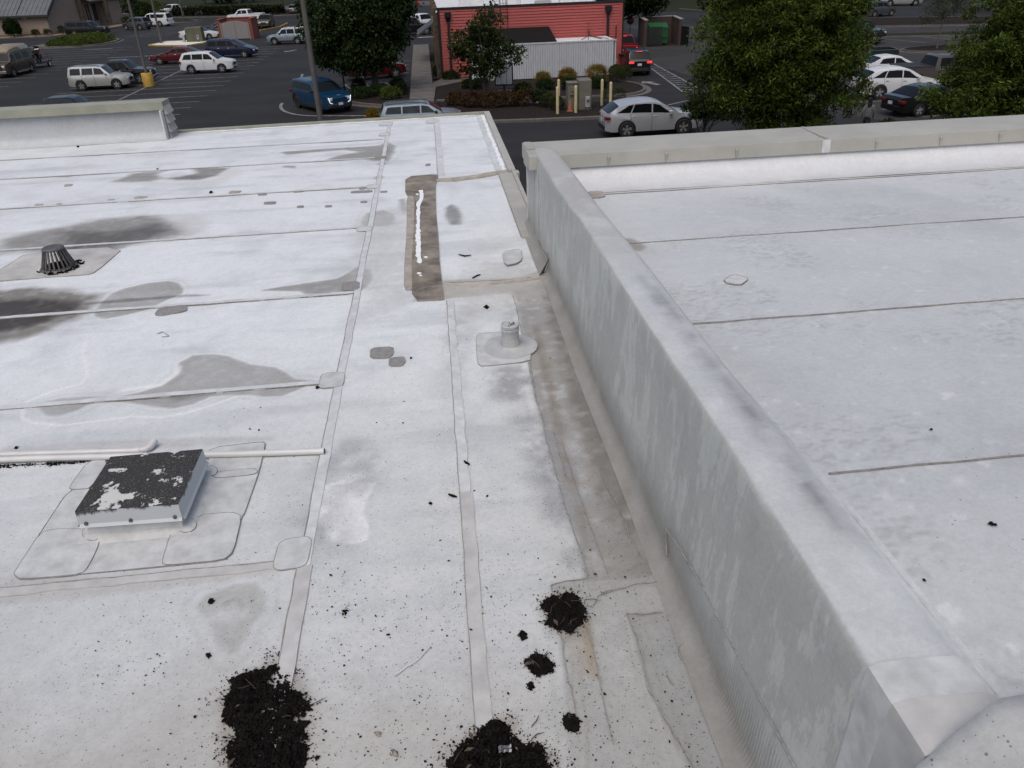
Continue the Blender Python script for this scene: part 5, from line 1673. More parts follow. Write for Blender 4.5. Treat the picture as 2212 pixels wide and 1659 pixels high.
    if near and drl:
        MB().box(L / 2 + .062, L / 2 + .072, -.15, .15, .50, .65).obj('licence_plate', 'plate', t)
    if lit:
        zz = pw(d['rw'][0], d['roof'])
        MB().box(-L / 2 + (L - d['rw'][0]) - .12, -L / 2 + (L - d['rw'][0]) - .06, -.22, .22, zz + .005, zz + .04).obj('brake_lamp', 'lamp_red_lit', t)
    if tonneau:
        x0, x1 = d['bed'][0] - .02, d['bed'][1] + .05
        ww = lf.sec(4.5)[6][0] * .97
        zt = pw(4.5, d['roof']) + .02
        MB().bev(L / 2 - x1, L / 2 - x0, -ww, ww, zt - .03, zt + .05, .03).obj('bed_cover', tonneau, t)
        for k in range(1, 4):
            xx = L / 2 - x1 + (x1 - x0) * k / 4
            MB().box(xx - .012, xx + .012, -ww * .97, ww * .97, zt + .05, zt + .056).obj('bed_cover_seam', 'tyre', t)
    if roofm:
        x0, x1 = d['ws'][1] + .04, d['rw'][0] - .02
        vs = []
        for i in range(8):
            x = x0 + (x1 - x0) * i / 7
            p = lf.sec(x)
            for k in (6, 7, 8, 9):
                vs.append((L / 2 - x, p[k][0] * 1.005, p[k][1] + .012))
            for k in (8, 7, 6):
                vs.append((L / 2 - x, -p[k][0] * 1.005, p[k][1] + .012))
        MB().add(vs, [(7 * i + k, 7 * i + k + 1, 7 * i + 8 + k, 7 * i + 7 + k) for i in range(7) for k in range(6)]).obj('roof_panel', roofm, t, True)
    return t, lf

car('a', 'boxy', 'car_silver', (-23.96, 65.49), (-26.52, 65.46), 'silver boxy compact SUV with roof rails beside the yellow lamp base', 'SUV', rails=True, glass='car_glass_light')
car('a', 'pickup', 'car_black', (-22.9, 67.9), (-26.4, 67.9), 'black older pickup parked beside the silver boxy SUV', 'pickup truck', sc=.93)
car('a', 'suv', 'car_white', (-17.59, 72.61), (-20.21, 72.83), 'white hatch-back SUV alone in its stall near the lot aisle', 'SUV', sc=.98)
car('a', 'sedan', 'car_maroon', (-25.29, 81.29), (-22.5, 81.2), 'dark red sedan parked behind the white hatch-back SUV', 'car')
car('a', 'minivan', 'car_navy', (-17.9, 84.1), (-20.9, 84.4), 'navy blue minivan beside the dark red sedan', 'minivan')
car('a', 'sedan', 'car_white', (-26.63, 107.2), (-29.5, 107.6), 'white sedan half hidden by the green utility cabinet', 'car')
car('a', 'sedan', 'car_slate', (-28.0, 112.2), (-25.2, 112.0), 'slate grey sedan behind the red trash enclosure, next to the white sedan', 'car', detail=False)
car('a', 'sedan', 'car_grey', (-29.4, 118.2), (-26.6, 118.0), 'pale grey sedan in the row behind the slate sedan', 'car', detail=False)
car('a', 'long', 'car_black', (-45.2, 122.0), (-48.6, 122.4), 'long black SUV parked by the tan building', 'SUV', detail=False)
car('a', 'suv', 'car_grey', (-44.5, 131.0), (-41.8, 129.6), 'dark grey SUV behind the leaning lamp poles', 'SUV', detail=False, clad='trim_black')
car('a', 'long', 'car_white', (-43.8, 136.6), (-40.7, 135.4), 'large white SUV beside the dark grey SUV', 'SUV', detail=False)
car('a', 'pickup', 'car_white', (-46.9, 163.4), (-44.9, 166.5), 'white pickup facing the lot beside the dark hedge', 'pickup truck', detail=False)
car('a', 'pickup', 'car_white', (-30.0, 136.6), (-26.4, 135.8), 'white crew pickup behind the red trash enclosure', 'pickup truck', detail=False)
car('a', 'suv', 'car_tan', None, None, 'bronze brown SUV facing out beside the yellow kerb', 'SUV', centre=(-22.6, 124.0), head=-math.pi / 2, detail=False)
car('a', 'sedan', 'car_grey', None, None, 'grey sedan driving off towards the far road', 'car', centre=(-22.9, 155.4), head=math.pi / 2, detail=False)
car('a', 'boxy', 'car_lightblue', (-17.0, 96.35), (-14.4, 95.95), 'pale blue boxy SUV with white roof next to the trash enclosure', 'SUV', roofm='roof_white', clad='trim_black', rails=True)
ev, evl = car('a', 'big', 'car_blue', (-6.66, 49.61), (-8.51, 52.43), 'deep blue SUV with lit white angular lamps turning past the lamp pole', 'SUV', rim='rim_dark', clad='trim_black', drl=True, rails=False)
car('a', 'big', 'car_lightblue', None, None, 'pale grey SUV with black roof rails half hidden by the roof edge', 'SUV', centre=(-.6, 42.9), head=.06, rails=True, clad='trim_black', sc=.87, glass='car_glass_light')
car('a', 'suv', 'car_maroon', (-2.5, 64.2), (-5.2, 63.4), 'dark red SUV parked under the broad dense tree', 'SUV', rim='rim_silver')
car('a', 'wedge', 'car_pearl', (12.32, 38.2), (9.47, 38.18), 'silver white sloping SUV waiting in the lane below the roof', 'SUV', rim='rim_silver', rails=False)
car('a', 'suv', 'car_black', None, None, 'black SUV with brake lights lit at the drive-through corner', 'SUV', centre=(15.45, 60.8), head=math.pi / 2 - .08, lit=True)
car('a', 'pickup', 'car_red', None, None, 'red pickup with brake lights lit in the drive-through queue', 'pickup truck', centre=(16.5, 69.4), head=math.pi / 2 - .05, lit=True)
car('a', 'sedan', 'car_white', None, None, 'white sedan between the dark green pickup and the white crossover', 'car', centre=(30.9, 52.2), head=-.06)
car('a', 'wedge', 'car_white', None, None, 'white crossover parked between the black and white sedans', 'SUV', centre=(27.4, 45.5), head=-.04)
car('a', 'pickup', 'car_taupe', None, None, 'grey brown pickup with black bed cover parked nose to tail with white crossover', 'pickup truck', centre=(31.6, 48.0), head=-.05, tonneau='trim_black')
car('a', 'sedan', 'car_black', None, None, 'black sedan with chrome window trim beside the walking person', 'car', centre=(26.35, 40.3), head=.16)
car('a', 'pickup', 'car_black', None, None, 'black pickup with bright headlights facing the bushy tree', 'pickup truck', centre=(39.2, 73.4), head=-math.pi / 2 + .35, drl=False)
car('a', 'pickup', 'car_green', None, None, 'dark green pickup showing its open bed behind the white sedan', 'pickup truck', centre=(30.8, 57.2), head=math.pi - .1)
car('a', 'pickup', 'car_black', None, None, 'black crew pickup just beyond the olive capped parapet', 'pickup truck', centre=(-21.0, 48.4), head=.02, glass='car_glass_light')
car('a', 'pickup', 'car_black', None, None, 'black pickup crossing beyond the sidewalk end', 'pickup truck', centre=(-1.9, 101.5), head=.1, detail=False)
car('a', 'pickup', 'car_white', None, None, 'white pickup standing behind the crossing black pickup', 'pickup truck', centre=(-.6, 108.0), head=-.9, detail=False)
car('a', 'suv', 'car_grey', None, None, 'grey SUV on the far aisle behind the evergreen', 'SUV', centre=(54.8, 98.0), head=0.3, detail=False)
car('a', 'long', 'car_silver', None, None, 'light grey van beyond the far kerb', 'van', centre=(66.2, 113.0), head=-.3, detail=False)
car('a', 'sedan', 'car_black', None, None, 'black car roof just below the coping near the white SUV', 'car', centre=(11.75, 30.9), head=1.5, detail=False)
car('a', 'sedan', 'car_white', None, None, 'white car roof glimpsed below the coping behind leaves', 'car', centre=(18.9, 31.0), head=1.4, detail=False)
car('a', 'pickup', 'car_white', None, None, 'white pickup at the far end beyond the flowering shrubs', 'pickup truck', centre=(-60.5, 172), head=2.6, detail=False)
car('a', 'suv', 'car_red', None, None, 'red car half hidden by far shrubs', 'car', centre=(-53, 158), head=-2.2, detail=False)
car('a', 'pickup', 'car_silver', None, None, 'silver pickup cab beside the topiary behind the tan building', 'pickup truck', centre=(-52.0, 149.5), head=-1.9, detail=False)

# conversion van with raised roof and running board
va, vl = car('a', 'camper', 'car_brown', (-36.55, 76.9), (-36.5, 80.2), 'brown high top conversion van towing a motorcycle trailer', 'van')
simple('van_top', (.20, .165, .12), .5, .1, 3)
L = 5.6
m = MB()
secs = [(-2.55, .62, 1.95, 2.22), (-2.3, .80, 1.95, 2.42), (-1.0, .82, 1.96, 2.50), (.3, .82, 1.95, 2.50), (1.0, .76, 1.93, 2.36), (1.42, .6, 1.86, 2.05)]
vs = []
for (x, w_, z0, z1) in secs:
    vs += [(x, -w_ - .04, z0), (x, -w_, z0 + (z1 - z0) * .6), (x, -w_ * .7, z1), (x, w_ * .7, z1), (x, w_, z0 + (z1 - z0) * .6), (x, w_ + .04, z0)]
m.add(vs, [(6 * i + k, 6 * i + k + 1, 6 * i + 7 + k, 6 * i + 6 + k) for i in range(5) for k in range(5)] + [(0, 1, 2, 3, 4, 5), (35, 34, 33, 32, 31, 30)])
m.obj('raised_roof', 'van_top', va, True)
for sg in (-1, 1):
    MB().add([(x, sg * w_, z) for x, w_, z in ((-2.35, .835, 2.02), (-1.0, .86, 2.03), (.9, .80, 2.0), (.9, .775, 2.14), (-1.0, .845, 2.3), (-2.2, .815, 2.28))], [(0, 1, 4, 5), (1, 2, 3, 4)]).obj('roof_stripe', 'roof_white', va)
    MB().box(-1.1, 1.2, min(sg * .98, sg * 1.12), max(sg * .98, sg * 1.12), .30, .38).obj('running_board', 'van_top', va)

# trailer and motorcycle
tr = thing('utility_trailer', 'black utility trailer hitched behind the brown van', 'trailer', (-37.5, 84.2, 0), math.pi / 2 - .02)
MB().box(-1.3, 1.3, -.78, .78, .42, .50).obj('deck', 'trim_black', tr)
for y in (-.78, .78):
    MB().tube([(-1.3, y, .5), (-1.3, y, .85), (1.2, y, .85), (1.2, y, .5)], .03, 6).obj('side_rail', 'trim_black', tr)
m = MB()
for k in range(6):
    y = -.75 + k * .3
    m.tube([(1.3, y, .5), (1.35, y, 1.0)], .02, 5)
m.tube([(1.35, -.78, 1.0), (1.35, .78, 1.0)], .025, 5)
m.obj('ramp_gate', 'trim_black', tr)
MB().tube([(-1.3, 0, .45), (-2.4, 0, .45)], .05, 6).obj('drawbar', 'trim_black', tr)
simple('wheel_white', (.55, .55, .55), .5, .1, 5)
for sg in (-1, 1):
    wo = thing('wheel', None, None, (.1, sg * .95, .3), 0 if sg > 0 else math.pi)
    wo.parent = tr
    MB().lathe([(.19, -.08), (.28, -.09), (.30, -.06), (.30, .06), (.28, .09), (.19, .08)], 18, 0, 'y', cap=False).obj('tyre', 'tyre', wo, True)
    MB().lathe([(.19, .0), (.19, .07), (.14, .05), (.06, .07), (.01, .07)], 16, 0, 'y').obj('rim', 'wheel_white', wo, True)
    MB().add([(-.3, sg * .1 - .12 * sg, .62 - .3), (.3, sg * .1 - .12 * sg, .62 - .3), (.3, .12, .32), (-.3, .12, .32)], [(0, 1, 2, 3)]).obj('mudguard', 'trim_black', wo)
mc = thing('motorcycle', 'dark touring motorcycle strapped upright with orange straps on the trailer', 'motorcycle', (-37.2, 83.8, .5), math.pi / 2 + .25)
for x in (-.78, .72):
    MB().lathe([(.22, -.05), (.30, -.06), (.325, -.03), (.325, .03), (.30, .06), (.22, .05)], 18, 0, 'y', (x, 0, .325), cap=False).obj('tyre', 'tyre', mc, True)
    MB().lathe([(.22, -.02), (.20, .02), (.04, .03), (.01, .03)], 14, 0, 'y', (x, 0, .325)).obj('rim', 'rim_silver', mc, True)
MB().bev(-.25, .35, -.2, .2, .25, .68, .08).obj('engine', 'rim_dark', mc, True)
MB().bev(.0, .5, -.17, .17, .66, .96, .1).obj('fuel_tank', 'trim_black', mc, True)
MB().bev(-.72, .05, -.18, .18, .66, .82, .06).obj('saddle', 'tyre', mc, True)
m = MB()
m.tube([(.72, .1, .33), (.48, .1, 1.0)], .03, 6)
m.tube([(.72, -.1, .33), (.48, -.1, 1.0)], .03, 6)
m.tube([(.25, .42, 1.12), (.48, .2, 1.1), (.48, -.2, 1.1), (.25, -.42, 1.12)], .018, 6)
m.obj('fork', 'chrome', mc)
MB().add([(.6, -.25, .95), (.6, .25, .95), (.42, .2, 1.38), (.42, -.2, 1.38)], [(0, 1, 2, 3)]).obj('windscreen', 'car_glass_light', mc)
for sg in (-1, 1):
    MB().bev(-1.0, -.45, min(sg * .2, sg * .45), max(sg * .2, sg * .45), .42, .78, .05).obj('pannier', 'trim_black', mc, True)
MB().bev(-1.0, -.62, -.24, .24, .82, 1.15, .06).obj('top_case', 'trim_black', mc, True)
simple('strap', (.8, .10, .04), .6, .1, 5)
for p, q in (((.45, .3, 1.05), (.9, .7, .02)), ((.3, .2, .9), (-.2, .75, .02)), ((-.5, .3, .8), (-.9, .72, .02)), ((.45, -.3, 1.05), (.9, -.6, .02))):
    MB().tube([p, q], .025, 4).obj('strap', 'strap', mc)

# maker's marks drawn as they look: raised letters on the blue bonnet, plates
def text(body, size, loc, rot, matn, parent, name='lettering', align='CENTER'):
    cu = bpy.data.curves.new(name, 'FONT')
    cu.body = body
    cu.size = size
    cu.align_x = align
    cu.align_y = 'CENTER'
    cu.extrude = .004
    o = bpy.data.objects.new(name, cu)
    COL.objects.link(o)
    o.location = loc
    o.rotation_euler = rot
    dg = bpy.context.evaluated_depsgraph_get()
    me = bpy.data.meshes.new_from_object(o.evaluated_get(dg))
    bpy.data.objects.remove(o)
    q = link_mesh(name, me, matn, parent)
    q.location = loc
    q.rotation_euler = rot
    return q
text('KIA', .16, (2.40, 0, 1.055), (math.radians(30), 0, math.pi / 2), 'chrome', ev, 'badge')
# ================================================================ red building with walk-in box
simple('red_siding', (.315, .060, .054), .65, .10, 3, world=True, stretch=(.6, 1, 4))
simple('black_metal', (.006, .006, .007), .5, .2, 5)
simple('white_board', (.40, .42, .45), .55, .10, 2.5, world=True, stretch=(3, 1, .8))
simple('white_roofing', (.55, .56, .57), .6, .15, 1.5, world=True)
simple('stone_brown', (.075, .055, .04), .85, .55, 5, world=True, bmp=1)
simple('shingle_black', (.004, .004, .004), .8, .2, 8, world=True, spec=.2)
rb = thing('red_building', 'red lap sided restaurant with black downspouts and white flat roof', 'building', (0, 61.9, 0))
MB().box(.98, 14.62, .06, 26, 0, 4.28).obj('wall', 'red_siding', rb)
MB().box(.98, 14.62, .06, .16, 4.28, 4.73).obj('parapet', 'red_siding', rb)
z = .12
k = 0
board = MB().add([(1.12, 0, .205), (14.45, 0, .205), (14.45, -.055, 0), (1.12, -.055, 0), (14.45, .055, 0), (1.12, .055, 0), (14.45, .055, .205), (1.12, .055, .205)],
                 [(0, 3, 2, 1), (3, 5, 4, 2), (0, 1, 6, 7), (1, 2, 4, 6), (0, 7, 5, 3)]).mesh('siding_board')
board.materials.append(MATS['red_siding'])
while z < 4.65:
    o = link_mesh('siding_board', board, 'red_siding', rb)
    o.location = (0, 0, z)
    z += .195
for x0, x1 in ((.93, 1.12), (14.45, 14.66)):
    MB().box(x0, x1, -.05, .12, 0, 4.78).obj('corner_board', 'black_metal' if x0 < 5 else 'red_siding', rb)
MB().box(14.66, 14.78, -.06, .2, 0, 4.86).obj('corner_board', 'black_metal', rb)
MB().box(.9, 14.8, -.08, .16, 4.74, 4.88).obj('parapet_cap', 'black_metal', rb)
MB().box(1.1, 14.5, .17, 25.8, 4.30, 4.42).obj('roof', 'white_roofing', rb)
MB().prism([(1.1, .2), (14.5, .2), (14.5, .5), (1.1, .5)], 4.42, 4.70).obj('roof_cant', 'white_roofing', rb)
for x, y, sx, sy, h in ((3.2, 5, .8, .8, .9), (5.4, 4.2, .35, .35, .8), (7.0, 6, 1.4, 1.2, 1.1), (9.5, 4.6, .3, .3, .7), (11.6, 5.5, 1.6, 1.2, 1.0), (4.2, 9, 1.5, 1.5, 1.2), (13, 8, .8, .8, .7)):
    m = MB().bev(x - sx / 2, x + sx / 2, y - sy / 2, y + sy / 2, 4.42, 4.42 + h, .05)
    m.lathe([(sx * .3, 4.42 + h), (sx * .3, 4.42 + h + .12), (.02, 4.42 + h + .16)], 10, 0, 'z', (x, y, 0))
    m.obj('roof_unit', 'white_roofing', rb)
MB().add([(8.6, 3.2, 4.43), (9.9, 3.2, 4.43), (9.9, 3.9, 4.9), (8.6, 3.9, 4.9), (8.6, 3.95, 4.43), (9.9, 3.95, 4.43)], [(0, 1, 2, 3), (2, 5, 4, 3), (0, 3, 4), (1, 5, 2)]).obj('roof_hatch', 'patch_grey', rb)
for x, zl in ((1.70, .05), (13.56, 2.5)):
    m = MB()
    m.add([(x - .24, -.06, 4.55), (x + .24, -.06, 4.55), (x - .24, -.34, 4.55), (x + .24, -.34, 4.55), (x - .22, -.06, 4.25), (x + .22, -.06, 4.25), (x - .22, -.32, 4.25), (x + .22, -.32, 4.25), (x - .09, -.06, 3.95), (x + .09, -.06, 3.95), (x - .09, -.19, 3.95), (x + .09, -.19, 3.95)],
          [(2, 3, 7, 6), (0, 2, 6, 4), (1, 5, 7, 3), (6, 7, 11, 10), (4, 6, 10, 8), (5, 9, 11, 7), (0, 1, 3, 2)])
    m.obj('conductor_head', 'black_metal', rb)
    MB().bev(x - .085, x + .085, -.19, -.04, zl, 3.96, .02).obj('downspout', 'black_metal', rb)
MB().tube([(14.2, -.1, .3), (14.2, -.1, 3.2)], .035, 6).obj('conduit', 'black_metal', rb)
MB().bev(12.02, 12.16, -.1, -.02, 3.02, 3.16, .01).obj('junction_box', 'red_siding', rb)
MB().bev(12.02, 12.16, -.1, -.02, 3.42, 3.50, .01).obj('junction_box', 'red_siding', rb)
# ladder
m = MB()
for x in (5.55, 6.05):
    m.tube([(x, -.18, 2.6), (x, -.18, 5.3)], .022, 6)
for i in range(9):
    m.tube([(5.55, -.18, 2.75 + i * .28), (6.05, -.18, 2.75 + i * .28)], .015, 5)
m.tube([(5.55, -.18, 5.3), (5.55, .6, 5.3), (5.55, .6, 4.5)], .022, 6)
m.tube([(6.05, -.18, 5.3), (6.05, .6, 5.3), (6.05, .6, 4.5)], .022, 6)
m.obj('ladder', 'black_metal', rb)
# left flank: stone piers, floodlight, sloped awning
for y in (.4, 3.6, 8, 13, 18, 23):
    MB().bev(.62, .97, y, y + .5, 0, 4.9, .03).obj('stone_pier', 'stone_brown', rb)
MB().bev(.80, .97, .92, 24, .1, 4.5, .02).obj('flank_wall', 'stone_brown', rb)
MB().tube([(.92, -.05, 4.66), (.86, -.16, 4.56)], .055, 8).obj('floodlight', 'roof_white', rb)
MB().bev(.52, .62, .6, .8, 3.9, 4.3, .02).obj('meter_box', 'patch_grey', rb)
simple('awning', (.045, .047, .05), .6, .15, 3)
m = MB().add([(.62, 9.8, 3.2), (.62, 15, 3.2), (-.75, 15, 2.35), (-.75, 9.8, 2.35), (-.75, 15, 2.2), (-.75, 9.8, 2.2), (.62, 15, 3.05), (.62, 9.8, 3.05)], [(0, 1, 2, 3), (3, 2, 4, 5), (0, 3, 5, 7), (1, 6, 4, 2), (7, 5, 4, 6)])
aw = m.obj('awning', 'awning', rb)
for y in (9.85, 14.9):
    MB().tube([(.62, y, 2.15), (-.7, y, 2.15), (-.7, y, 2.3)], .03, 5).obj('awning_frame', 'white_board', aw)
# white boarded cooler box in front
cb = thing('white_cooler_box', 'long white vertically boarded cooler box against the red wall', 'shed', (0, 59.0, 0))
MB().box(3.12, 13.5, .05, 2.78, .12, 2.42).obj('box_core', 'patch_grey', cb)
pl = MB().bev(0, .150, -.02, .05, .16, 2.44, .012).mesh('plank')
pl.materials.append(MATS['white_board'])
x = 3.1
while x < 13.4:
    o = link_mesh('plank', pl, 'white_board', cb)
    o.location = (x, RS.uniform(-.006, .002), 0)
    x += .172
MB().box(3.05, 13.62, -.05, .08, 2.44, 2.53).obj('fascia', 'white_board', cb)
MB().box(13.52, 13.6, -.01, 2.78, .12, 2.44).obj('end_board', 'white_board', cb)
MB().prism([(9.3, .09), (13.5, .09), (13.5, 2.8), (9.3, 2.8)], 2.43, 2.50).obj('box_roof', 'white_roofing', cb)
MB().add([(3.1, .12, 2.46), (9.35, .12, 2.46), (9.12, 2.78, 3.34), (3.1, 2.78, 3.34), (9.35, 2.78, 2.46), (3.1, 2.78, 2.46)], [(0, 1, 2, 3), (1, 4, 2), (0, 3, 5)]).obj('sloped_roof', 'shingle_black', cb)
MB().box(3.0, 13.5, .0, .06, .0, .14).obj('plinth', 'black_metal', cb)
m = MB()
for dx in (-.9, -.4, .6, 1.1):
    m.tube([(12.1, 2.72, 2.98), (12.1 + dx * .08, 2.5, 2.6), (12.1 + dx * .6, 1.6, 2.53), (12.1 + dx, .7, 2.53)], .022, 5)
m.obj('cable', 'trim_black', cb)
gm = thing('gas_meter', 'small grey gas meter by the corner of the cooler box', 'meter', (13.95, 60.6, 0))
MB().bev(-.14, .14, -.1, .1, .72, 1.0, .04).obj('meter_body', 'patch_grey', gm, True)
MB().tube([(-.1, 0, .1), (-.1, 0, 1.15), (.1, 0, 1.15), (.1, 0, .9)], .025, 6).obj('pipe', 'patch_grey', gm)

# ---------------------------------------------------------------- cabinets, bollards, menu boards
simple('cabinet', (.115, .107, .088), .6, .10, 2.5, bmp=.05)
simple('bollard', (.42, .36, .20), .55, .12, 4)
simple('cone_orange', (.22, .07, .02), .6, .25, 8)
simple('meter_grey', (.27, .28, .29), .45, .1, 6)
ec = thing('electrical_cabinet', 'tall grey brown electrical cabinet with round meter, boxed in by bollards', 'cabinet', (8.85, 46.35, .11))
MB().bev(-.36, .38, -.5, .5, 0, 1.62, .05).obj('housing', 'cabinet', ec)
MB().bev(-.98, -.37, -.32, .42, 0, 1.42, .03).obj('side_housing', 'cabinet', ec)
MB().box(-1.0, -.36, -.36, .46, 1.42, 1.47).obj('side_lid', 'cabinet', ec)
MB().bev(-.80, -.45, -.37, -.32, 1.0, 1.24, .01).obj('hatch', 'cabinet', ec)
MB().box(-.85, -.40, -.42, -.32, .82, .86).obj('bracket', 'cabinet', ec)
MB().bev(.0, .28, -.60, -.50, .14, .72, .02).obj('meter_base', 'meter_grey', ec)
MB().lathe([(.09, -.60), (.09, -.66), (.06, -.70), (.01, -.71)], 14, 0, 'y', (.14, 0, .54)).obj('meter_dial', 'chrome', ec, True)
MB().tube([(.14, -.55, .0), (.14, -.55, .15)], .025, 6).obj('conduit', 'meter_grey', ec)
bol = MB().lathe([(.085, 0), (.085, 1.36), (.078, 1.42), (.05, 1.46), (.01, 1.475)], 14).mesh('bollard', True)
bol.materials.append(MATS['bollard'])
for x, y, lab in ((7.1, 45.0, 'pale yellow bollard by the dark round shrubs, left front of the cabinet'), (7.6, 47.7, 'pale yellow bollard behind the cabinet towards the cooler box'), (8.15, 45.02, 'pale yellow bollard right in front of the grey cabinet'), (10.05, 46.9, 'pale yellow bollard between cabinet and trimmed square shrub'), (10.3, 45.7, 'pale yellow bollard in front of the trimmed square shrub'), (14.85, 62.2, 'pale yellow bollard at the corner of the red building')):
    o = link_mesh('bollard', bol, 'bollard')
    o.location = (x, y, .1 if y < 60 else 0)
    tag(o, lab, 'bollard', 'bollards around the cabinet')
co = thing('traffic_cone', 'faded orange traffic cone leaning at the cabinet', 'cone', (7.92, 45.6, .11))
MB().lathe([(.14, .03), (.13, .05), (.035, .62), (.02, .64)], 14).obj('cone', 'cone_orange', co, True)
MB().bev(-.17, .17, -.17, .17, 0, .035, .02).obj('base', 'cone_orange', co)
mbd = thing('menu_board', 'black framed drive-through menu board behind the thin tree', 'menu board', (4.95, 54.2, .1), -.12)
MB().bev(-.08, .08, -.06, .06, 0, .4, .01).obj('post', 'black_metal', mbd)
MB().bev(-.5, .5, -.3, .3, 0, .06, .01).obj('base', 'black_metal', mbd)
MB().bev(-.62, .62, -.08, .08, .35, 1.75, .02).obj('frame', 'black_metal', mbd)
simple('menu_panel', (.34, .36, .40), .3, .2, 3)
for k in range(3):
    MB().box(-.55 + k * .37, -.21 + k * .37, -.086, -.08, .45, 1.66).obj('panel', 'menu_panel', mbd)
spk = thing('order_speaker', 'slim black order post with orange cap under the thin tree', 'order post', (2.75, 54.9, .1))
MB().bev(-.1, .1, -.08, .08, 0, 1.1, .02).obj('post', 'black_metal', spk)
MB().bev(-.12, .12, -.1, .1, 1.1, 1.2, .02).obj('cap', 'amber', spk)
cbp = thing('clearance_bar', 'black post with white hanging clearance tube beside the broad tree', 'clearance bar', (-5.98, 58.05, 0))
MB().tube([(0, 0, 0), (0, 0, 2.2)], .06, 8).obj('post', 'black_metal', cbp)
MB().tube([(0, 0, 2.15), (-1.6, -.05, 2.2)], .045, 8).obj('arm', 'black_metal', cbp)
MB().tube([(-.36, -.02, 1.93), (-1.6, -.05, 1.89)], .11, 12).obj('hanging_tube', 'roof_white', cbp, True)
for x in (-.5, -1.45):
    MB().tube([(x, -.03, 2.18), (x, -.03, 1.98)], .012, 5).obj('chain', 'black_metal', cbp)

# lamp poles
simple('pole_grey', (.085, .078, .072), .55, .15, 3)
def pole(x, y, r, hgt, label, base=None, lean=0.0):
    t = thing('lamp_pole', label, 'lamp pole', (x, y, 0))
    MB().tube([(0, 0, .1), (lean * .5, 0, hgt / 2), (lean, 0, hgt)], [r, r * .9, r * .75], 12).obj('shaft', 'pole_grey', t, True)
    if base:
        MB().lathe([(.42, 0), (.42, .92), (.40, .95), (.02, .96)], 20).obj('base', base, t, True)
    else:
        MB().bev(-.25, .25, -.25, .25, 0, .12, .02).obj('base', 'concrete', t)
    MB().bev(lean - .9, lean + .9, -.2, .2, hgt, hgt + .15, .03).obj('lamp_head', 'pole_grey', t)
    return t
pole(-3.98, 29.0, .105, 9.5, 'thick dark lamp pole rising in front of the blue SUV')
pole(-21.85, 66.4, .11, 9.5, 'slim grey lamp pole on a yellow painted round base', 'kerb_yellow_base' if False else 'kerb_yellow')
pole(-31.7, 104.3, .12, 10, 'grey lamp pole standing in the white gravel island')
pole(-40.9, 149.5, .12, 10, 'grey lamp pole on the far grass island')

# stop sign, trash enclosures, utility cabinet
ss = thing('stop_sign', 'red octagonal stop sign on a thin post by the drive-through', 'stop sign', (20.6, 83.4, 0), 0)
MB().tube([(0, 0, 0), (0, 0, 2.3)], .035, 6).obj('post', 'pole_grey', ss)
simple('sign_red', (.22, .012, .015), .5, .08, 6)
simple('sign_white', (.55, .55, .55), .5, .05, 6)
oc = [(.40 * math.cos(math.radians(22.5 + 45 * k)), .40 * math.sin(math.radians(22.5 + 45 * k))) for k in range(8)]
def plate8(s_, y0, y1, matn, nm):
    vs = [(x * s_, y0, 1.85 + z_ * s_) for x, z_ in oc] + [(x * s_, y1, 1.85 + z_ * s_) for x, z_ in oc]
    MB().add(vs, [tuple(range(8)), tuple(range(15, 7, -1))] + [(k, 8 + k, 8 + (k + 1) % 8, (k + 1) % 8) for k in range(8)]).obj(nm, matn, ss)
plate8(1.0, -.05, -.03, 'sign_white', 'rim_plate')
plate8(.94, -.056, -.049, 'sign_red', 'face_plate')
text('STOP', .27, (0, -.062, 1.85), (math.pi / 2, 0, 0), 'sign_white', ss)

simple('brick_red', (.17, .045, .03), .8, .2, 4, bmp=.4)
simple('gate_grey', (.20, .195, .195), .55, .08, 5)
te = thing('trash_enclosure', 'red walled trash enclosure with grey arched double gates', 'enclosure', (-23.0, 105.3, 0), -.03)
for args in ((-2.05, -1.75, 0, 3.4), (1.75, 2.05, 0, 3.4), (-2.05, 2.05, 3.1, 3.4)):
    MB().box(*args, 0, 2.25).obj('enclosure_wall', 'brick_red', te)
for args in ((-2.12, -1.68, -.04, 3.45), (1.68, 2.12, -.04, 3.45), (-2.12, 2.12, 3.03, 3.45)):
    MB().box(*args, 2.25, 2.32).obj('wall_cap', 'brick_red', te)
for sg in (-1, 1):
    n = 9
    mm = MB()
    gt = thing('gate', None, None, (0, 0, 0))
    gt.parent = te
    for i in range(n):
        x0, x1 = .03 + i * .17, .03 + (i + 1) * .17 - .012
        za, zb = 2.12 - .0 - .26 * ((x0) / 1.6) ** 2, 2.12 - .26 * (x1 / 1.6) ** 2
        P = [(sg * x0, -.05, .12), (sg * x1, -.05, .12), (sg * x1, -.05, zb), (sg * x0, -.05, za)]
        vs = P + [(a, -.01, c) for a, b_, c in P]
        f = [(0, 1, 2, 3), (7, 6, 5, 4), (0, 4, 5, 1), (1, 5, 6, 2), (2, 6, 7, 3), (3, 7, 4, 0)]
        if sg < 0:
            f = [q[::-1] for q in f]
        MB().add(vs, f).obj('gate_board', 'gate_grey', gt)
    MB().bev(min(sg * 1.6, sg * 1.72), max(sg * 1.6, sg * 1.72), -.08, .02, 0, 1.95, .01).obj('gate_post', 'gate_grey', te)
simple('utility_green', (.075, .082, .048), .55, .12, 3)
uc = thing('utility_cabinet', 'olive green utility cabinet on the white gravel island', 'cabinet', (-27.6, 104.4, .1), -.05)
MB().bev(-1.0, .0, -.5, .5, 0, 1.55, .04).obj('housing', 'utility_green', uc)
MB().bev(.01, .95, -.58, .55, 0, 1.6, .04).obj('housing', 'utility_green', uc)
MB().bev(-.95, -.6, -.56, -.5, 1.15, 1.38, .02).obj('hatch', 'utility_green', uc)
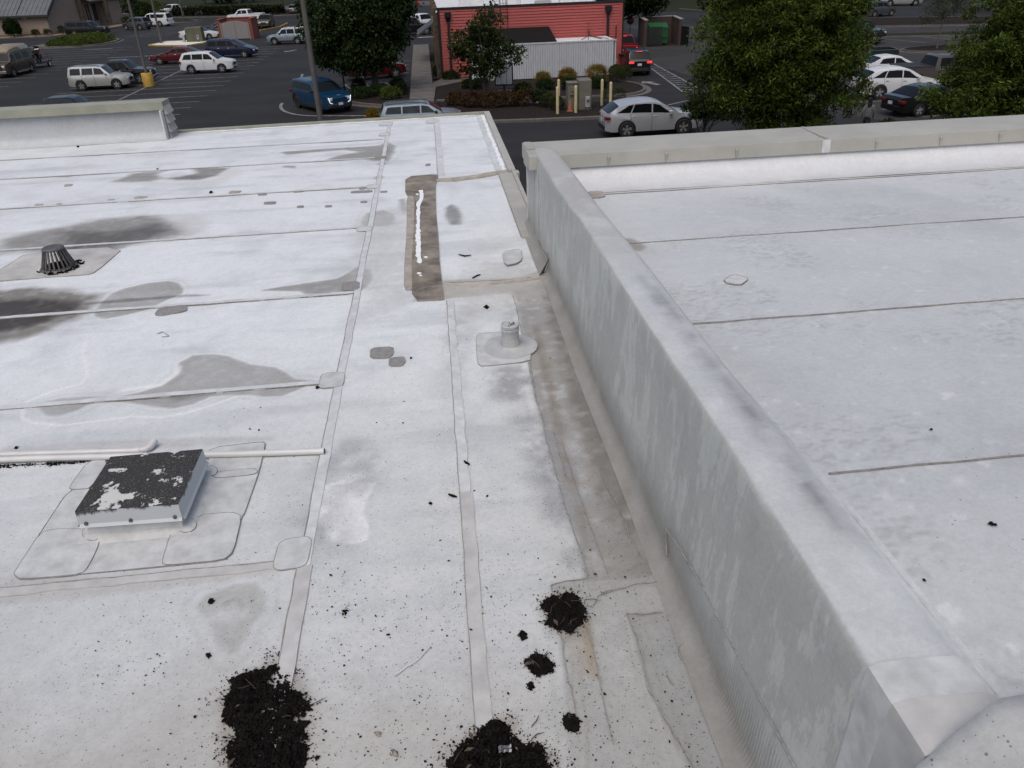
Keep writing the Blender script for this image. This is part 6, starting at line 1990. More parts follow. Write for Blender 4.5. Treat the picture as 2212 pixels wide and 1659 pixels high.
MB().bev(.30, .58, -.66, -.58, .25, .72, .02).obj('meter_base', 'meter_grey', uc)
MB().lathe([(.09, -.66), (.08, -.70), (.01, -.71)], 12, 0, 'y', (.44, 0, .58)).obj('meter_dial', 'iron', uc, True)
MB().bev(-1.5, -1.2, -.4, -.2, 0, .75, .03).obj('pedestal', 'meter_grey', uc)

simple('brick_dark', (.045, .030, .024), .85, .35, 6, bmp=.5)
simple('dumpster_green', (.008, .075, .022), .5, .15, 3)
t2 = thing('trash_enclosure', 'dark brick trash enclosure with open black slatted gates', 'enclosure', (22.2, 77.1, 0), -.12)
for args in ((-1.75, -1.45, 0, 4.2), (1.5, 1.8, 0, 4.2), (-1.75, 1.8, 4.0, 4.3)):
    MB().box(*args, 0, 2.25).obj('enclosure_wall', 'brick_dark', t2)
    MB().box(args[0] - .04, args[1] + .04, args[2] - .04, args[3] + .04, 2.25, 2.33).obj('wall_cap', 'patch_grey', t2)
gt = thing('gate', None, None, (-1.5, -.1, 0), -.05)
gt.parent = t2
for i in range(10):
    MB().box(.0 + i * .145, .12 + i * .145, -.05, .0, .12, 1.72).obj('gate_slat', 'black_metal', gt)
gt = thing('gate', None, None, (1.75, -.1, 0), -1.25)
gt.parent = t2
for i in range(10):
    MB().box(.0 + i * .145, .12 + i * .145, -.05, .0, .12, 1.72).obj('gate_slat', 'black_metal', gt)
dp = thing('dumpster', 'green steel dumpster inside the dark brick enclosure', 'dumpster', (22.2, 78.6, 0), -.12)
MB().add([(-.95, -.6, .15), (.8, -.6, .15), (.8, .8, .15), (-.95, .8, .15), (-.95, -.72, 1.55), (.8, -.72, 1.55), (.8, .8, 1.85), (-.95, .8, 1.85)], [(3, 2, 1, 0), (0, 1, 5, 4), (1, 2, 6, 5), (2, 3, 7, 6), (3, 0, 4, 7)]).obj('bin', 'dumpster_green', dp)
MB().box(-1.0, .85, -.76, -.68, 1.46, 1.58).obj('rim', 'dumpster_green', dp)
MB().box(-1.0, .85, -.72, -.66, .72, .80).obj('rib', 'dumpster_green', dp)
MB().add([(-.97, -.78, 1.58), (.82, -.78, 1.58), (.82, .84, 1.88), (-.97, .84, 1.88)], [(0, 1, 2, 3)]).obj('lid', 'dumpster_green', dp)
simple('sign_yellow', (.5, .45, .08), .5, .05, 6)
text('2', .42, (.15, -.70, 1.05), (math.pi / 2 - .05, 0, 0), 'sign_yellow', dp)

# ---------------------------------------------------------------- tan building
simple('tan_siding', (.235, .182, .148), .7, .10, 3, world=True)
simple('metal_roof', (.085, .095, .10), .45, .2, .7, world=True)
simple('fascia_dark', (.02, .02, .02), .6, .2, 4)
simple('shutter', (.018, .010, .010), .6, .2, 6)
simple('stone_mix', (.10, .078, .058), .85, .6, 3.2, world=True, bmp=1)
tb = thing('tan_building', 'tan lap sided building with grey standing seam roof and dark shutters', 'building', (-53.3, 126.6, 0), -.07)
MB().box(-22, -.06, .06, 16, 0, 3.0).obj('wall', 'tan_siding', tb)
def boards(x0, x1, y, z0, z1, step, face, clip=None):
    z = z0
    while z < z1:
        if face == 'y':
            a0, a1 = x0, x1
            vs = [(a0, y, z + step), (a1, y, z + step), (a1, y - .03, z), (a0, y - .03, z), (a1, y + .05, z), (a0, y + .05, z)]
            f = [(0, 3, 2, 1), (3, 5, 4, 2)]
        else:
            a0, a1 = x0, x1
            if clip:
                a0 = max(a0, clip(z + step))
            if a0 >= a1:
                break
            vs = [(y, a0, z + step), (y, a1, z + step), (y + .03, a1, z), (y + .03, a0, z), (y - .05, a1, z), (y - .05, a0, z)]
            f = [(0, 1, 2, 3), (3, 2, 4, 5)]
        MB().add(vs, f).obj('siding_board', 'tan_siding', tb)
        z += step
boards(-22, 0, 0, .25, 2.9, .24, 'y')
boards(0, 9.6, 0, .25, 7.5, .24, 'x', lambda z: max(0, (z - 2.7) / .62))
MB().box(-22, .04, -.06, .08, 0, .26).obj('plinth', 'fascia_dark', tb)
MB().add([(-.05, .1, 0), (-.05, 10, 0), (-.05, 10, 8.6), (-.05, .1, 2.7)], [(0, 1, 2, 3)]).obj('wall', 'tan_siding', tb)
# sloping metal roof with standing seams
def rp(x, y, dz=0):
    return (x, y, 2.75 + (y + .6) * .62 + dz)
MB().add([rp(-22, -.6), rp(.45, -.6), rp(.45, 11), rp(-22, 11), rp(-22, -.6, -.14), rp(.45, -.6, -.14), rp(.45, 11, -.14), rp(-22, 11, -.14)], [(0, 1, 2, 3), (4, 5, 1, 0), (5, 6, 2, 1), (7, 6, 5, 4)]).obj('roof', 'metal_roof', tb)
MB().add([rp(-22, -.64, -.02), rp(.47, -.64, -.02), rp(.47, -.64, -.28), rp(-22, -.64, -.28)], [(3, 2, 1, 0)]).obj('eave_fascia', 'fascia_dark', tb)
MB().add([rp(.47, -.64, .02), rp(.47, 11, .02), rp(.47, 11, -.34), rp(.47, -.64, -.34)], [(3, 2, 1, 0)]).obj('rake_fascia', 'fascia_dark', tb)
for i in range(28):
    x = .4 - i * .62
    MB().add([rp(x - .02, -.6, .0), rp(x + .02, -.6, .0), rp(x + .02, 11, .0), rp(x - .02, 11, .0), rp(x - .015, -.6, .05 if i % 7 else .16), rp(x + .015, -.6, .05 if i % 7 else .16), rp(x + .015, 11, .05 if i % 7 else .16), rp(x - .015, 11, .05 if i % 7 else .16)], [(4, 5, 6, 7), (0, 4, 7, 3), (1, 2, 6, 5), (0, 1, 5, 4)]).obj('roof_seam', 'metal_roof', tb)
MB().tube([(-.5, -.5, 2.6), (-.12, -.1, 2.3), (-.1, -.08, .2)], .06, 6).obj('downspout', 'tan_siding', tb)
MB().bev(-3.4, -2.9, -.25, -.02, 2.3, 2.5, .03).obj('wall_lamp', 'sign_white', tb)
# stone piers and shuttered bay going back
for y, x in ((9.7, .1), (15.0, 1.6)):
    MB().bev(x - .1, x + .55, y, y + .8, 0, 5.2, .05).obj('stone_pier', 'stone_mix', tb)
boards(10.5, 15.0, .55, .25, 4.6, .24, 'x')
MB().box(-.3, .50, 10.4, 15.2, 0, 4.6).obj('wall', 'tan_siding', tb)
boards(15.8, 21.5, 1.6, .25, 4.6, .24, 'x')
MB().box(.2, 1.55, 15.6, 21.6, 0, 4.6).obj('wall', 'tan_siding', tb)
for y0 in (11.0, 13.3):
    MB().bev(.56, .66, y0, y0 + 1.25, 1.0, 3.35, .01).obj('shutter', 'shutter', tb)
MB().add([(-.5, 9.9, 4.9), (1.9, 9.9, 3.9), (1.9, 22, 3.9), (-.5, 22, 4.9), (1.9, 9.9, 3.72), (1.9, 22, 3.72)], [(0, 1, 2, 3), (1, 4, 5, 2)]).obj('porch_roof', 'metal_roof', tb)
for y in (10.7, 14.8, 21.5):
    MB().tube([(1.75, y, 3.7), (1.0, y, 3.2), (1.0 if y < 15 else 1.75, y, .2)], .05, 6).obj('downspout', 'pole_grey' if y < 15 else 'brick_red', tb)
MB().prism([(-62, 124.2), (-52.5, 124.0), (-50.6, 126), (-49.5, 133), (-47.5, 140), (-46.5, 147), (-49, 147.5), (-53.2, 137), (-53.2, 126.4), (-62, 126.9)], 0, .14).obj('rock_bed', 'river_rock', None, kind='structure')
kerb([(-62, 124.0), (-52.5, 123.8), (-50.4, 125.8), (-49.2, 133), (-47, 141)], gutter=False)
# ================================================================ plants
def leafmat(name, c, var=.5, rough=.55):
    m, n, l, b, out = newmat(name)
    t = noise(n, l, coords(n, l), 1.6, 4, .6)
    oi = n.new('ShaderNodeNewGeometry')
    ri = oi.outputs['Random Per Island']
    lo = tuple(x * (1 - var) for x in c)
    hi = tuple(x * (1 + var) for x in c)
    col = mixc(n, l, ramp(n, l, t.outputs[0], .3, .7), lo, hi)
    col = mixc(n, l, ramp(n, l, ri, 0, 1), mixc(n, l, 1, col, (.6, .62, .65), 'MULTIPLY'), mixc(n, l, 1, col, (1.55, 1.45, 1.0), 'MULTIPLY'))
    l.new(col, b.inputs['Base Color'])
    b.inputs['Roughness'].default_value = rough
    b.inputs['Specular IOR Level'].default_value = .18
    tr = n.new('ShaderNodeBsdfTranslucent')
    l.new(col, tr.inputs[0])
    mx = n.new('ShaderNodeMixShader')
    mx.inputs[0].default_value = .25
    l.new(b.outputs[0], mx.inputs[1])
    l.new(tr.outputs[0], mx.inputs[2])
    l.new(mx.outputs[0], out.inputs[0])
leafmat('leaf_dark', (.015, .032, .008))
leafmat('leaf_oak', (.046, .076, .012), .6)
leafmat('leaf_thin', (.022, .036, .010))
leafmat('leaf_far', (.012, .019, .006))
leafmat('leaf_grey', (.032, .042, .022))
leafmat('leaf_box', (.028, .038, .010))
leafmat('leaf_gold', (.14, .10, .02))
leafmat('leaf_rust', (.045, .026, .012))
leafmat('leaf_lime', (.05, .075, .016))
simple('bark', (.045, .036, .028), .9, .35, 6, bmp=.8)
simple('bark_pale', (.10, .085, .068), .85, .3, 6, bmp=.5)

def leaves(C, R, n_per, size, asp, seed, droop=0.0, flat_=.0):
    """diamond leaves spread round clump centres C (k,3) with radii R (k)"""
    r = np.random.RandomState(seed)
    k = len(C)
    idx = np.repeat(np.arange(k), n_per)
    d = r.normal(0, 1, (len(idx), 3))
    d /= np.linalg.norm(d, axis=1)[:, None] + 1e-9
    rr_ = r.uniform(.75, 1.3, k)
    P = C[idx] + d * ((R * rr_)[idx] * r.uniform(0, 1, len(idx)) ** .45)[:, None] * np.array([1, 1, .72])
    n = len(P)
    ax = d * .6 + r.normal(0, .6, (n, 3)) + np.array([0, 0, -droop])
    ax /= np.linalg.norm(ax, axis=1)[:, None]
    up = r.normal(0, 1, (n, 3)) + np.array([0, 0, .9])
    sd = np.cross(ax, up)
    sd /= np.linalg.norm(sd, axis=1)[:, None] + 1e-9
    s = size * r.uniform(.6, 1.35, n)
    a, b = ax * s[:, None], sd * (s * asp)[:, None]
    nr = np.cross(ax, sd) * (s * .12)[:, None]
    V = np.stack([P, P + a * .45 + b + nr, P + a, P + a * .45 - b + nr], 1).reshape(-1, 3)
    return V, np.arange(4 * n).reshape(n, 4)

def crown_pts(blobs, n, seed, shell=.3):
    r = np.random.RandomState(seed)
    out = []
    vol = np.array([b[3] * b[4] * b[5] for b in blobs])
    cnt = np.maximum(3, (n * vol / vol.sum()).astype(int))
    for b, c in zip(blobs, cnt):
        d = r.normal(0, 1, (c, 3))
        d /= np.linalg.norm(d, axis=1)[:, None]
        rad = shell + (1 - shell) * r.uniform(0, 1, c) ** .7
        rad *= .88 + .24 * vnoise(d[:, 0] * 2.5 + seed, d[:, 1] * 2.5 + d[:, 2] * 2, seed)
        out.append(np.array(b[:3]) + d * rad[:, None] * np.array(b[3:6]))
    return np.concatenate(out)

def tree(name, label, loc, trunk_h, trunk_r, blobs, nclump, n_per, size, asp, leafm, seed, clump_r=.5, barkm='bark', droop=.2, limbs=9, stems=1, cat='tree', group=None, lean=0):
    t = thing(name, label, cat, loc, 0, group)
    r = random.Random(seed)
    C = crown_pts(blobs, nclump, seed)
    m = MB()
    top = max(b[2] + b[5] * .6 for b in blobs)
    cx = sum(b[0] for b in blobs) / len(blobs)
    cy = sum(b[1] for b in blobs) / len(blobs)
    for s_ in range(stems):
        a = 6.28 * s_ / stems + seed
        ox = (.14 * math.cos(a), .14 * math.sin(a)) if stems > 1 else (0, 0)
        sp = .35 * (stems > 1)
        m.tube([(ox[0] * .3, ox[1] * .3, -.05), (ox[0] + lean * .3, ox[1], trunk_h * .5), (ox[0] * (1 + sp * 3) + lean, ox[1] * (1 + sp * 3), trunk_h), (cx * .6 + ox[0] * 4 * (stems > 1), cy * .6 + ox[1] * 4 * (stems > 1), (trunk_h + top) / 2), (cx + ox[0] * 5 * (stems > 1), cy + ox[1] * 5 * (stems > 1), top)],
               [trunk_r * 1.35, trunk_r, trunk_r * .85, trunk_r * .45, trunk_r * .12], 9)
    m.obj('trunk', barkm, t, True)
    m = MB()
    for i in range(limbs):
        q = Vector(C[r.randrange(len(C))])
        z0 = min(max(trunk_h * .9, q.z - .9), top * .8)
        f = min(1, max(0, (z0 - trunk_h) / (top - trunk_h + .01)))
        p0 = Vector((cx * f * .8, cy * f * .8, z0))
        mid = (p0 + q) / 2 + Vector((r.uniform(-.2, .2), r.uniform(-.2, .2), r.uniform(.0, .3)))
        m.tube([p0, mid, q], [trunk_r * .42, trunk_r * .24, trunk_r * .08], 5)
    m.obj('limbs', barkm, t, True)
    V, Fq = leaves(C, np.random.RandomState(seed + 3).uniform(.6, 1.25, len(C)) * clump_r, n_per, size, asp, seed + 1, droop)
    link_mesh('crown', np_mesh('crown', V, Fq), leafm, t)
    return t

def bush(name, label, loc, rx, ry, rz, leafm, seed, n=2200, size=.06, asp=.35, cat='shrub', group=None, droop=0.0, clump=.12, shell=.72, box=False):
    t = thing(name, label, cat, loc, 0, group)
    r = np.random.RandomState(seed)
    k = max(30, n // 16)
    d = r.normal(0, 1, (k, 3))
    d /= np.linalg.norm(d, axis=1)[:, None]
    if box:
        d = r.uniform(-1, 1, (k, 3))
        f = r.randint(0, 3, k)
        d[np.arange(k), f] = np.sign(d[np.arange(k), f])
    d[:, 2] = np.where(d[:, 2] < -.6, -d[:, 2], d[:, 2])
    rad = (shell + (1 - shell) * r.uniform(0, 1, k))[:, None]
    C = d * rad * np.array([rx, ry, rz]) + np.array([0, 0, rz * .92])
    V, Fq = leaves(C, r.uniform(.7, 1.3, k) * clump * (rx + rz) , 16, size, asp, seed + 1, droop)
    V[:, 2] = np.maximum(V[:, 2], .01)
    link_mesh('foliage', np_mesh('foliage', V, Fq), leafm, t)
    m = MB()
    for i in range(5):
        a = i * 1.26 + seed
        m.tube([(0, 0, 0), (rx * .3 * math.cos(a), ry * .3 * math.sin(a), rz * .8), (rx * .55 * math.cos(a), ry * .55 * math.sin(a), rz * 1.3)], [.03, .02, .008], 5)
    m.obj('stems', 'bark', t)
    return t

# broad dense tree by the sidewalk
tree('broad_tree', 'broad dense dark green tree hiding the red SUV beside the sidewalk', (-3.75, 57.1, .1), 1.5, .22,
     [(-.8, 0, 4.7, 3.5, 3.2, 3.2), (-.6, 0, 3.1, 3.2, 2.9, 1.9), (.2, .2, 6.0, 3.0, 2.8, 2.4)], 820, 90, .20, .32, 'leaf_dark', 5, .62, droop=.6, limbs=14)
# thin young tree before the red building
tree('young_tree', 'thin multi-stemmed young tree in front of the red wall', (3.55, 51.8, .1), 1.1, .06,
     [(-.2, 0, 3.0, 1.9, 1.7, 1.3), (.3, 0, 4.3, 1.15, 1.1, 1.5), (-1.5, 0, 3.2, 1.1, 1.0, .8), (1.5, 0, 2.5, 1.1, 1.0, .8), (-.1, .1, 1.9, 1.5, 1.4, .7)], 260, 30, .17, .38, 'leaf_thin', 9, .36, droop=.3, limbs=26, stems=4)
# feathery oaks behind the coping
tree('willow_oak', 'large feathery willow oak rising over the coping beside the white SUV', (13.35, 30.4, .1), 2.0, .17,
     [(.0, 0, 4.6, 2.9, 2.6, 3.0), (-1.6, 0, 3.6, 1.9, 1.8, 1.2), (1.4, .0, 2.8, 2.0, 2.0, 1.5), (-.4, 0, 6.6, 2.6, 2.4, 2.2), (-.8, 0, 5.2, 2.4, 2.2, 1.6), (1.2, -.2, 5.2, 2.0, 2.1, 2.4), (-2.3, 0, 3.5, 1.4, 1.1, .45), (.1, -.2, 1.9, 2.2, 1.4, .7)], 900, 110, .17, .14, 'leaf_oak', 21, .42, droop=.1, limbs=26)
tree('willow_oak', 'feathery willow oak partly cut off at the coping end beside the black sedan', (21.2, 27.6, .1), 2.0, .16,
     [(.3, 0, 4.4, 2.5, 2.4, 2.6), (-1.1, 0, 3.0, 2.1, 1.9, 1.3), (.9, 0, 2.6, 2.4, 2.2, 1.3), (-.8, 0, 4.2, 1.6, 1.7, .9), (1.3, 0, 6.0, 2.2, 2.2, 2.2)], 720, 110, .17, .14, 'leaf_oak', 33, .42, droop=.1, limbs=22)
tree('ornamental_tree', 'small ornamental tree at the nose of the white SUV', (12.4, 35.4, .1), .7, .045,
     [(.0, 0, 1.75, 1.05, .9, .6), (-.55, 0, 1.75, .6, .6, .35), (.8, 0, 1.5, .7, .7, .5)], 130, 44, .12, .28, 'leaf_thin', 41, .28, droop=.2, limbs=14, stems=3)
tree('island_tree', 'slender grey green tree on the kerbed island beyond the parked cars', (42.1, 65.0, .1), 1.9, .07,
     [(.2, 0, 3.3, 1.9, 1.8, 1.2), (-1.2, 0, 2.4, 1.1, 1.1, .6), (.6, 0, 4.6, 1.5, 1.5, 1.3)], 170, 26, .13, .25, 'leaf_grey', 45, .42, 'bark_pale', limbs=20)
tree('evergreen', 'dark evergreen standing behind the feathery oak', (41.0, 82, .1), .5, .2,
     [(0, 0, 3.2, 3.6, 3.0, 3.4), (.6, 0, 6.0, 2.8, 2.6, 3.0)], 520, 50, .3, .3, 'leaf_far', 51, .8)
tree('shade_tree', 'dark shade tree over the stop sign and brick enclosure', (19.2, 81.6, .1), 2.1, .2,
     [(-.4, 0, 4.6, 3.6, 2.8, 2.2), (2.6, .8, 3.9, 2.4, 2.2, 1.5)], 560, 46, .28, .3, 'leaf_far', 55, .75)
tree('roadside_tree', 'dark roadside tree beyond the far curved kerb', (36.2, 101, .1), 1.6, .2, [(0, 0, 3.6, 3.2, 2.8, 2.6)], 190, 30, .3, .3, 'leaf_far', 57, .8)
tree('roadside_tree', 'dark tree spreading above the far lot corner', (76, 96, .1), 1.6, .3, [(0, 0, 5.0, 6.4, 5, 3.6), (-6, 2, 4.2, 4.4, 4, 2.6)], 300, 30, .4, .3, 'leaf_far', 59, 1.1)
tree('roadside_tree', 'dark tree crowded behind the right hand willow oak', (66, 76, .1), 1.8, .3, [(0, 0, 4.4, 5.4, 5, 3.6), (-3.4, 2, 3.8, 3.4, 4, 2.6)], 300, 30, .36, .3, 'leaf_far', 60, 1.0)
tree('street_tree', 'street tree trunk over the clipped hedge by the white pickup', (-41.0, 166.5, .1), 4.0, .18, [(0, 0, 6.6, 4.2, 3, 2.4)], 150, 26, .42, .3, 'leaf_far', 61, 1.0)
tree('street_tree', 'street tree in the middle of the clipped hedge', (-34.0, 163.5, .1), 4.4, .2, [(0, 0, 7.2, 4.2, 3, 2.6)], 150, 26, .42, .3, 'leaf_far', 62, 1.0)
tree('street_tree', 'street tree at the end of the clipped hedge by the aisle', (-25.4, 158.2, .1), 4.2, .2, [(0, 0, 7.4, 4.6, 3, 2.8)], 150, 26, .42, .3, 'leaf_far', 63, 1.0)
for i, (x, y, s_) in enumerate(((-120, 214, 9), (-95, 212, 8), (-70, 212, 9), (-46, 208, 8), (-20, 206, 9), (0, 200, 8), (10, 150, 6), (26, 148, 7), (46, 152, 7), (66, 148, 8), (90, 140, 8), (112, 132, 9))):
    tree('distant_tree', 'distant dark tree along the far side of the road', (x, y, 0), 2, .35, [(0, 0, s_ * .6, s_, s_ * .8, s_ * .55)], 130, 24, .8, .35, 'leaf_far', 70 + i, 1.7, limbs=4, group='trees beyond the road')

# clipped hedge behind the far kerb
for i in range(7):
    bush('clipped_hedge', 'clipped dark hedge block behind the far kerb', (-44.0 + i * 2.9, 161.6 - i * 1.0, .1), 1.7, .9, .62, 'leaf_far', 120 + i, 2600, .26, .4, 'hedge', 'hedge blocks along the far kerb', box=True)
bush('topiary', 'tall clipped egg shaped evergreen against the tan wall', (-57.7, 124.9, .1), 1.0, .95, 1.25, 'leaf_dark', 140, 9000, .17, .4, 'topiary', clump=.07, shell=.85)
bush('round_tree', 'rounded dark clipped tree behind the tan porch', (-47.6, 151, .1), 1.5, 1.4, 1.5, 'leaf_dark', 141, 4500, .2, .35, 'shrub', clump=.1, shell=.85)
for i, (x, y, l_) in enumerate(((-54.8, 125.0, 'first'), (-53.2, 124.9, 'second'), (-51.6, 126.2, 'third'))):
    bush('ornamental_grass', ['pale grass tuft under the tan wall lamp', 'pale grass tuft by the tan wall downspout', 'tall grass tuft behind the long black SUV'][i], (x, y, .14), .55, .5, .36 + .15 * (i == 2), 'leaf_grey', 150 + i, 900, .28, .06, 'grass tuft', clump=.12, droop=-.7)
bush('ornamental_grass', 'pale grass tuft at the porch corner pier', (-48.3, 143, .14), .7, .6, .5, 'leaf_grey', 154, 900, .28, .06, 'grass tuft', clump=.12, droop=-.7)
for i, (x, y, lf, lb) in enumerate(((-52.5, 156, 'leaf_thin', 'tall loose shrub behind the silver pickup'), (-48.5, 158.5, 'leaf_lime', 'bright arching shrub beside the far white pickup'))):
    bush('tall_shrub', lb, (x, y, 0), 2.3, 1.6, 1.5, lf, 160 + i, 1600, .26, .3)
# ground cover on the hedge island: nobody could count it
r = np.random.RandomState(9)
q = r.uniform((-47.2, 105.2), (-39.3, 115.4), (9000, 2))
d = sdist(q[:, 0], q[:, 1], [(-46.0, 106.4), (-44.6, 105.7), (-42, 105.2), (-40.2, 106.5), (-39.5, 109.5), (-39.9, 112.8), (-41.3, 115), (-44, 115.3), (-46.2, 112.5)])
q, d = q[d < 0], d[d < 0]
Cc = np.stack([q[:, 0], q[:, 1], .25 + .55 * np.clip(-d / 1.2, 0, 1) * (.7 + .5 * fbm(q[:, 0], q[:, 1], 5))], 1)
V, Fq = leaves(Cc, np.full(len(Cc), .22), 4, .2, .22, 170, -.4)
tag(link_mesh('juniper_ground_cover', np_mesh('juniper_ground_cover', V, Fq), 'leaf_lime'), 'low bright green juniper ground cover filling the kerbed island', 'ground cover', None, 'stuff')

# shrubs round the red building
for i, (x, y, rx, ry, rz, lf, lb, kw) in enumerate((
        (1.5, 49.6, .62, .5, .42, 'leaf_rust', 'reddish low shrub nearest the sidewalk corner', {}), (2.5, 48.7, .7, .55, .45, 'leaf_rust', 'reddish shrub second in the kerb row from the sidewalk', {}), (3.7, 48.2, .72, .55, .45, 'leaf_rust', 'reddish shrub under the thin young tree', {}), (4.7, 48.2, .6, .5, .42, 'leaf_rust', 'reddish shrub right of the thin young tree', {}), (5.7, 48.2, .68, .55, .5, 'leaf_rust', 'tall reddish shrub fifth in the kerb row', {}), (6.5, 47.8, .5, .5, .5, 'leaf_dark', 'dark shrub closing the kerb row by the bollards', {}),
        (6.9, 47.2, .42, .4, .42, 'leaf_box', 'round clipped boxwood behind the left front bollard', dict(shell=.9, clump=.08, size=.045)), (7.25, 46.2, .42, .4, .40, 'leaf_box', 'round clipped boxwood against the left front bollard', dict(shell=.9, clump=.08, size=.045)),
        (10.75, 46.8, .62, .5, .45, 'leaf_box', 'square trimmed boxwood behind the right bollards', dict(box=True, shell=.92, clump=.06, size=.045)),
        (7.9, 56.6, .55, .45, .40, 'leaf_gold', 'rusty gold grass mound by the cooler box', dict(size=.13, asp=.08, droop=.3)), (9.7, 57.0, .62, .5, .46, 'leaf_gold', 'gold grass mound behind the electrical cabinet', dict(size=.14, asp=.08, droop=.2)), (11.7, 56.6, .78, .6, .55, 'leaf_gold', 'largest golden grass mound before the white boards', dict(size=.15, asp=.08, droop=.2)),
        (13.0, 55.8, .58, .5, .50, 'leaf_box', 'round clipped boxwood next to the largest gold mound', dict(shell=.9, clump=.07, size=.05)), (13.75, 56.6, .50, .5, .50, 'leaf_box', 'round clipped boxwood on the kerb corner', dict(shell=.9, clump=.07, size=.05)), (13.5, 58.2, .55, .5, .42, 'leaf_box', 'round clipped boxwood at the cooler box corner', dict(shell=.9, clump=.07, size=.05)),
        (7.7, 53.9, .6, .5, .35, 'leaf_dark', 'spreading dark shrub below the rusty gold mound', {}), (9.3, 53.6, .6, .5, .35, 'leaf_dark', 'spreading dark shrub hidden behind the cabinet', {}), (11.2, 53.4, .62, .5, .36, 'leaf_dark', 'spreading dark shrub below the largest gold mound', {}), (6.1, 53.2, .6, .5, .32, 'leaf_dark', 'low dark shrub beside the menu board', {}),
        (3.4, 55.9, .6, .5, .35, 'leaf_dark', 'dark shrub behind the order post', {}), (2.6, 56.2, .4, .35, .3, 'leaf_box', 'small olive shrub by the slanted walk', {}), (1.6, 60.9, .7, .35, .3, 'leaf_dark', 'low dark shrub at the foot of the red wall', {}), (.6, 63.5, .3, .8, .35, 'leaf_dark', 'narrow dark shrub along the stone flank', {}),
        (-2.6, 53.3, .7, .55, .40, 'leaf_lime', 'yellow green shrub behind the pale grey SUV', {}), (-4.6, 54.4, .8, .6, .35, 'leaf_dark', 'dark shrub in the bed beside the blue SUV', {}), (-3.4, 55.2, .8, .6, .35, 'leaf_dark', 'dark shrub left of the broad tree trunk', {}), (-2.2, 56.5, .55, .5, .45, 'leaf_far', 'round dark shrub right of the broad tree trunk', {}), (-4.9, 57.3, .5, .5, .45, 'leaf_far', 'round dark shrub by the clearance bar', {}), (-1.9, 55, .4, .5, .4, 'leaf_far', 'dark shrub hugging the sidewalk edge', {}),
        (-3.35, 46.3, .36, .34, .3, 'leaf_gold', 'small orange gold shrub behind the pale grey SUV tail', {}), (14.3, 33.2, .8, .7, .5, 'leaf_rust', 'low reddish shrub beneath the ornamental tree', {}), (19.0, 31.6, .5, .4, .75, 'leaf_dark', 'narrow leaved shrub in front of the white car roof', dict(size=.12, asp=.12, droop=-.5)))):
    kw = dict(kw)
    n_ = 2600 if rx > .55 else 1800
    if lf in ('leaf_box', 'leaf_gold'):
        n_ = 4200
    bush('shrub', lb, (x, y, .1), rx, ry, rz, lf, 200 + i, n_, kw.pop('size', .085), kw.pop('asp', .34), 'shrub', None, **kw)

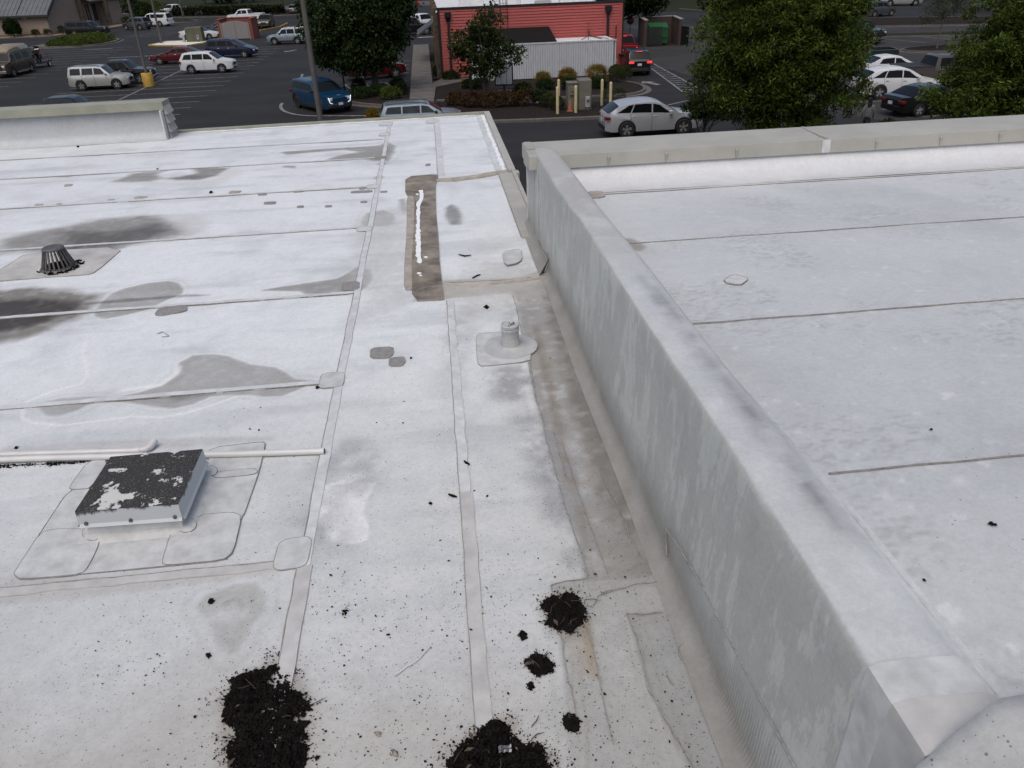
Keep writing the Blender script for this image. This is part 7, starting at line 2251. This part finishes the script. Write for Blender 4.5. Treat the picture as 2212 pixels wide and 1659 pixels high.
# ================================================================ people
def person(loc, rz, label, shirt, trousers, hair, skin=(.16, .09, .06), walk=.25):
    t = thing('person', label, 'person', loc, rz)
    sk = simple('skin_' + shirt, skin, .6, .08, 8)
    J = {'pel': (0, 0, .95), 'spi': (0, 0, 1.18), 'che': (0, 0, 1.38), 'nek': (0, 0, 1.50), 'hea': (.01, 0, 1.58),
         'lsh': (0, .18, 1.42), 'lel': (-.06, .24, 1.14), 'lwr': (.04, .25, .90), 'lha': (.07, .25, .80), 'rsh': (0, -.18, 1.42), 'rel': (-.02, -.24, 1.14), 'rwr': (.12, -.24, .93), 'rha': (.16, -.24, .84),
         'lhi': (0, .09, .90), 'lkn': (walk * .7, .10, .50), 'lan': (walk * .9, .10, .09), 'lto': (walk * .9 + .16, .11, .04), 'rhi': (0, -.09, .90), 'rkn': (walk * .1, -.10, .49), 'ran': (-walk, -.10, .10), 'rto': (-walk + .15, -.11, .04)}
    R = {'pel': (.15, .12), 'spi': (.135, .105), 'che': (.155, .11), 'nek': (.055, .055), 'hea': (.06, .06), 'lsh': (.065, .065), 'rsh': (.065, .065), 'lel': (.045, .045), 'rel': (.045, .045), 'lwr': (.03, .03), 'rwr': (.03, .03), 'lha': (.032, .02), 'rha': (.032, .02),
         'lhi': (.09, .09), 'rhi': (.09, .09), 'lkn': (.062, .062), 'rkn': (.062, .062), 'lan': (.042, .042), 'ran': (.042, .042), 'lto': (.04, .03), 'rto': (.04, .03)}
    names = list(J)
    E_ = [('pel', 'spi'), ('spi', 'che'), ('che', 'nek'), ('nek', 'hea'), ('che', 'lsh'), ('lsh', 'lel'), ('lel', 'lwr'), ('lwr', 'lha'), ('che', 'rsh'), ('rsh', 'rel'), ('rel', 'rwr'), ('rwr', 'rha'), ('pel', 'lhi'), ('lhi', 'lkn'), ('lkn', 'lan'), ('lan', 'lto'), ('pel', 'rhi'), ('rhi', 'rkn'), ('rkn', 'ran'), ('ran', 'rto')]
    me = bpy.data.meshes.new('body')
    me.from_pydata([J[n_] for n_ in names], [(names.index(a), names.index(b)) for a, b in E_], [])
    o = bpy.data.objects.new('body', me)
    COL.objects.link(o)
    o.modifiers.new('skin', 'SKIN')
    for i, n_ in enumerate(names):
        me.skin_vertices[0].data[i].radius = R[n_]
    me.skin_vertices[0].data[0].use_root = True
    o.modifiers.new('sub', 'SUBSURF').render_levels = 2
    o.modifiers['sub'].levels = 2
    dg = bpy.context.evaluated_depsgraph_get()
    m2 = bpy.data.meshes.new_from_object(o.evaluated_get(dg))
    bpy.data.objects.remove(o)
    m2.name = 'body'
    b = link_mesh('body', m2, [sk, MATS[shirt], MATS[trousers], MATS['tyre']], t)
    m2.materials.clear()
    for q in (sk, MATS[shirt], MATS[trousers], MATS['tyre']):
        m2.materials.append(q)
    for p in m2.polygons:
        c = p.center
        p.use_smooth = True
        arm = abs(c.y) > .19 and c.z < 1.2
        p.material_index = 3 if c.z < .12 else (2 if c.z < .96 and not arm else (1 if (c.z < 1.49 and not (arm and c.z < 1.1)) else 0))
    m = MB()
    m.lathe([(.03, 1.52), (.062, 1.55), (.078, 1.62), (.082, 1.68), (.07, 1.74), (.03, 1.775), (.005, 1.78)], 16, 0, 'z', (.015, 0, 0))
    m.v = [(x * 1.12, y * .92, z_) for x, y, z_ in m.v]
    m.add([(.10, -.012, 1.64), (.10, .012, 1.64), (.122, 0, 1.615), (.10, 0, 1.605)], [(0, 1, 2), (0, 2, 3), (1, 3, 2)])
    for sg in (-1, 1):
        m.lathe([(.012, 0), (.02, .008), (.012, .016)], 8, 0, 'y', (.0, sg * .077 - .008, 1.645))
    m.obj('head', sk, t, True)
    for sg in (-1, 1):
        MB().lathe([(.004, -.004), (.008, 0), (.004, .004)], 6, 0, 'x', (.097, sg * .03, 1.655)).obj('eye', 'tyre', t)
        m = MB()
        hx, hy, hz = J['lha' if sg > 0 else 'rha']
        for k in range(4):
            m.tube([(hx - .015 + k * .015, hy, hz), (hx - .012 + k * .018, hy - sg * .008, hz - .045 - .008 * (k in (1, 2))), (hx - .006 + k * .018, hy - sg * .02, hz - .078 - .01 * (k in (1, 2)))], [.0085, .008, .006], 6)
        m.tube([(hx + .02, hy - sg * .01, hz + .02), (hx + .045, hy - sg * .025, hz - .02), (hx + .048, hy - sg * .03, hz - .045)], [.01, .009, .007], 6)
        m.obj('fingers', sk, t)
    m = MB()
    m.lathe([(.088, 1.655), (.092, 1.70), (.078, 1.765), (.03, 1.80), (.005, 1.803)], 14, 0, 'z', (-.012, 0, 0))
    if hair == 'long':
        m.bev(-.11, -.04, -.09, .09, 1.40, 1.70, .03)
    m.obj('hair', 'car_black', t, True)
    return t
simple('cloth_grey', (.11, .11, .12), .8, .8, 14)
simple('cloth_navy', (.015, .014, .04), .8, .2, 8)
simple('cloth_dark', (.02, .02, .025), .85, .2, 8)
simple('cloth_red', (.30, .02, .02), .8, .2, 8)
person((20.25, 35.4, 0), 1.1, 'person with long dark hair in a patterned grey top walking beside the trees', 'cloth_grey', 'cloth_dark', 'long')
person((-.6, 116.8, 0), 1.5, 'person in a navy shirt walking away beyond the sidewalk', 'cloth_navy', 'cloth_dark', 'short')
fs = thing('feather_banner', 'tall red feather banner beyond the sidewalk end', 'banner', (-1.2, 134, 0))
MB().tube([(0, 0, 0), (0, 0, 3.9), (.15, 0, 4.2)], .03, 6).obj('pole', 'pole_grey', fs)
MB().add([(.02, 0, 1.2), (.5, .02, 1.5), (.62, .03, 3.2), (.35, .02, 4.1), (.05, 0, 4.0)], [(0, 1, 2, 3, 4)]).obj('flag', 'cloth_red', fs)
